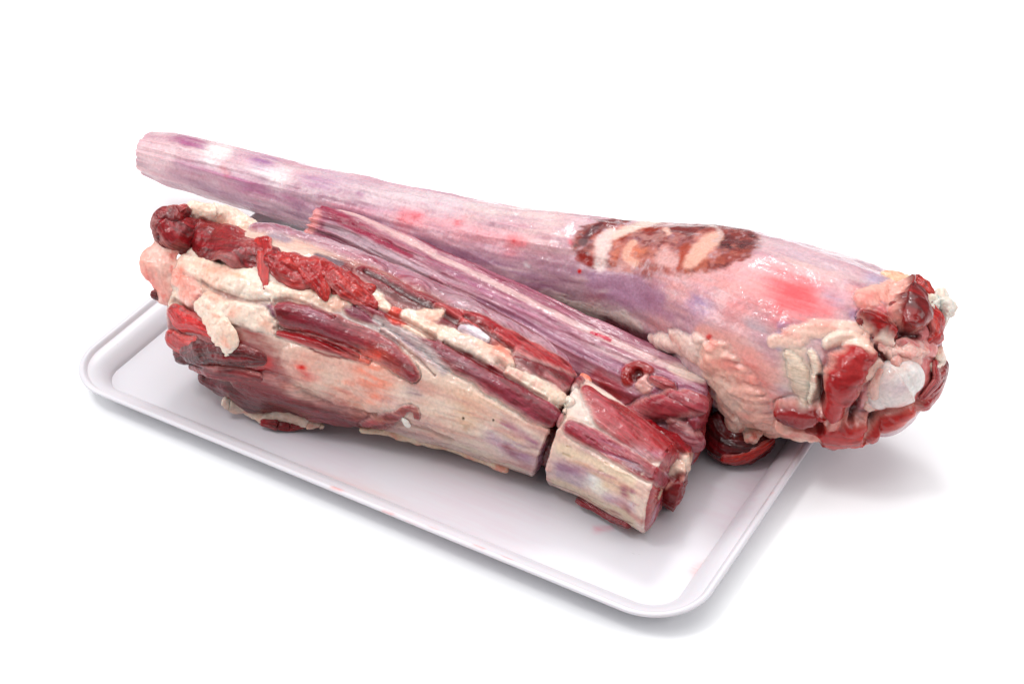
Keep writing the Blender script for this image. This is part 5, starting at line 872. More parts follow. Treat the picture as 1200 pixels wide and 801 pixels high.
  (None,[(-622,-1033,760,1,-11,-15),(-500,-1001,751,2,-19,-25),(-351,-963,731,0,-22,-29),(-210,-931,701,-2,-17,-22),(-117,-924,686,-2,-8,-11)],((164,52,56),(190,92,90),(140,36,42)),1.0,0.16,16.799999999999997,0.16,0.32,0.75,'muscle',3,(206,156,152)),
  (None,[(16,-953,491,-12,-5,-34),(234,-917,438,-11,-2,-30),(427,-885,389,-9,0,-25)],(206,128,124),0.6,0.7,0,0.5,None,None,None,0,None),
  (None,[(-1457,-853,858,-55,-50,-13),(-1357,-940,820,-105,-8,-67),(-1241,-1020,773,-75,-5,-54)],((246,184,172),(250,208,196),(238,150,142)),1.0,0.3,20.0,0.42,0.38,0.08,'fat',12,None),
  (None,[(-1441,-862,834,9,-36,-25),(-1239,-911,890,18,-55,-31),(-1068,-931,924,20,-69,-37),(-908,-935,927,6,-68,-44),(-775,-941,911,0,-47,-37),(-691,-934,904,2,-22,-17)],((250,220,202),(252,232,218),(246,198,180)),1.0,0.3,24.5,0.42,0.38,0.08,'fat',12,None),
  (None,[(-751,-909,934,6,-28,-18),(-634,-886,917,11,-34,-24),(-542,-843,912,15,-34,-24),(-441,-805,902,19,-40,-29),(-345,-759,903,20,-35,-21)],((250,220,202),(252,232,218),(246,198,180)),1.0,0.3,12.0,0.42,0.38,0.08,'fat',12,None),
  (None,[(-1092,-1038,816,-19,-21,-36),(-962,-1060,798,-9,-40,-58),(-857,-1045,816,9,-45,-64),(-766,-1029,812,-7,-43,-54),(-660,-1024,785,-7,-24,-27)],((250,220,202),(252,232,218),(246,198,180)),1.0,0.3,24.5,0.42,0.38,0.08,'fat',12,None),
  (None,[(-7,-716,837,6,-23,-15),(106,-691,829,11,-37,-21),(216,-654,812,13,-48,-17),(328,-639,794,8,-44,-14),(442,-620,763,10,-48,-17),(514,-591,749,8,-57,-8),(568,-612,727,-6,-31,-3)],((250,220,202),(252,232,218),(246,198,180)),1.0,0.3,21.0,0.42,0.38,0.08,'fat',12,None),
  (None,[(582,-645,715,2,-28,-10),(688,-632,685,2,-37,-15),(793,-617,654,5,-51,-13),(875,-598,616,6,-53,-12),(920,-586,603,5,-29,-9)],((238,212,194),(244,228,212),(230,182,170)),1.0,0.3,15.0,0.42,0.38,0.08,'fat',12,None),
  (None,[(474,-558,762,-6,-33,0),(539,-589,740,-6,-40,1)],(238,106,88),0.7,0.7,0,0.4,None,None,None,0,None),
  (None,[(206,-682,804,6,-22,-11),(335,-652,789,5,-28,-11),(426,-646,763,1,-28,-10)],(218,194,188),0.8,0.7,0,0.3,None,None,None,0,None),
  (None,[(108,-651,843,5,-21,-7)],(240,140,120),0.7,0.7,0,0.3,None,None,None,0,None),
  (None,[(750,-541,675,-1,-22,-3),(831,-546,643,1,-36,-1)],(212,138,138),0.7,0.7,0,0.3,None,None,None,0,None),
  (None,[(882,-572,578,6,-25,-3)],(250,150,130),1.0,0.7,0,0.3,None,None,None,0,None),
  (None,[(-1467,-899,865,-10,-29,2),(-1438,-913,820,-18,-21,-5)],(236,110,96),0.7,0.7,0,0.3,None,None,None,0,None),
  (None,[(-901,-1037,829,-3,-10,-16),(-861,-1038,827,-2,-8,-12)],(236,150,130),0.6,0.7,0,0.3,None,None,None,0,None),
  (None,[(-1324,-941,832,-42,-8,-27),(-1238,-1004,798,-46,-3,-32)],(240,150,134),0.6,0.8,0,0.3,None,None,None,0,None),
  (None,[(-1182,-924,896,4,-8,-5),(-948,-918,942,3,-11,-6),(-799,-930,924,-1,-7,-6)],(236,180,150),0.7,0.7,0,0.3,None,None,None,0,None),
  (None,[(251,-572,823,8,-24,-3),(321,-557,811,8,-34,-6),(396,-551,790,4,-19,-1)],((228,216,222),(240,232,236),(210,190,200)),1.0,0.16,14.0,0.16,0.3,0.6,'tendon',3,None),
  (None,[(784,-297,600,-9,-17,-13),(836,-317,588,-6,-29,-8),(870,-299,549,6,-44,12)],((250,140,118),(252,160,138),(240,110,96)),1.0,0.3,16.0,0.42,0.38,0.08,'fat',12,None),
  (None,[(-135,-920,240,-13,28,-65),(-22,-932,328,-6,25,-61),(66,-943,415,9,8,-33),(124,-937,477,4,-1,-27),(172,-927,473,-16,-6,-24),(177,-930,429,-19,-4,-8)],((150,40,48),(176,84,86),(120,24,34)),1.0,0.16,19.599999999999998,0.16,0.32,0.75,'muscle_curl',3,(206,156,152)),
  (None,[(-113,-693,867,4,-31,-15),(-56,-689,857,-2,-40,-18),(-16,-702,847,-8,-23,-12)],((200,70,62),(222,110,96),(180,48,46)),1.0,0.3,12.5,0.42,0.38,0.08,'fat',12,None),
  (None,[(-35,-662,864,14,-40,-13),(36,-647,859,29,-47,-15),(87,-590,864,29,-32,-13),(112,-554,861,16,-19,-4)],((250,220,202),(252,232,218),(246,198,180)),1.0,0.3,12.5,0.42,0.38,0.08,'fat',12,None),
  (None,[(-302,-642,912,2,-35,-3),(-220,-660,891,-3,-41,-8),(-151,-683,875,-5,-23,-7)],((250,220,202),(252,232,218),(246,198,180)),1.0,0.3,12.5,0.42,0.38,0.08,'fat',12,None),
  (None,[(-1364,-1005,706,-51,14,-35),(-1323,-1042,662,-43,5,-21),(-1331,-1059,599,-29,5,-10)],((250,220,202),(252,232,218),(246,198,180)),1.0,0.3,12.0,0.42,0.38,0.08,'fat',12,None),
  (None,[(-693,-947,894,4,-6,-6),(-599,-898,897,3,-9,-7),(-469,-872,872,1,-10,-6),(-367,-863,848,0,-8,-5)],(120,30,38),0.5,0.6,-12,0.6,None,None,None,0,None),
  (None,[(-648,-1025,779,1,-6,-7),(-516,-992,767,1,-7,-9),(-375,-959,747,-1,-6,-7),(-179,-929,688,-1,-6,-7)],(120,30,38),0.5,0.6,-12,0.6,None,None,None,0,None),
  (None,[(-302,-726,898,2,-12,-4),(-151,-709,863,1,-13,-6),(8,-706,841,0,-12,-7),(168,-706,800,0,-11,-5)],(120,30,38),0.5,0.6,-12,0.6,None,None,None,0,None),
  (None,[(217,-700,792,0,-8,-4),(421,-691,741,0,-10,-6),(622,-678,686,0,-11,-5),(819,-662,628,0,-9,-4)],(120,30,38),0.5,0.6,-12,0.6,None,None,None,0,None),
  (None,[(-119,-795,806,-1,-5,-4),(77,-819,761,-2,-7,-5),(246,-839,681,-3,-5,-4)],(120,30,38),0.5,0.6,-12,0.6,None,None,None,0,None),
  (None,[(-166,-910,213,-7,10,-17),(9,-914,303,-7,8,-23),(176,-916,352,-6,4,-17),(367,-878,309,-6,5,-13)],(120,30,38),0.5,0.6,-12,0.6,None,None,None,0,None),
  (None,[(-1171,-973,861,-2,-6,-7),(-991,-1010,870,-1,-7,-9),(-837,-1001,875,3,-7,-8),(-721,-957,890,4,-6,-6)],(120,30,38),0.5,0.6,-12,0.6,None,None,None,0,None),
  (None,[(-1345,-1016,696,-10,-4,-16),(-1184,-1067,707,-12,-2,-17),(-1029,-1118,694,-9,-5,-13)],(120,30,38),0.5,0.6,-12,0.6,None,None,None,0,None),
  (None,[(-263,-997,407,-17,4,-69),(-10,-958,436,-19,4,-69),(332,-903,409,-18,0,-65)],None,1.0,0.6,6,0.3,None,None,None,14,None),
  (None,[(-531,-1066,643,-14,-30,-74),(-255,-990,583,-23,-26,-91),(-59,-958,546,-22,-16,-75)],None,1.0,0.6,4,0.3,None,None,None,12,None),
  (None,[(36,-647,859,8,-33,-10)],(244,176,156),0.6,0.8,0,0.6,None,None,None,0,None),
  (None,[(288,-642,804,7,-37,-13)],(240,190,172),0.6,0.8,0,0.6,None,None,None,0,None),
  (None,[(468,-593,761,10,-46,-10)],(240,130,110),0.6,0.8,0,0.6,None,None,None,0,None),
  (None,[(743,-620,671,7,-37,-11)],(236,180,168),0.7,0.8,0,0.6,None,None,None,0,None),
  (None,[(-228,-673,891,7,-28,-8)],(240,180,160),0.6,0.8,0,0.6,None,None,None,0,None),
  (None,[(-1115,-932,913,5,-34,-23)],(246,190,168),0.6,0.8,0,0.6,None,None,None,0,None),
  (None,[(-818,-944,915,3,-32,-24)],(244,196,176),0.6,0.8,0,0.6,None,None,None,0,None),
  (None,[(-892,-1053,808,-4,-20,-29)],(240,170,150),0.6,0.8,0,0.6,None,None,None,0,None),
  (None,[(-592,-867,914,4,-26,-16)],(240,180,160),0.6,0.8,0,0.6,None,None,None,0,None),
  (None,[(-1335,-927,842,1,-34,-30)],(240,140,124),0.7,0.8,0,0.6,None,None,None,0,None),
  (None,[(-887,-1156,533,-11,-3,-62),(-720,-1129,564,-7,-9,-67),(-634,-1105,570,-5,-8,-50)],(126,22,32),1.0,0.7,0,0.5,None,None,None,0,None),
  (None,[(-697,-1118,589,1,-8,-41),(-654,-1104,596,2,-7,-36)],(205,40,42),0.9,0.7,0,0.4,None,None,None,0,None),
  (None,[(-574,-1100,531,-31,-9,-70),(-481,-1077,493,-26,-5,-74),(-304,-1014,450,-25,-1,-79)],(248,226,208),0.7,0.8,0,0.3,None,None,None,0,None),
  (None,[(-480,-1063,603,-32,-23,-50),(-413,-1053,552,-34,-20,-54)],(235,110,100),0.45,0.8,0,0.3,None,None,None,0,None),
  (None,[(-463,-1056,604,-17,-11,-16),(-428,-1056,560,-18,-9,-18)],(220,26,32),1.0,0.7,0,0.4,None,None,None,0,None),
  (None,[(-240,-964,659,-20,-35,-67),(-141,-951,632,-50,-48,-101),(-60,-953,578,-67,-35,-112),(41,-946,532,-46,-20,-93),(92,-943,515,-24,-10,-54)],(244,146,122),1,0.7,6,0.4,None,None,None,5,None),
  (None,[(-253,-1001,504,-42,-13,-58),(-165,-977,402,-44,1,-62)],(244,170,146),0.6,0.7,0,0.3,None,None,None,0,None),
  (None,[(85,-927,590,-2,-7,-19),(152,-914,584,-5,-8,-24),(228,-900,564,-5,-7,-19)],(168,132,142),1.0,0.7,0,0.3,None,None,None,0,None),
  (None,[(138,-930,525,-13,-13,-76),(327,-891,518,-19,-20,-82),(474,-873,478,-25,-16,-73)],(246,224,204),0.7,0.8,0,0.3,None,None,None,0,None),
  (None,[(303,-847,651,-7,-17,-20),(503,-832,578,-9,-12,-25),(650,-816,541,-6,-10,-21)],(240,188,166),0.6,0.7,0,0.3,None,None,None,0,None),
  (None,[(625,-827,526,-6,-7,-18),(704,-821,502,-8,-10,-21),(824,-806,449,-6,-8,-17),(863,-736,359,-9,-3,-22)],(168,122,146),1.0,0.7,0,0.4,None,None,None,0,None),
  (None,[(568,-856,404,-8,-1,-24),(655,-845,386,-11,-4,-35),(772,-830,361,-12,-3,-42),(857,-740,269,-21,28,-49)],(176,134,168),1.0,0.7,0,0.3,None,None,None,0,None),
  (None,[(606,-849,416,-17,-6,-52),(857,-742,276,-38,24,-102)],(204,172,186),0.9,0.7,0,0.4,None,None,None,0,None),
  (None,[(684,-841,378,-12,-3,-36),(842,-752,259,-18,1,-52)],(130,36,74),1.0,0.7,0,0.4,None,None,None,0,None),
  (None,[(653,-823,523,-8,-10,-21),(867,-781,413,-8,-15,-22)],(174,106,128),0.9,0.7,0,0.5,None,None,None,0,None),
  (None,[(220,-900,329,-23,13,-53),(407,-857,274,-23,23,-51),(694,-803,214,-18,20,-43),(898,-796,215,-14,10,-43)],(220,206,184),0.8,0.7,0,0.3,None,None,None,0,None),
  (None,[(-114,-903,217,-18,19,-45),(99,-886,260,-18,18,-44),(343,-842,235,-16,19,-32)],(196,156,154),0.8,0.7,0,0.4,None,None,None,0,None),
  (None,[(585,-754,127,-11,13,-26),(716,-750,133,-10,11,-27)],(150,70,70),1.0,0.7,0,0.3,None,None,None,0,None),
  (None,[(420,-794,146,-4,-5,-15),(480,-758,108,-3,-5,-15),(541,-780,127,0,-7,-6)],(232,110,92),1.0,0.7,0,0.3,None,None,None,0,None),
  (None,[(440,-878,497,-2,-2,-9)],(84,62,30),1.0,0.4,0,0.1,None,None,None,0,None),
  (None,[(598,-835,520,-1,-3,-7)],(60,40,24),1.0,0.4,0,0.1,None,None,None,0,None),
  (None,[(456,-879,433,-6,-1,-19)],(200,150,110),0.6,0.8,0,0.3,None,None,None,0,None),
  (None,[(285,-815,691,0,-3,-3),(581,-787,619,-1,-4,-4),(879,-732,517,0,-3,-3)],(250,238,222),0.6,0.7,-5,0.2,None,None,None,0,None),
  (None,[(314,-828,666,0,-3,-3),(611,-803,590,-1,-4,-4),(884,-738,477,-2,-1,-5)],(196,168,142),0.6,0.7,4,0.2,None,None,None,0,None),
  (None,[(343,-843,642,-1,-3,-4),(637,-813,556,-2,-2,-5),(875,-722,414,0,-5,-2)],(250,238,222),0.6,0.7,-5,0.2,None,None,None,0,None),
  (None,[(369,-851,612,-1,-2,-4),(663,-821,521,-2,-3,-5),(882,-734,378,-2,-2,-5)],(196,168,142),0.6,0.7,4,0.2,None,None,None,0,None),
  (None,[(394,-860,582,-1,-2,-4),(689,-830,485,-2,-2,-6),(915,-792,389,-4,4,-8)],(250,238,222),0.6,0.7,-5,0.2,None,None,None,0,None),
  (None,[(420,-868,551,-2,-2,-4),(712,-835,445,-2,-1,-6),(927,-814,364,-2,-1,-6)],(196,168,142),0.6,0.7,4,0.2,None,None,None,0,None),
  (None,[(443,-873,518,-2,-2,-5),(734,-838,404,-3,-1,-7),(932,-822,324,-2,-1,-6)],(250,238,222),0.6,0.7,-5,0.2,None,None,None,0,None),
  (None,[(-39,-956,530,-1,-1,-8),(114,-934,536,-1,-2,-8),(260,-903,521,-1,-2,-7)],(176,112,126),0.37809499381411976,0.7,0,0.3,0.22,None,None,0,None),
  (None,[(385,-882,523,-1,-2,-7),(510,-854,521,-1,-3,-7),(632,-831,509,-1,-3,-7)],(198,132,128),0.384073210243468,0.7,3,0.3,0.22,None,None,0,None),
  (None,[(-70,-908,253,-10,8,-22),(71,-878,235,-9,9,-22),(241,-884,277,-8,9,-22)],(176,112,126),0.22821083305333353,0.7,-3,0.3,None,None,None,0,None),
  (None,[(229,-915,488,-2,-1,-9),(354,-894,472,-2,-1,-10),(479,-872,479,-1,-1,-9)],(186,90,96),0.38649716267773215,0.7,0,0.3,None,None,None,0,None),
  (None,[(284,-793,153,-11,12,-26),(583,-831,241,-10,11,-26),(830,-804,258,-7,7,-26)],(186,90,96),0.27052274980037677,0.7,3,0.3,None,None,None,0,None),
  (None,[(164,-918,552,-1,-2,-6),(379,-880,537,-1,-1,-6),(587,-834,527,0,-2,-6)],(176,112,126),0.31896313810550103,0.7,-3,0.3,0.22,None,None,0,None),
  (None,[(173,-931,446,-2,-1,-9),(423,-886,442,-2,-1,-9),(674,-841,427,-2,-1,-9)],(244,222,204),0.3026419108213783,0.7,0,0.3,None,None,None,0,None),
  (None,[(576,-851,470,-1,-3,-11),(713,-829,477,-1,-3,-12),(840,-797,454,-1,-5,-10)],(198,132,128),0.3587141225342645,0.7,3,0.3,None,None,None,0,None),
  (None,[(402,-873,308,-6,6,-16),(537,-859,315,-4,2,-14),(669,-842,318,-4,2,-14)],(198,132,128),0.2849876501890368,0.7,0,0.3,0.22,None,None,0,None),
  (None,[(749,-826,269,-8,8,-29),(825,-814,276,-6,4,-25),(916,-820,291,-9,10,-29)],(248,234,216),0.37280028139728116,0.7,3,0.3,0.22,None,None,0,None),
  (None,[(657,-831,274,-4,4,-12),(788,-821,276,-2,1,-9),(917,-821,304,-1,1,-9)],(176,112,126),0.2386519015767421,0.7,3,0.3,None,None,None,0,None),
  (None,[(-41,-958,387,-6,3,-16),(149,-930,393,-5,2,-15),(341,-901,388,-4,2,-14)],(176,112,126),0.41940890506632766,0.7,-3,0.3,None,None,None,0,None),
  (None,[(800,-782,526,1,-3,-7),(852,-756,523,1,-5,-5),(885,-695,457,1,-7,-3)],(248,234,216),0.3350623156289286,0.7,0,0.3,0.22,None,None,0,None),
  (None,[(361,-900,390,-4,1,-13),(540,-864,374,-2,-1,-11),(729,-837,383,-2,0,-12)],(176,112,126),0.3724963463049397,0.7,3,0.3,0.22,None,None,0,None),
  (None,[(-17,-938,346,-7,5,-19),(118,-926,364,-6,5,-18),(240,-905,359,-6,3,-17)],(228,184,156),0.2622030545470229,0.7,3,0.3,None,None,None,0,None),
  (None,[(262,-875,261,-6,7,-14),(360,-859,267,-6,7,-14),(454,-846,262,-6,6,-14)],(248,234,216),0.2975982903885766,0.7,3,0.3,None,None,None,0,None),
  (None,[(-79,-959,568,-3,-2,-13),(159,-918,560,-2,-3,-12),(392,-874,550,-1,-4,-11)],(244,222,204),0.3473344280040905,0.7,-3,0.3,None,None,None,0,None),
  (None,[(280,-894,314,-5,3,-13),(383,-870,298,-5,6,-14),(493,-865,325,-3,3,-13)],(248,234,216),0.2806838127389772,0.7,-3,0.3,None,None,None,0,None),
  (None,[(723,-835,433,-2,-1,-11),(824,-813,418,-1,-2,-11),(913,-781,410,1,-6,-7)],(176,112,126),0.28109142902335515,0.7,3,0.3,None,None,None,0,None),
  (None,[(-244,-909,160,2,-10,-11),(20,-848,154,-6,1,-23),(287,-799,146,-9,6,-28)],(186,90,96),0.23680288539105843,0.7,3,0.3,None,None,None,0,None),
  (None,[(-160,-965,348,-8,5,-21),(-43,-941,337,-9,7,-23),(70,-920,340,-9,8,-23)],(228,184,156),0.2558937074808983,0.7,0,0.3,None,None,None,0,None),
  (None,[(16,-949,541,-2,-1,-9),(199,-916,529,-1,-2,-9),(385,-880,528,-1,-2,-8)],(228,184,156),0.39435435277737996,0.7,-3,0.3,None,None,None,0,None),
  (None,[(773,-780,543,0,-7,-9),(843,-759,528,1,-7,-8),(886,-697,476,-1,-4,-11)],(228,184,156),0.402199317518963,0.7,3,0.3,None,None,None,0,None),
  (None,[(-82,-950,608,-2,-3,-11),(99,-923,598,-1,-4,-10),(271,-883,583,-1,-4,-10)],(248,234,216),0.21868901421233736,0.7,0,0.3,None,None,None,0,None),
  (None,[(307,-885,300,-8,9,-27),(400,-879,324,-9,9,-27),(490,-860,307,-10,8,-26)],(186,90,96),0.30529165454241025,0.7,0,0.3,None,None,None,0,None),
  (None,[(57,-890,257,-8,8,-19),(207,-891,292,-7,6,-20),(336,-872,285,-8,7,-19)],(198,132,128),0.4023086331069615,0.7,3,0.3,None,None,None,0,None),
  (None,[(258,-913,421,-5,0,-18),(489,-873,407,-3,-2,-16),(718,-837,420,-2,-2,-16)],(248,234,216),0.3437567563614558,0.7,3,0.3,0.22,None,None,0,None),
  (None,[(620,-846,443,-2,-2,-17),(735,-830,452,-2,-3,-16),(838,-803,435,-2,-4,-15)],(228,184,156),0.3905624932877929,0.7,3,0.3,0.22,None,None,0,None),
  (None,[(724,-838,411,-1,-1,-6),(820,-816,401,-1,-1,-6),(925,-802,407,0,-2,-5)],(228,184,156),0.3751062478890508,0.7,-3,0.3,None,None,None,0,None),
  (None,[(-106,-972,436,-7,1,-21),(22,-951,426,-7,2,-21),(158,-933,435,-4,0,-19)],(244,222,204),0.21035542526926101,0.7,0,0.3,None,None,None,0,None),
  (None,[(115,-929,378,-6,4,-18),(372,-899,394,-4,1,-15),(607,-851,376,-2,-2,-12)],(186,90,96),0.3752383703929024,0.7,-3,0.3,None,None,None,0,None),
  (None,[(195,-918,374,-6,4,-19),(330,-901,383,-5,2,-17),(461,-880,382,-4,0,-16)],(228,184,156),0.22733762344107303,0.7,0,0.3,None,None,None,0,None),
  (None,[(424,-883,356,-7,3,-24),(564,-859,345,-5,0,-21),(700,-841,355,-3,-1,-19)],(244,222,204),0.3403743059596418,0.7,0,0.3,0.22,None,None,0,None),
  (None,[(489,-844,558,0,-3,-8),(707,-799,546,0,-3,-8),(886,-696,469,0,-4,-7)],(198,132,128),0.3367915613518729,0.7,-3,0.3,None,None,None,0,None),
  (None,[(597,-819,219,-10,13,-24),(757,-822,257,-8,9,-26),(914,-815,268,-7,6,-25)],(186,90,96),0.41727785277367097,0.7,-3,0.3,None,None,None,0,None),
  (None,[(753,-834,398,-4,-1,-20),(833,-811,385,-3,-2,-18),(917,-797,388,-2,-3,-17)],(244,222,204),0.39612849717209003,0.7,0,0.3,0.22,None,None,0,None),
  (None,[(641,-848,376,-3,-2,-18),(781,-828,375,-4,-1,-19),(908,-789,360,-1,-5,-15)],(228,184,156),0.3577537920060388,0.7,3,0.3,None,None,None,0,None),
  (None,[(577,-853,465,-1,-3,-11),(748,-825,460,-1,-3,-12),(880,-730,391,0,-5,-9)],(186,90,96),0.29413860793111996,0.7,3,0.3,None,None,None,0,None),
  (None,[(257,-907,505,-1,-2,-8),(344,-893,502,-1,-2,-8),(430,-878,504,-1,-2,-8)],(186,90,96),0.3834602988995861,0.7,3,0.3,None,None,None,0,None),
  (None,[(336,-780,135,0,-4,-4),(467,-781,150,-5,7,-10),(617,-817,221,-4,5,-11)],(176,112,126),0.33679875982709356,0.7,3,0.3,None,None,None,0,None),
  (None,[(522,-827,229,-9,11,-21),(709,-820,252,-7,8,-23),(892,-814,275,-3,0,-17)],(198,132,128),0.24123267921835181,0.7,0,0.3,None,None,None,0,None),
  (None,[(7,-939,589,-1,-3,-9),(101,-927,585,-1,-3,-9),(189,-904,581,-1,-2,-10)],(244,222,204),0.41145179534766124,0.7,3,0.3,None,None,None,0,None),
  (None,[(122,-916,603,0,-3,-7),(317,-872,594,-1,-3,-7),(519,-832,572,-1,-3,-7)],(176,112,126),0.22286390352644497,0.7,-3,0.3,None,None,None,0,None),
  (None,[(717,-825,487,-2,-5,-12),(821,-801,468,-1,-5,-12),(887,-716,408,10,-22,5)],(244,222,204),0.3610810244610505,0.7,-3,0.3,None,None,None,0,None),
  (None,[(-158,-980,485,-2,-1,-8),(81,-944,494,-2,0,-9),(311,-902,477,-1,-1,-8)],(176,112,126),0.3116802704825596,0.7,0,0.3,None,None,None,0,None),
  (None,[(2,-957,483,-2,-2,-12),(239,-913,479,-3,-1,-13),(470,-875,466,-3,-1,-13)],(228,184,156),0.27896863487180595,0.7,3,0.3,None,None,None,0,None),
  (None,[(-191,-946,666,-3,-6,-10),(-161,-943,659,0,-6,-11),(-127,-935,667,3,-5,-10)],(206,110,106),0.27760176858180685,0.7,-3,0.3,None,None,None,0,None),
  (None,[(-558,-1097,536,-4,-1,-13),(-469,-1074,520,-4,-2,-12),(-384,-1048,488,-5,-1,-14)],(190,80,84),0.47914540481274914,0.7,-3,0.3,None,None,None,0,None),
  (None,[(-373,-1041,464,-6,1,-13),(-294,-1007,424,-4,0,-12),(-199,-984,405,-5,0,-13)],(250,226,210),0.26571899141355076,0.7,-3,0.3,0.22,None,None,0,None),
  (None,[(-514,-1086,498,-7,-2,-18),(-400,-1045,450,-9,2,-21),(-291,-1005,412,-6,-1,-19)],(250,226,210),0.30136057301576397,0.7,-3,0.3,None,None,None,0,None),
  (None,[(-308,-1015,538,-2,-4,-15),(-238,-996,529,-5,-3,-16),(-168,-979,505,-6,-3,-16)],(250,226,210),0.45436692651993393,0.7,0,0.3,None,None,None,0,None),
  (None,[(-349,-1036,530,-2,-3,-12),(-262,-1004,507,-3,-2,-13),(-172,-983,488,-4,-2,-13)],(206,110,106),0.2825125403049763,0.7,0,0.3,None,None,None,0,None),
  (None,[(-402,-1041,589,-1,-3,-8),(-314,-1010,574,-2,-2,-8),(-220,-988,549,-2,-2,-8)],(250,226,210),0.4072104984078765,0.7,0,0.3,None,None,None,0,None),
  (None,[(-259,-996,550,-2,-3,-16),(-211,-985,550,-3,-4,-15),(-159,-974,535,-6,-3,-16)],(232,150,136),0.38934123865567805,0.7,0,0.3,0.22,None,None,0,None),
  (None,[(-262,-997,413,-5,-1,-16),(-235,-989,407,-6,-1,-17),(-206,-984,397,-9,1,-19)],(232,150,136),0.4358200889514008,0.7,3,0.3,None,None,None,0,None),
  (None,[(-395,-1049,473,-4,1,-11),(-323,-1025,461,-4,1,-11),(-257,-996,420,-4,-1,-9)],(232,150,136),0.3743637222481951,0.7,3,0.3,None,None,None,0,None),
  (None,[(-356,-1039,488,-4,-1,-9),(-286,-1007,452,-4,0,-10),(-211,-988,439,-4,1,-11)],(232,150,136),0.3195244534417094,0.7,3,0.3,0.22,None,None,0,None),
  (None,[(-292,-1004,393,-6,1,-20),(-250,-993,391,-7,1,-19),(-215,-980,372,-9,2,-20)],(206,110,106),0.2472198350483867,0.7,3,0.3,None,None,None,0,None),
  (None,[(-355,-1033,549,-4,-4,-12),(-267,-1004,512,-4,-3,-13),(-168,-979,505,-2,-2,-13)],(250,226,210),0.38884896950506537,0.7,-3,0.3,None,None,None,0,None),
  (None,[(-223,-968,634,-1,-5,-14),(-180,-958,632,-2,-6,-14),(-134,-953,624,-4,-5,-14)],(232,150,136),0.24190913818292428,0.7,-3,0.3,None,None,None,0,None),
  (None,[(-604,-1104,486,-9,-1,-19),(-543,-1089,459,-8,1,-20),(-482,-1072,454,-6,1,-20)],(232,150,136),0.44861963969573593,0.7,-3,0.3,0.22,None,None,0,None),
  (None,[(-262,-1004,502,-6,-2,-17),(-221,-993,487,-6,-1,-18),(-172,-983,488,-3,-2,-17)],(206,110,106),0.42142312783002833,0.7,0,0.3,0.22,None,None,0,None),
  (None,[(-533,-1087,574,-4,-4,-12),(-446,-1063,545,-4,-3,-13),(-354,-1038,529,-3,-3,-13)],(232,150,136),0.47670947311540124,0.7,0,0.3,None,None,None,0,None),
  (None,[(-543,-1051,692,-2,-7,-14),(-411,-1019,664,-2,-6,-15),(-284,-980,653,-1,-5,-15)],(206,110,106),0.4015691701833518,0.7,3,0.3,None,None,None,0,None),
  (None,[(-363,-1041,522,-2,-1,-7),(-276,-1008,499,-2,-1,-8),(-178,-984,469,-3,0,-8)],(190,80,84),0.3843288634052705,0.7,3,0.3,0.22,None,None,0,None),
  (None,[(-484,-1067,597,-2,-5,-14),(-379,-1035,582,-3,-5,-14),(-282,-1002,546,-4,-4,-15)],(250,226,210),0.3259611693964889,0.7,3,0.3,None,None,None,0,None),
  (None,[(916,-503,612,-21,-40,0),(1001,-585,590,-26,-65,-6),(1093,-623,564,-12,-54,-16),(1194,-642,539,-7,-32,-16)],(236,216,206),1.0,0.6,0,0.3,0.4,None,None,0,None),
  (None,[(958,-798,425,-21,-28,-72),(1203,-803,390,-22,-25,-75),(1522,-791,318,1,-74,-24)],(236,208,190),0.9,0.7,0,0.3,None,None,None,0,None),
  (None,[(962,-455,597,3,-54,11),(1080,-503,575,6,-101,14),(1215,-529,546,19,-142,27),(1366,-549,515,19,-139,24),(1486,-526,456,12,-94,11),(1506,-383,300,-8,-14,-30)],((152,38,46),(176,78,84),(130,26,36)),1.0,0.16,17.5,0.16,0.32,0.75,'muscle',3,(206,156,152)),
  (None,[(1188,-668,521,-3,-22,-15),(1364,-691,499,0,-35,-14),(1492,-531,313,8,-61,-3)],(206,174,180),1.0,0.7,0,0.4,None,None,None,0,None),
  (None,[(1287,-640,525,1,-18,-7),(1462,-643,500,4,-30,-1),(1463,-389,237,-2,-13,-12)],(174,116,132),0.7,0.7,0,0.4,None,None,None,0,None),
  (None,[(986,-705,543,-1,-39,-24),(1104,-699,519,-4,-49,-32),(1238,-705,495,-6,-50,-29),(1378,-726,479,-4,-50,-24),(1502,-737,462,1,-49,-12),(1490,-527,236,2,-35,-3)],((140,36,48),(166,80,92),(118,26,40)),1.0,0.16,11.2,0.16,0.32,0.75,'muscle',3,(206,156,152)),
  (None,[(1002,-481,591,0,-34,4),(1130,-532,565,-2,-37,1)],(190,110,116),0.5,0.7,0,0.3,None,None,None,0,None),
  (None,[(984,-755,498,-4,-13,-18),(1122,-748,471,-3,-14,-17),(1330,-766,460,-1,-17,-14),(1503,-622,294,4,-29,-2)],(224,190,178),0.9,0.7,0,0.3,None,None,None,0,None),
  (None,[(973,-789,448,-5,-13,-25),(1190,-780,425,-3,-15,-22),(1398,-800,429,-3,-16,-21),(1508,-670,280,3,-28,-4)],(240,216,194),1.0,0.6,0,0.25,None,None,None,0,None),
  (None,[(984,-815,342,-7,-6,-51),(1157,-808,361,-4,-11,-45)],(190,162,178),1.0,0.7,0,0.4,None,None,None,0,None),
  (None,[(988,-813,354,-3,-4,-27),(1087,-809,366,-2,-6,-25)],(158,110,136),0.8,0.7,0,0.5,None,None,None,0,None),
  (None,[(987,-818,286,-10,3,-35),(1114,-818,289,-10,2,-41)],(186,166,180),0.8,0.7,0,0.3,None,None,None,0,None),
  (None,[(983,-806,394,-7,-8,-30),(1204,-804,385,-8,-11,-32),(1520,-789,328,-1,-26,-17)],(188,120,130),0.6,0.7,0,0.5,None,None,None,0,None),
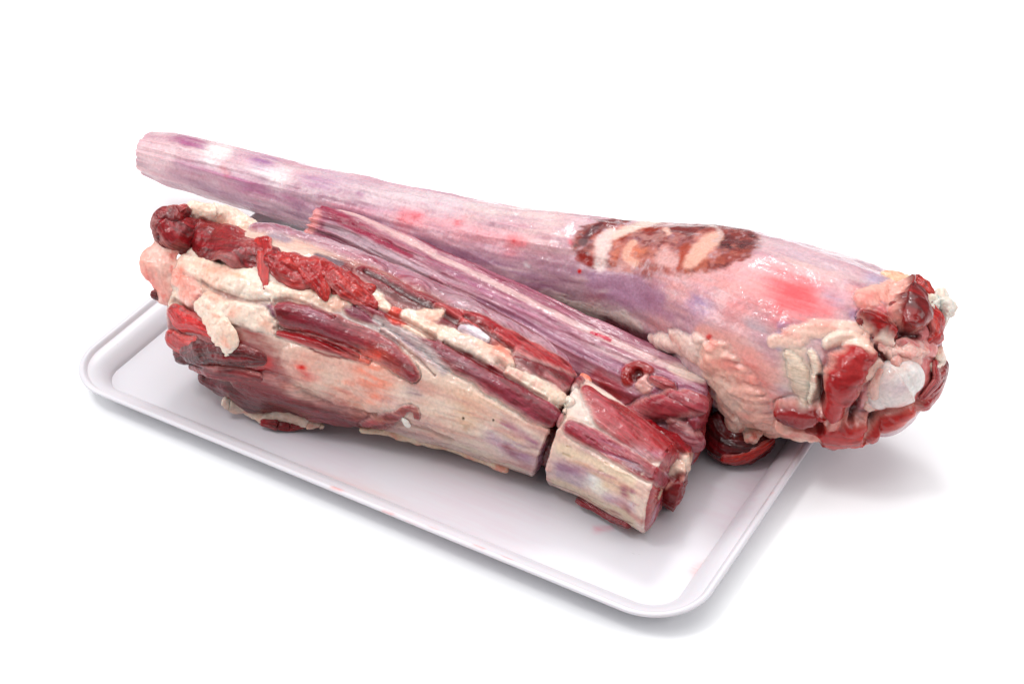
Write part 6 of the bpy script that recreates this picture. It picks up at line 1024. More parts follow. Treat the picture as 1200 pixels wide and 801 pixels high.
  (None,[(1162,-816,334,-29,-8,-66),(1239,-827,317,-36,-2,-62),(1285,-837,275,-35,7,-48)],(250,240,224),1.0,0.8,0,0.3,None,None,None,0,None),  # pale fat, whitened where a highlight is painted into it
  (None,[(1182,-816,337,-10,-8,-46)],(254,252,248),1.0,0.9,0,0.3,0.28,None,None,0,None),  # bright centre of the painted highlight
  (None,[(1273,-820,364,-8,-9,-35),(1391,-829,366,-8,-12,-38)],(244,204,168),0.7,0.8,0,0.3,None,None,None,0,None),
  (None,[(1376,-827,369,-8,-10,-33),(1501,-664,181,4,-41,-9)],(150,54,90),1.0,0.7,0,0.4,None,None,None,0,None),
  (None,[(1415,-828,382,-4,-4,-14),(1502,-669,198,0,-12,-6)],(130,80,110),0.7,0.7,0,0.3,None,None,None,0,None),
  (None,[(1284,-836,304,-6,-1,-24),(1430,-852,313,-4,-4,-20),(1515,-757,209,4,-24,-1)],(200,182,210),1.0,0.7,0,0.3,None,None,None,0,None),
  (None,[(1307,-839,269,-9,1,-33),(1370,-848,275,-9,-1,-37)],(236,150,140),0.7,0.8,0,0.3,None,None,None,0,None),
  (None,[(1306,-839,292,-15,-2,-55),(1516,-757,191,8,-52,-4)],(206,182,200),0.8,0.7,0,0.3,None,None,None,0,None),
  (None,[(1403,-852,264,-10,1,-39),(1501,-718,121,-6,-12,-33)],(150,34,76),1.0,0.7,0,0.4,None,None,None,0,None),
  (None,[(966,-805,217,-14,18,-33),(1216,-814,199,-16,21,-42),(1409,-851,217,-14,9,-41),(1500,-730,69,-2,-17,-15)],(226,204,180),1.0,0.6,0,0.25,None,None,None,0,None),
  (None,[(959,-751,115,0,-3,-3),(1201,-781,116,0,-3,-3),(1433,-846,182,-3,3,-9)],(140,100,90),0.6,0.6,-4,0.3,None,None,None,0,None),
  (None,[(1003,-771,471,-1,-2,-3),(1234,-770,455,0,-3,-3),(1518,-744,398,2,-7,1)],(186,146,110),0.7,0.6,-4,0.3,None,None,None,0,None),
  (None,[(997,-794,433,-1,-2,-4),(1224,-796,412,-1,-2,-4),(1522,-767,353,0,-5,-1)],(200,164,124),0.6,0.6,-4,0.3,None,None,None,0,None),
  (None,[(1307,-750,472,1,-8,-5),(1384,-748,470,1,-9,-4),(1458,-747,467,1,-9,-4)],(210,190,206),0.40027343258239007,0.7,0,0.3,None,None,None,0,None),
  (None,[(1179,-733,478,0,-5,-3),(1345,-729,479,1,-6,-2),(1507,-718,455,0,-6,-2)],(210,190,206),0.6232634076161816,0.7,-3,0.3,0.22,None,None,0,None),
  (None,[(1021,-801,407,-1,-3,-11),(1107,-792,409,-1,-5,-9),(1200,-798,402,-2,-4,-10)],(220,176,150),0.5822428539913077,0.7,3,0.3,None,None,None,0,None),
  (None,[(1238,-777,445,-1,-2,-4),(1315,-783,443,0,-3,-3),(1383,-781,448,0,-3,-3)],(220,176,150),0.43613048792902176,0.7,3,0.3,None,None,None,0,None),
  (None,[(1300,-764,462,0,-6,-5),(1448,-766,460,1,-7,-3),(1483,-508,200,2,-11,0)],(246,230,206),0.6606186218665908,0.7,0,0.3,None,None,None,0,None),
  (None,[(1318,-821,373,-1,-1,-5),(1458,-836,378,-1,-1,-4),(1490,-607,148,-1,-2,-4)],(246,230,206),0.5837908415151071,0.7,0,0.3,None,None,None,0,None),
  (None,[(1143,-733,480,0,-5,-4),(1251,-729,483,1,-6,-3),(1355,-730,478,1,-6,-3)],(160,96,126),0.69419098469071,0.7,-3,0.3,None,None,None,0,None),
  (None,[(1302,-827,353,-1,-3,-9),(1397,-830,364,-2,-3,-9),(1492,-843,365,-3,-2,-10)],(246,230,206),0.49169536445597334,0.7,0,0.3,None,None,None,0,None),
  (None,[(1445,-814,414,0,-4,-8),(1506,-809,415,0,-7,-6),(1505,-662,254,1,-12,0)],(150,60,78),0.6159983248290305,0.7,-3,0.3,0.22,None,None,0,None),
  (None,[(1275,-835,275,-3,1,-17),(1368,-846,297,-4,-1,-15),(1466,-862,296,-4,-2,-14)],(150,60,78),0.41371525224875344,0.7,0,0.3,None,None,None,0,None),
  (None,[(1028,-761,480,-1,-6,-9),(1134,-751,466,-1,-7,-8),(1246,-755,466,0,-9,-6)],(160,96,126),0.5506377581413245,0.7,0,0.3,None,None,None,0,None),
  (None,[(1127,-812,235,-3,2,-8),(1237,-827,238,-3,2,-8),(1339,-844,257,-1,0,-5)],(160,96,126),0.38593691879566205,0.7,3,0.3,None,None,None,0,None),
  (None,[(1426,-837,353,-1,-2,-4),(1506,-842,347,-1,-2,-4),(1489,-625,125,0,-3,-3)],(246,230,206),0.6546192245327186,0.7,0,0.3,0.22,None,None,0,None),
  (None,[(1394,-840,334,-2,-1,-5),(1462,-850,333,-1,-1,-5),(1514,-836,328,0,-2,-5)],(150,60,78),0.5463612919227758,0.7,3,0.3,None,None,None,0,None),
  (None,[(1267,-694,499,0,-5,-2),(1364,-701,495,0,-5,-3),(1456,-689,491,1,-6,-2)],(196,130,126),0.6083238996743014,0.7,0,0.3,None,None,None,0,None),
  (None,[(1503,-702,464,2,-13,-4),(1503,-610,374,2,-13,-4),(1486,-479,245,1,-12,-5)],(210,190,206),0.4597503316988255,0.7,-3,0.3,None,None,None,0,None),
  (None,[(1312,-819,381,-2,-2,-10),(1433,-827,390,-1,-3,-9),(1516,-737,290,1,-10,-2)],(160,96,126),0.5562902694325991,0.7,3,0.3,0.22,None,None,0,None),
  (None,[(1310,-838,311,-2,0,-7),(1449,-852,322,-1,-2,-6),(1486,-646,98,-2,-1,-7)],(150,60,78),0.5228799109266197,0.7,3,0.3,None,None,None,0,None),
  (None,[(1271,-811,174,-6,9,-16),(1338,-838,204,-6,7,-16),(1398,-848,210,-5,4,-16)],(150,60,78),0.6061783993729281,0.7,-3,0.3,None,None,None,0,None),
  (None,[(1374,-825,378,-2,-1,-6),(1484,-840,376,-1,-2,-5),(1490,-607,148,-1,-1,-6)],(160,96,126),0.6140876319652001,0.7,-3,0.3,0.22,None,None,0,None),
  (None,[(1153,-793,406,-2,-4,-9),(1259,-806,406,-1,-5,-8),(1353,-805,412,0,-6,-7)],(160,96,126),0.5894627420633527,0.7,0,0.3,None,None,None,0,None),
  (None,[(1048,-742,498,0,-3,-3),(1215,-736,479,0,-4,-2),(1380,-730,477,1,-4,-2)],(196,130,126),0.6754425045538875,0.7,-3,0.3,0.22,None,None,0,None),
  (None,[(1118,-802,380,-1,-4,-12),(1198,-802,387,-3,-3,-13),(1289,-815,391,-3,-4,-13)],(220,176,150),0.7014912309019385,0.7,3,0.3,None,None,None,0,None),
  (None,[(1045,-765,467,0,-3,-4),(1184,-751,465,0,-4,-3),(1335,-765,461,0,-4,-3)],(246,230,206),0.5163031760318179,0.7,-3,0.3,0.22,None,None,0,None),
  (None,[(1106,-702,517,1,-6,-5),(1197,-684,508,0,-7,-5),(1305,-691,502,0,-8,-4)],(160,96,126),0.49089736576966725,0.7,3,0.3,None,None,None,0,None),
  (None,[(1259,-814,382,-2,-2,-9),(1423,-826,390,-1,-3,-8),(1496,-635,191,0,-5,-6)],(196,130,126),0.5215961445832887,0.7,-3,0.3,None,None,None,0,None),
  ('roll',[(-1423,-730,1015,-11,1,9),(-1420,-825,1016,-10,1,10),(-1449,-867,997,-6,1,7)],(190,110,112),0.6,0.7,0,0.3,None,None,None,0,None),
  ('roll',[(-1410,-651,997,15,-42,-1),(-1224,-697,1007,18,-44,1),(-1009,-745,1036,28,-54,12)],(165,44,48),0.6,0.8,0,0.3,None,None,None,0,None),
  ('roll',[(-1478,-881,926,-12,-7,-45),(-1363,-808,881,-20,3,-54),(-1096,-904,1000,-28,20,-52)],(92,16,30),0.6,0.8,0,0.3,None,None,None,0,None),
  ('roll',[(-1153,-601,974,23,-46,14),(-967,-687,1021,32,-61,23)],(186,62,58),0.7,0.8,0,0.3,None,None,None,0,None),
  ('roll',[(-1014,-791,1045,19,-14,1),(-1014,-738,1036,14,-24,3),(-958,-768,1034,0,-12,0)],(205,130,126),0.6,0.7,0,0.3,None,None,None,0,None),
  ('roll',[(-1532,-696,1108,-1,-16,-17),(-1505,-661,1074,-3,-20,-20),(-1475,-630,1032,3,-25,-9)],(204,96,92),0.9,0.7,0,0.3,None,None,None,0,None),
  ('roll_end',[(-1538,-704,1105,13,-31,-4),(-1489,-693,1092,19,-37,1)],(196,88,86),0.8,0.7,0,0.3,None,None,None,0,None),
  ('roll_end',[(-1474,-759,1084,-4,-23,-8),(-1456,-744,1047,3,-31,-1)],(160,26,30),0.8,0.7,0,0.3,None,None,None,0,None),
  ('low',[(-920,-1126,348,-4,-3,-17),(-742,-1126,379,-7,-1,-20),(-636,-1046,286,-12,3,-24)],(160,70,76),0.4,0.7,0,0.5,None,None,None,0,None),
  ('fat_e',[(-1524,-1021,792,-28,-9,-23),(-1499,-1008,716,-38,2,-34)],(240,130,120),0.7,0.7,0,0.3,None,None,None,0,None),
 ],
 'slim_shank_piece': [
  (None,[(-1166,188,575,3,-10,-1),(-953,165,569,-2,-3,-7),(-725,126,592,2,-8,-2)],(232,208,206),0.4743788804447719,0.7,-7,0.3,None,None,None,0,None),
  (None,[(605,-34,553,1,-12,-7),(929,-74,552,1,-13,-6),(1239,-104,543,1,-13,-5)],(232,208,206),0.7127981655548477,0.7,0,0.3,None,None,None,0,None),
  (None,[(-176,-22,503,-2,-10,-10),(129,-77,495,-3,-9,-12),(416,-113,485,-2,-9,-11)],(232,208,206),0.462480286691723,0.7,6,0.3,None,None,None,0,None),
  (None,[(29,-30,536,-3,-7,-12),(339,-74,531,-3,-6,-13),(636,-109,520,-1,-11,-9)],(232,208,206),0.4433051871935764,0.7,-7,0.3,None,None,None,0,None),
  (None,[(-191,33,571,2,-16,-5),(45,-9,570,0,-11,-9),(260,-23,564,1,-13,-8)],(214,184,190),0.6621498201168031,0.7,6,0.3,0.22,None,None,0,None),
  (None,[(-99,-45,491,-3,-3,-9),(206,-93,480,-3,-2,-9),(501,-138,468,-2,-5,-7)],(190,140,156),0.5548530910767263,0.7,-7,0.3,0.22,None,None,0,None),
  (None,[(973,-217,376,-3,-5,-11),(1101,-220,354,-4,-4,-12),(1263,-301,398,7,-20,12)],(232,208,206),0.6269824946804985,0.7,6,0.3,0.22,None,None,0,None),
  (None,[(677,-134,493,-3,-8,-13),(984,-173,476,-3,-8,-13),(1271,-200,458,-2,-8,-12)],(232,208,206),0.4515620986604715,0.7,-7,0.3,0.22,None,None,0,None),
  (None,[(808,-170,475,-3,-7,-12),(1036,-193,451,-3,-7,-12),(1258,-211,431,-4,-3,-15)],(120,44,66),0.4697387949204281,0.7,0,0.3,None,None,None,0,None),
  (None,[(-658,171,594,0,-6,-6),(-435,146,602,2,-10,-3),(-212,115,609,3,-11,-2)],(132,60,84),0.45859360937719884,0.7,0,0.3,None,None,None,0,None),
  (None,[(-1162,159,513,-9,0,-18),(-997,142,499,-2,-9,-10),(-824,104,509,-6,-4,-15)],(120,44,66),0.3827243870197817,0.7,-7,0.3,None,None,None,0,None),
  (None,[(-735,141,592,8,-21,3),(-378,92,583,4,-14,-2),(-30,52,600,3,-13,-4)],(120,44,66),0.5337301468678273,0.7,6,0.3,0.22,None,None,0,None),
  (None,[(-234,67,577,1,-13,-6),(-71,34,579,0,-12,-7),(88,13,584,2,-13,-6)],(170,96,118),0.40268378542359573,0.7,6,0.3,None,None,None,0,None),
  (None,[(-1093,181,567,-4,-8,-14),(-674,102,581,-1,-11,-10),(-294,69,578,3,-17,-6)],(214,184,190),0.4344738875053602,0.7,0,0.3,0.22,None,None,0,None),
  (None,[(496,55,595,6,-23,0),(690,58,572,4,-20,-2),(885,51,562,6,-24,1)],(214,184,190),0.6643259806400251,0.7,-7,0.3,None,None,None,0,None),
  (None,[(-164,-44,454,-6,-1,-14),(139,-95,438,-4,-4,-11),(435,-146,430,-3,-5,-10)],(132,60,84),0.4119500408504684,0.7,0,0.3,None,None,None,0,None),
  (None,[(50,-46,512,-2,-6,-9),(399,-102,500,-2,-5,-9),(727,-137,491,-2,-5,-9)],(232,208,206),0.4489226340346986,0.7,-7,0.3,None,None,None,0,None),
  (None,[(150,14,583,1,-12,-6),(332,-4,578,1,-12,-6),(513,-15,570,0,-11,-7)],(170,96,118),0.652186189911726,0.7,0,0.3,None,None,None,0,None),
  (None,[(-756,87,549,-4,-1,-9),(-375,29,543,-1,-5,-6),(-17,-20,542,-2,-3,-7)],(132,60,84),0.5942783193751866,0.7,-7,0.3,None,None,None,0,None),
  (None,[(110,-82,473,-4,-4,-14),(244,-101,476,-5,-3,-15),(386,-127,464,-6,-3,-15)],(120,44,66),0.5259037998524757,0.7,0,0.3,None,None,None,0,None),
  (None,[(-1216,148,532,-5,0,-10),(-1035,153,511,-8,4,-13),(-810,102,509,-4,-2,-8)],(190,140,156),0.5695444850892144,0.7,6,0.3,None,None,None,0,None),
  (None,[(-549,54,545,-4,-2,-11),(-394,31,542,-2,-5,-8),(-242,12,541,-2,-5,-8)],(120,44,66),0.6783309514845255,0.7,6,0.3,None,None,None,0,None),
  (None,[(499,-162,405,-5,-1,-13),(813,-213,380,-6,1,-15),(1093,-222,339,-4,-2,-12)],(132,60,84),0.4801676596982673,0.7,0,0.3,None,None,None,0,None),
  (None,[(-781,63,469,-9,-2,-19),(-506,9,459,-8,-3,-18),(-239,-35,451,-8,-2,-19)],(190,140,156),0.5681517751882175,0.7,6,0.3,None,None,None,0,None),
  (None,[(-147,-42,477,-7,-4,-17),(59,-81,471,-6,-5,-16),(256,-103,458,-7,-2,-18)],(232,208,206),0.5344619418538885,0.7,6,0.3,None,None,None,0,None),
  (None,[(456,9,593,0,-7,-7),(621,15,574,4,-15,0),(792,7,562,4,-16,1)],(170,96,118),0.5360015792466876,0.7,6,0.3,None,None,None,0,None),
  (None,[(-304,105,601,2,-12,-5),(-43,82,606,4,-16,-2),(210,64,596,6,-19,1)],(120,44,66),0.6794136263678092,0.7,-7,0.3,None,None,None,0,None),
  (None,[(-775,109,566,-3,-6,-11),(-558,79,575,0,-10,-7),(-342,43,571,1,-12,-6)],(232,208,206),0.6173754152743343,0.7,6,0.3,None,None,None,0,None),
  (None,[(-545,87,581,0,-11,-8),(-304,57,576,3,-15,-4),(-69,30,576,1,-13,-6)],(214,184,190),0.6402434229877426,0.7,-7,0.3,0.22,None,None,0,None),
  (None,[(694,-11,571,3,-14,-1),(817,-22,567,4,-17,2),(937,-29,566,4,-17,1)],(214,184,190),0.4056292847900979,0.7,0,0.3,None,None,None,0,None),
  (None,[(-252,-12,505,-1,-6,-6),(71,-63,500,0,-7,-4),(386,-108,488,-1,-5,-6)],(214,184,190),0.4997573100455326,0.7,0,0.3,None,None,None,0,None),
  (None,[(-228,85,598,0,-6,-4),(-30,52,600,2,-9,-2),(149,44,599,2,-9,-2)],(120,44,66),0.4904219798171375,0.7,-7,0.3,None,None,None,0,None),
  (None,[(567,35,582,4,-16,-1),(714,33,568,4,-16,-1),(862,25,565,3,-14,-3)],(214,184,190),0.5375347271692645,0.7,-7,0.3,None,None,None,0,None),
  (None,[(-1150,139,498,0,-8,-5),(-824,74,484,-2,-5,-7),(-509,16,491,-2,-5,-7)],(214,184,190),0.5152261208477581,0.7,6,0.3,None,None,None,0,None),
  (None,[(1020,-146,513,0,-4,-4),(1148,-153,505,-1,-3,-5),(1278,-165,496,-1,-3,-5)],(190,140,156),0.5600566294983489,0.7,0,0.3,0.22,None,None,0,None),
  (None,[(-596,59,519,-5,-4,-14),(-273,5,523,-4,-6,-12),(43,-45,514,-3,-7,-11)],(214,184,190),0.6747036677809116,0.7,6,0.3,None,None,None,0,None),
  (None,[(-278,71,577,3,-13,-4),(-134,53,585,-1,-9,-8),(13,26,590,0,-10,-7)],(214,184,190),0.44541225468126516,0.7,0,0.3,None,None,None,0,None),
  (None,[(761,34,568,4,-19,-2),(935,26,563,5,-22,0),(1107,18,553,4,-22,0)],(232,208,206),0.5477486111738868,0.7,6,0.3,0.22,None,None,0,None),
  (None,[(934,-160,500,-2,-6,-8),(1109,-175,480,-1,-6,-7),(1274,-188,475,-1,-6,-7)],(190,140,156),0.6040819500961454,0.7,0,0.3,0.22,None,None,0,None),
  (None,[(34,-18,560,-2,-8,-12),(306,-45,553,1,-14,-7),(576,-80,543,1,-15,-5)],(170,96,118),0.6145342371554039,0.7,-7,0.3,None,None,None,0,None),
  (None,[(-304,-23,462,-7,-3,-16),(-47,-67,452,-7,-2,-16),(208,-106,435,-5,-5,-13)],(120,44,66),0.526157707679896,0.7,-7,0.3,None,None,None,0,None),
  (None,[(-388,-8,483,-6,-3,-13),(-203,-36,465,-6,-3,-14),(-23,-67,467,-4,-4,-12)],(232,208,206),0.6660581949465033,0.7,6,0.3,None,None,None,0,None),
  (None,[(-11,-39,508,-2,-6,-8),(256,-83,499,-1,-7,-6),(512,-119,496,-2,-5,-8)],(190,140,156),0.6297113571315451,0.7,6,0.3,None,None,None,0,None),
  (None,[(-690,88,559,-2,-6,-11),(-432,56,567,0,-10,-8),(-179,13,558,-3,-7,-10)],(120,44,66),0.36615751008312514,0.7,6,0.3,None,None,None,0,None),
  (None,[(-322,39,569,0,-6,-3),(47,-12,567,0,-5,-4),(389,-47,556,0,-6,-3)],(132,60,84),0.6192297381516931,0.7,-7,0.3,None,None,None,0,None),
  (None,[(-340,50,573,1,-12,-5),(-71,15,572,2,-13,-4),(189,-16,568,0,-10,-6)],(120,44,66),0.6100016413220225,0.7,0,0.3,None,None,None,0,None),
  (None,[(339,31,600,2,-15,-6),(548,19,586,4,-19,-3),(744,26,566,4,-19,-2)],(190,140,156),0.5271233867683661,0.7,-7,0.3,0.22,None,None,0,None),
  (None,[(137,-61,506,-1,-6,-5),(482,-114,499,-2,-4,-7),(814,-161,488,-1,-5,-6)],(170,96,118),0.5067282945418965,0.7,-7,0.3,None,None,None,0,None),
  (None,[(-845,188,586,5,-13,0),(-560,157,600,0,-6,-6),(-282,118,607,2,-9,-3)],(170,96,118),0.4418678826394602,0.7,6,0.3,None,None,None,0,None),
  (None,[(892,-178,472,-3,-7,-12),(1079,-195,453,-3,-7,-12),(1263,-211,433,-5,-4,-15)],(190,140,156),0.4211806845510151,0.7,0,0.3,0.22,None,None,0,None),
  (None,[(485,-129,480,-2,-4,-6),(650,-153,465,-2,-3,-6),(811,-174,467,-1,-3,-6)],(190,140,156),0.3931495017620128,0.7,0,0.3,0.22,None,None,0,None),
  (None,[(215,-110,428,-3,-2,-7),(540,-167,406,-3,-1,-8),(846,-215,395,-2,-3,-7)],(214,184,190),0.6058543598197187,0.7,6,0.3,None,None,None,0,None),
  (None,[(-543,83,578,0,-10,-9),(-294,61,577,3,-16,-4),(-47,23,576,1,-13,-6)],(190,140,156),0.5742974073520576,0.7,-7,0.3,0.22,None,None,0,None),
  (None,[(-1113,159,505,-9,-4,-18),(-965,131,499,-2,-12,-12),(-824,104,509,-6,-4,-18)],(120,44,66),0.48993496227168587,0.7,-7,0.3,None,None,None,0,None),
  (None,[(198,8,580,1,-13,-6),(492,-16,569,1,-12,-7),(773,-38,561,1,-13,-6)],(170,96,118),0.3841415373538385,0.7,6,0.3,None,None,None,0,None),
  (None,[(-70,-7,557,-2,-7,-11),(259,-41,551,1,-13,-6),(580,-87,537,-1,-11,-7)],(132,60,84),0.60274163423062,0.7,-7,0.3,None,None,None,0,None),
  (None,[(167,32,595,1,-11,-6),(520,11,592,2,-14,-3),(854,-1,562,5,-20,2)],(132,60,84),0.7154883297579453,0.7,0,0.3,None,None,None,0,None),
  (None,[(758,-128,515,-1,-6,-4),(903,-151,511,0,-7,-4),(1031,-156,501,-1,-5,-5)],(120,44,66),0.6275839266994038,0.7,6,0.3,None,None,None,0,None),
  (None,[(771,26,565,3,-16,-2),(1029,6,554,4,-19,0),(1275,-10,551,1,-13,-5)],(170,96,118),0.5329157975257269,0.7,0,0.3,None,None,None,0,None),
  (None,[(-988,152,546,1,-11,-7),(-576,70,568,-1,-8,-8),(-202,23,568,0,-10,-7)],(132,60,84),0.42000144231296727,0.7,6,0.3,None,None,None,0,None),
  (None,[(-1268,220,584,-43,13,-5),(-1275,171,536,-48,1,0),(-1264,132,500,-31,0,-5)],(228,160,160),1.0,0.5,0,0.3,None,None,None,0,None),
  (None,[(-1271,296,577,18,-41,8),(-1096,244,597,9,-40,-6),(-922,212,583,4,-40,-11),(-736,160,586,7,-38,-7),(-534,124,586,6,-31,-6)],(152,62,82),1.0,0.5,0,0.4,None,None,None,0,None),
  (None,[(-1197,343,580,-1,-11,-11),(-951,303,593,14,-30,9),(-665,239,618,13,-30,8),(-359,176,617,9,-27,3),(22,117,608,2,-19,-6),(477,49,599,6,-29,0),(757,32,567,5,-26,-2),(1135,12,551,6,-34,-1),(1462,35,476,5,-39,-2)],(228,194,192),0.85,0.55,0,0.5,None,None,None,0,None),
  (None,[(-1150,182,554,2,-33,-18),(-903,136,554,-12,-14,-35),(-623,78,571,-7,-20,-29),(-362,39,567,-3,-21,-20)],(186,158,168),0.8,0.6,0,0.4,None,None,None,0,None),
  (None,[(-563,172,608,-1,-18,-11),(-26,54,600,3,-32,-11),(453,-5,577,-2,-26,-21),(799,-47,559,5,-45,-10)],(172,112,138),0.8,0.7,0,0.4,None,None,None,0,None),
  (None,[(12,-11,565,-1,-11,-10),(368,-48,555,1,-23,-12),(721,-100,535,0,-26,-14),(996,-121,528,1,-26,-14)],(150,98,122),0.8,0.6,0,0.4,None,None,None,0,None),
  (None,[(233,-6,572,0,-13,-7),(469,-33,560,-1,-17,-10),(831,-106,535,-2,-28,-12),(1013,-152,508,-8,-19,-19)],(180,130,146),0.7,0.7,0,0.4,None,None,None,0,None),
  (None,[(722,37,568,2,-13,-2),(784,31,567,2,-14,-3),(842,23,565,1,-10,-3)],(190,60,80),1.0,0.6,0,0.3,None,None,None,0,None),
  (None,[(-164,93,604,2,-11,-3),(209,36,596,1,-11,-3),(562,-6,577,0,-8,-5)],(214,176,184),0.7,0.7,0,0.3,None,None,None,0,None),
  (None,[(872,-179,470,-17,-19,-37),(986,-196,439,-20,-15,-40),(1068,-199,397,-19,-6,-35)],(168,74,84),0.9,0.6,0,0.4,None,None,None,0,None),
  (None,[(909,-197,438,-10,-4,-20),(1018,-203,391,-8,-8,-17)],(150,36,44),0.8,0.6,0,0.3,None,None,None,0,None),
  (None,[(1234,-82,549,6,-49,-6),(1398,-106,544,0,-36,-17)],(178,120,140),0.8,0.6,0,0.3,None,None,None,0,None),
  (None,[(1244,2,554,6,-36,1),(1382,-22,555,10,-50,8),(1453,95,430,6,-43,1)],(240,214,204),1.0,0.6,0,0.3,None,None,None,0,None),
  (None,[(1432,167,272,1,-98,78),(1474,31,143,-10,-97,79),(1530,-149,118,-50,-22,9)],(150,40,48),1.0,0.4,0,0.4,None,None,None,0,None),
  (None,[(1472,-153,520,-29,-24,2),(1507,-186,381,11,-71,56)],(150,58,66),1.0,0.5,0,0.5,None,None,None,0,None),
  (None,[(1496,115,422,-17,-7,0),(1474,170,257,-18,-6,1),(1478,136,140,-22,-7,2),(1503,24,85,-22,-6,3)],((240,170,150),(246,196,178),(226,140,128)),1.0,0.3,12.5,0.42,0.38,0.08,'fat_edge',12,None),
  (None,[(1113,-106,529,-34,-1,-4),(1125,-149,511,-33,-14,-11),(1160,-166,490,-21,-16,-20)],((226,176,170),(236,200,192),(206,140,140)),1.0,0.3,12.5,0.42,0.38,0.08,'fat_nub',12,None),
  (None,[(1170,-117,525,0,-19,-14),(1235,-124,526,2,-29,-17),(1299,-129,526,1,-25,-14)],((156,58,64),(180,96,100),(130,34,44)),1.0,0.16,30.0,0.16,0.32,0.75,'muscle',3,(206,156,152)),
  (None,[(1088,-222,337,6,-6,-35),(1189,-211,378,42,-65,-18),(1292,-210,445,37,-33,-67),(1386,-179,486,36,-54,-53),(1479,-166,509,19,-41,-39)],((160,66,74),(180,100,106),(140,46,56)),1.0,0.16,45.0,0.16,0.32,0.75,'muscle',3,(206,156,152)),
  (None,[(1247,-383,428,29,-80,30),(1343,-338,399,29,-102,15),(1439,-269,329,19,-87,-11),(1512,-228,306,3,-28,-55)],((146,66,76),(172,108,114),(124,46,58)),1.0,0.16,40.0,0.16,0.32,0.75,'muscle',3,(206,156,152)),
  (None,[(1045,-163,494,34,2,3),(1034,-113,526,38,-13,-7),(1079,-81,551,20,-34,-16),(1140,-81,552,5,-26,-8)],(150,34,38),1.0,0.4,10,0.3,None,None,'muscle_curl',0,(190,90,90)),
  (None,[(1071,-143,514,20,-11,-9),(1086,-114,524,22,-15,-5)],(104,18,26),1.0,0.6,-22,0.3,None,None,None,0,None),
  ('end_meat',[(1492,-524,343,16,-18,-20),(1544,-466,340,26,-44,-8),(1560,-318,232,32,-71,22)],(238,206,190),1.0,0.5,6,0.5,None,None,'cut_fat',0,None),
  ('end_meat',[(1546,-270,249,-29,-9,-17),(1620,-389,284,-31,-17,-4),(1599,-346,149,-25,-9,1)],(242,206,184),1.0,0.5,6,0.5,None,None,'cut_fat',0,None),
  ('end_meat',[(1505,-603,279,10,-7,-6),(1569,-537,317,1,-6,-12),(1574,-392,112,-3,-18,2)],(214,150,140),1.0,0.6,0,0.6,None,None,None,0,None),
 ],
 'tray': [
  (None,[(1,-1092,40,221,-334,0),(589,-987,40,198,-332,0),(1218,-998,40,145,-271,0)],(226,196,208),0.28,0.8,0,0.6,None,None,None,0,None),
  (None,[(1805,-362,40,81,-178,0),(1827,42,40,72,-165,0)],(226,190,206),0.3,0.8,0,0.6,None,None,None,0,None),
  (None,[(1815,-960,40,23,-49,0),(1825,-849,40,21,-44,0),(1828,-733,40,13,-28,0)],(214,160,156),0.6,0.8,0,0.6,None,None,None,0,None),
  (None,[(1235,-841,40,12,-23,0),(1288,-796,40,9,-17,0)],(232,160,176),0.6,0.8,0,0.6,None,None,None,0,None),
  (None,[(1354,-757,40,12,-23,0),(1395,-719,40,9,-17,0)],(232,165,178),0.5,0.8,0,0.6,None,None,None,0,None),
  (None,[(-954,-890,40,178,-241,0),(-279,-1011,40,157,-231,0)],(224,200,212),0.25,0.8,0,0.6,None,None,None,0,None),
  (None,[(-1989,-987,40,6,-8,0)],(110,50,60),0.9,0.8,0,0.6,None,None,None,0,None),
  (None,[(-2112,-400,40,8,-10,0)],(90,40,60),0.9,0.8,0,0.6,None,None,None,0,None),
  (None,[(-484,-1211,40,25,-34,0),(-41,-1196,40,30,-45,0),(404,-1209,40,21,-33,0)],(226,180,172),0.35,0.8,0,0.6,None,None,None,0,None),
  (None,[(-71,-1382,175,6,-9,0),(-13,-1379,175,5,-8,0)],(236,140,130),0.55,0.8,0,1.1,None,None,None,0,None),
  (None,[(265,-1400,175,6,-9,0),(322,-1397,175,5,-8,0)],(236,140,130),0.55,0.8,0,1.1,None,None,None,0,None),
  (None,[(400,-1404,175,6,-9,0),(456,-1401,175,5,-8,0)],(236,140,130),0.55,0.8,0,1.1,None,None,None,0,None),
  (None,[(531,-1379,175,5,-9,0),(587,-1377,175,5,-8,0)],(236,140,130),0.55,0.8,0,1.1,None,None,None,0,None),
  (None,[(735,-1400,175,5,-8,0),(789,-1397,175,4,-7,0)],(236,140,130),0.55,0.8,0,1.1,None,None,None,0,None),
  (None,[(809,-1378,175,5,-8,0),(863,-1376,175,4,-7,0)],(236,140,130),0.55,0.8,0,1.1,None,None,None,0,None),
  (None,[(971,-1370,175,5,-8,0),(1024,-1367,175,4,-7,0)],(236,140,130),0.55,0.8,0,1.1,None,None,None,0,None),
  (None,[(1187,-1357,175,5,-8,0),(1240,-1354,175,4,-7,0)],(236,140,130),0.55,0.8,0,1.1,None,None,None,0,None),
  (None,[(1485,-1322,175,4,-8,0),(1536,-1320,175,4,-7,0)],(236,140,130),0.55,0.8,0,1.1,None,None,None,0,None),
  (None,[(1940,-448,175,5,-11,0),(1942,-387,175,5,-11,0)],(232,150,132),0.6,0.8,0,1.1,None,None,None,0,None),
  (None,[(1950,-383,175,5,-11,0),(1952,-321,175,5,-11,0)],(232,150,132),0.6,0.8,0,1.1,None,None,None,0,None),
  (None,[(1955,-304,175,5,-11,0),(1957,-242,175,5,-11,0)],(232,150,132),0.6,0.8,0,1.1,None,None,None,0,None),
  (None,[(1932,-527,175,5,-11,0),(1934,-467,175,5,-11,0)],(232,150,132),0.6,0.8,0,1.1,None,None,None,0,None),
 ],
}
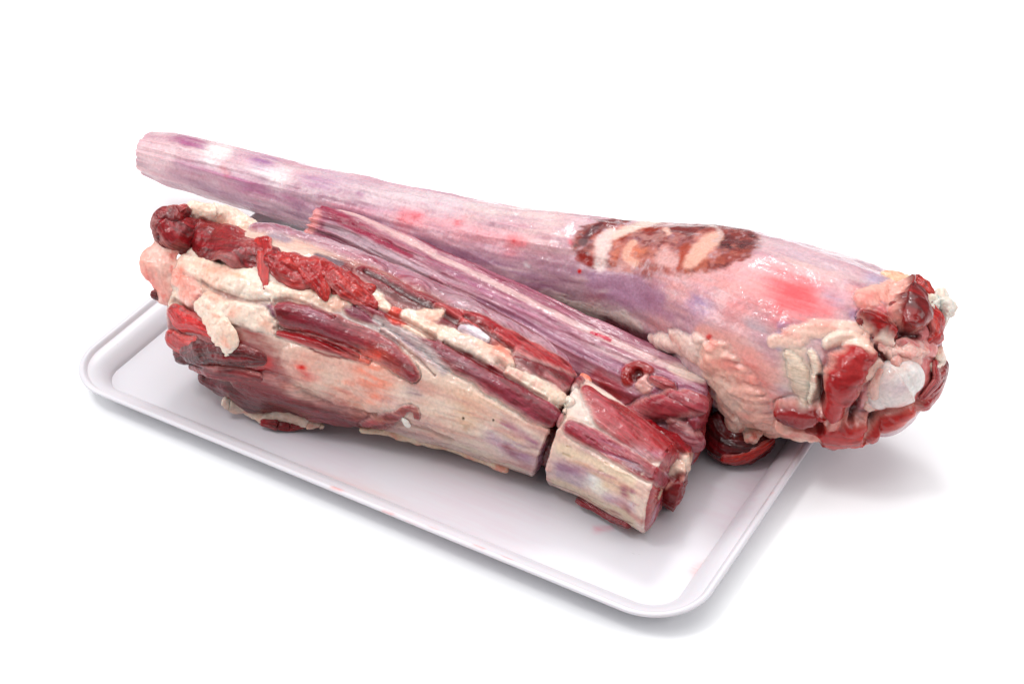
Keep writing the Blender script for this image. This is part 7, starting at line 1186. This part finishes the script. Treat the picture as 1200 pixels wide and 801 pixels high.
# ------------------------------------------------------------------ tray
def build_tray():
    X0, X1, Y0, Y1 = -0.2, 0.2, -0.14, 0.085
    # profile: inset from the outer rim edge, height
    prof = [(0.024, 0.0010), (0.0185, 0.0022), (0.0165, 0.0070), (0.0125, 0.0112), (0.0075, 0.0138), (0.0018, 0.0148), (0.0003, 0.0153), (0.0, 0.0160), (0.0005, 0.0167), (0.0014, 0.0171),
            (0.0025, 0.0171), (0.0035, 0.0166), (0.0046, 0.0152), (0.0062, 0.0124), (0.0080, 0.0094), (0.0102, 0.0069), (0.0130, 0.0052), (0.0168, 0.0043), (0.021, 0.0040)]
    pr, _ = spline(np.array([(a, b, 0) for a, b in prof]), 64)
    k = np.linspace(0.021, 0.108, 150)[1:]
    pr = np.vstack([pr, np.stack([k, np.full_like(k, 0.004), 0 * k], 1)])
    m = 1000
    rows = []
    for ins, z, _ in pr:
        r = max(0.034 - ins, 0.0015)
        x0, x1, y0, y1 = X0 + ins, X1 - ins, Y0 + ins, Y1 - ins
        pts = []
        for cx, cy, a0 in ((x1 - r, y1 - r, 0), (x0 + r, y1 - r, 90), (x0 + r, y0 + r, 180), (x1 - r, y0 + r, 270)):
            for a in np.radians(np.linspace(a0, a0 + 90, 40)):
                pts.append((cx + r * math.cos(a), cy + r * math.sin(a)))
        pts = np.array(pts + [pts[0]])
        L = np.r_[0, np.cumsum(np.linalg.norm(np.diff(pts, axis=0), axis=1))]
        # keep the rings aligned: sample by corner-wise fraction
        t = np.concatenate([np.linspace(L[40 * i], L[min(40 * i + 39, 160)], 110, endpoint=False) if j == 0 else
                            np.linspace(L[40 * i + 39], L[40 * (i + 1)], 140, endpoint=False) for i in range(4) for j in (0, 1)])
        rows.append(np.stack([np.interp(t, L, pts[:, 0]), np.interp(t, L, pts[:, 1]), np.full(len(t), z)], 1))
    P = np.array(rows)
    P[..., 2] += 0.00025 * fbm(P * [9, 9, 0], 2, 4)
    g = Grid(P, P.copy())
    g.sgn = 1
    if g.normals()[100, :, 2].mean() < 0:
        g.sgn = -1
    g.col[..., :3] = lin((199, 196, 201))
    g.col[..., 3] = 0.3
    paint(g, 'body', STROKES.get('tray', []))
    g.P = g.P0
    o = bpy.data.objects.new('serving_tray', g.meshes('serving_tray')[0][1])
    coll.objects.link(o)
    o.data.materials.append(tray_material())
    o['label'] = 'shallow white rectangular tray with rounded corners and a raised lip under the meat'
    o['category'] = 'tray'
    return o


# ------------------------------------------------------------------ the three joints of meat
def base_grid(b):
    return sweep(b['axis'], **b['kw'])


def part_grid(p):
    rows = np.array(p['pts'], float) * 1e-4
    A = np.hstack([rows[:, :3], rows[:, 3:5]])
    return sweep(A, up=rows[:, 5:8] * 100, side=rows[:, 8:11], **p['kw'])


def build_all():
    made = []
    for t in THINGS:
        if t.get('of'):                        # more parts of a joint that stands already
            e = bpy.data.objects[t['of']]
            org = e.location.copy()
        else:
            e = bpy.data.objects.new(t['name'], None)
            coll.objects.link(e)
            org = Vector(t['origin'])
            e.location = org
            e.empty_display_size = 0.05
            e['label'] = t['label']
            e['category'] = t['category']
        for p in t['parts']:
            g = base_grid(p) if 'axis' in p else part_grid(p)
            tissue(g, **p['tissue'])
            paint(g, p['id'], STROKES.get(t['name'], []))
            for nm, me in g.meshes(p['name']):
                o = bpy.data.objects.new(nm, me)
                coll.objects.link(o)
                me.materials.append(MAT)
                o.parent = e
                o.matrix_parent_inverse = Matrix.Translation(-org)
                made.append((t['name'], p['id'], o))
    return made


if not globals().get('BAKE'):
    build_tray()
    build_all()
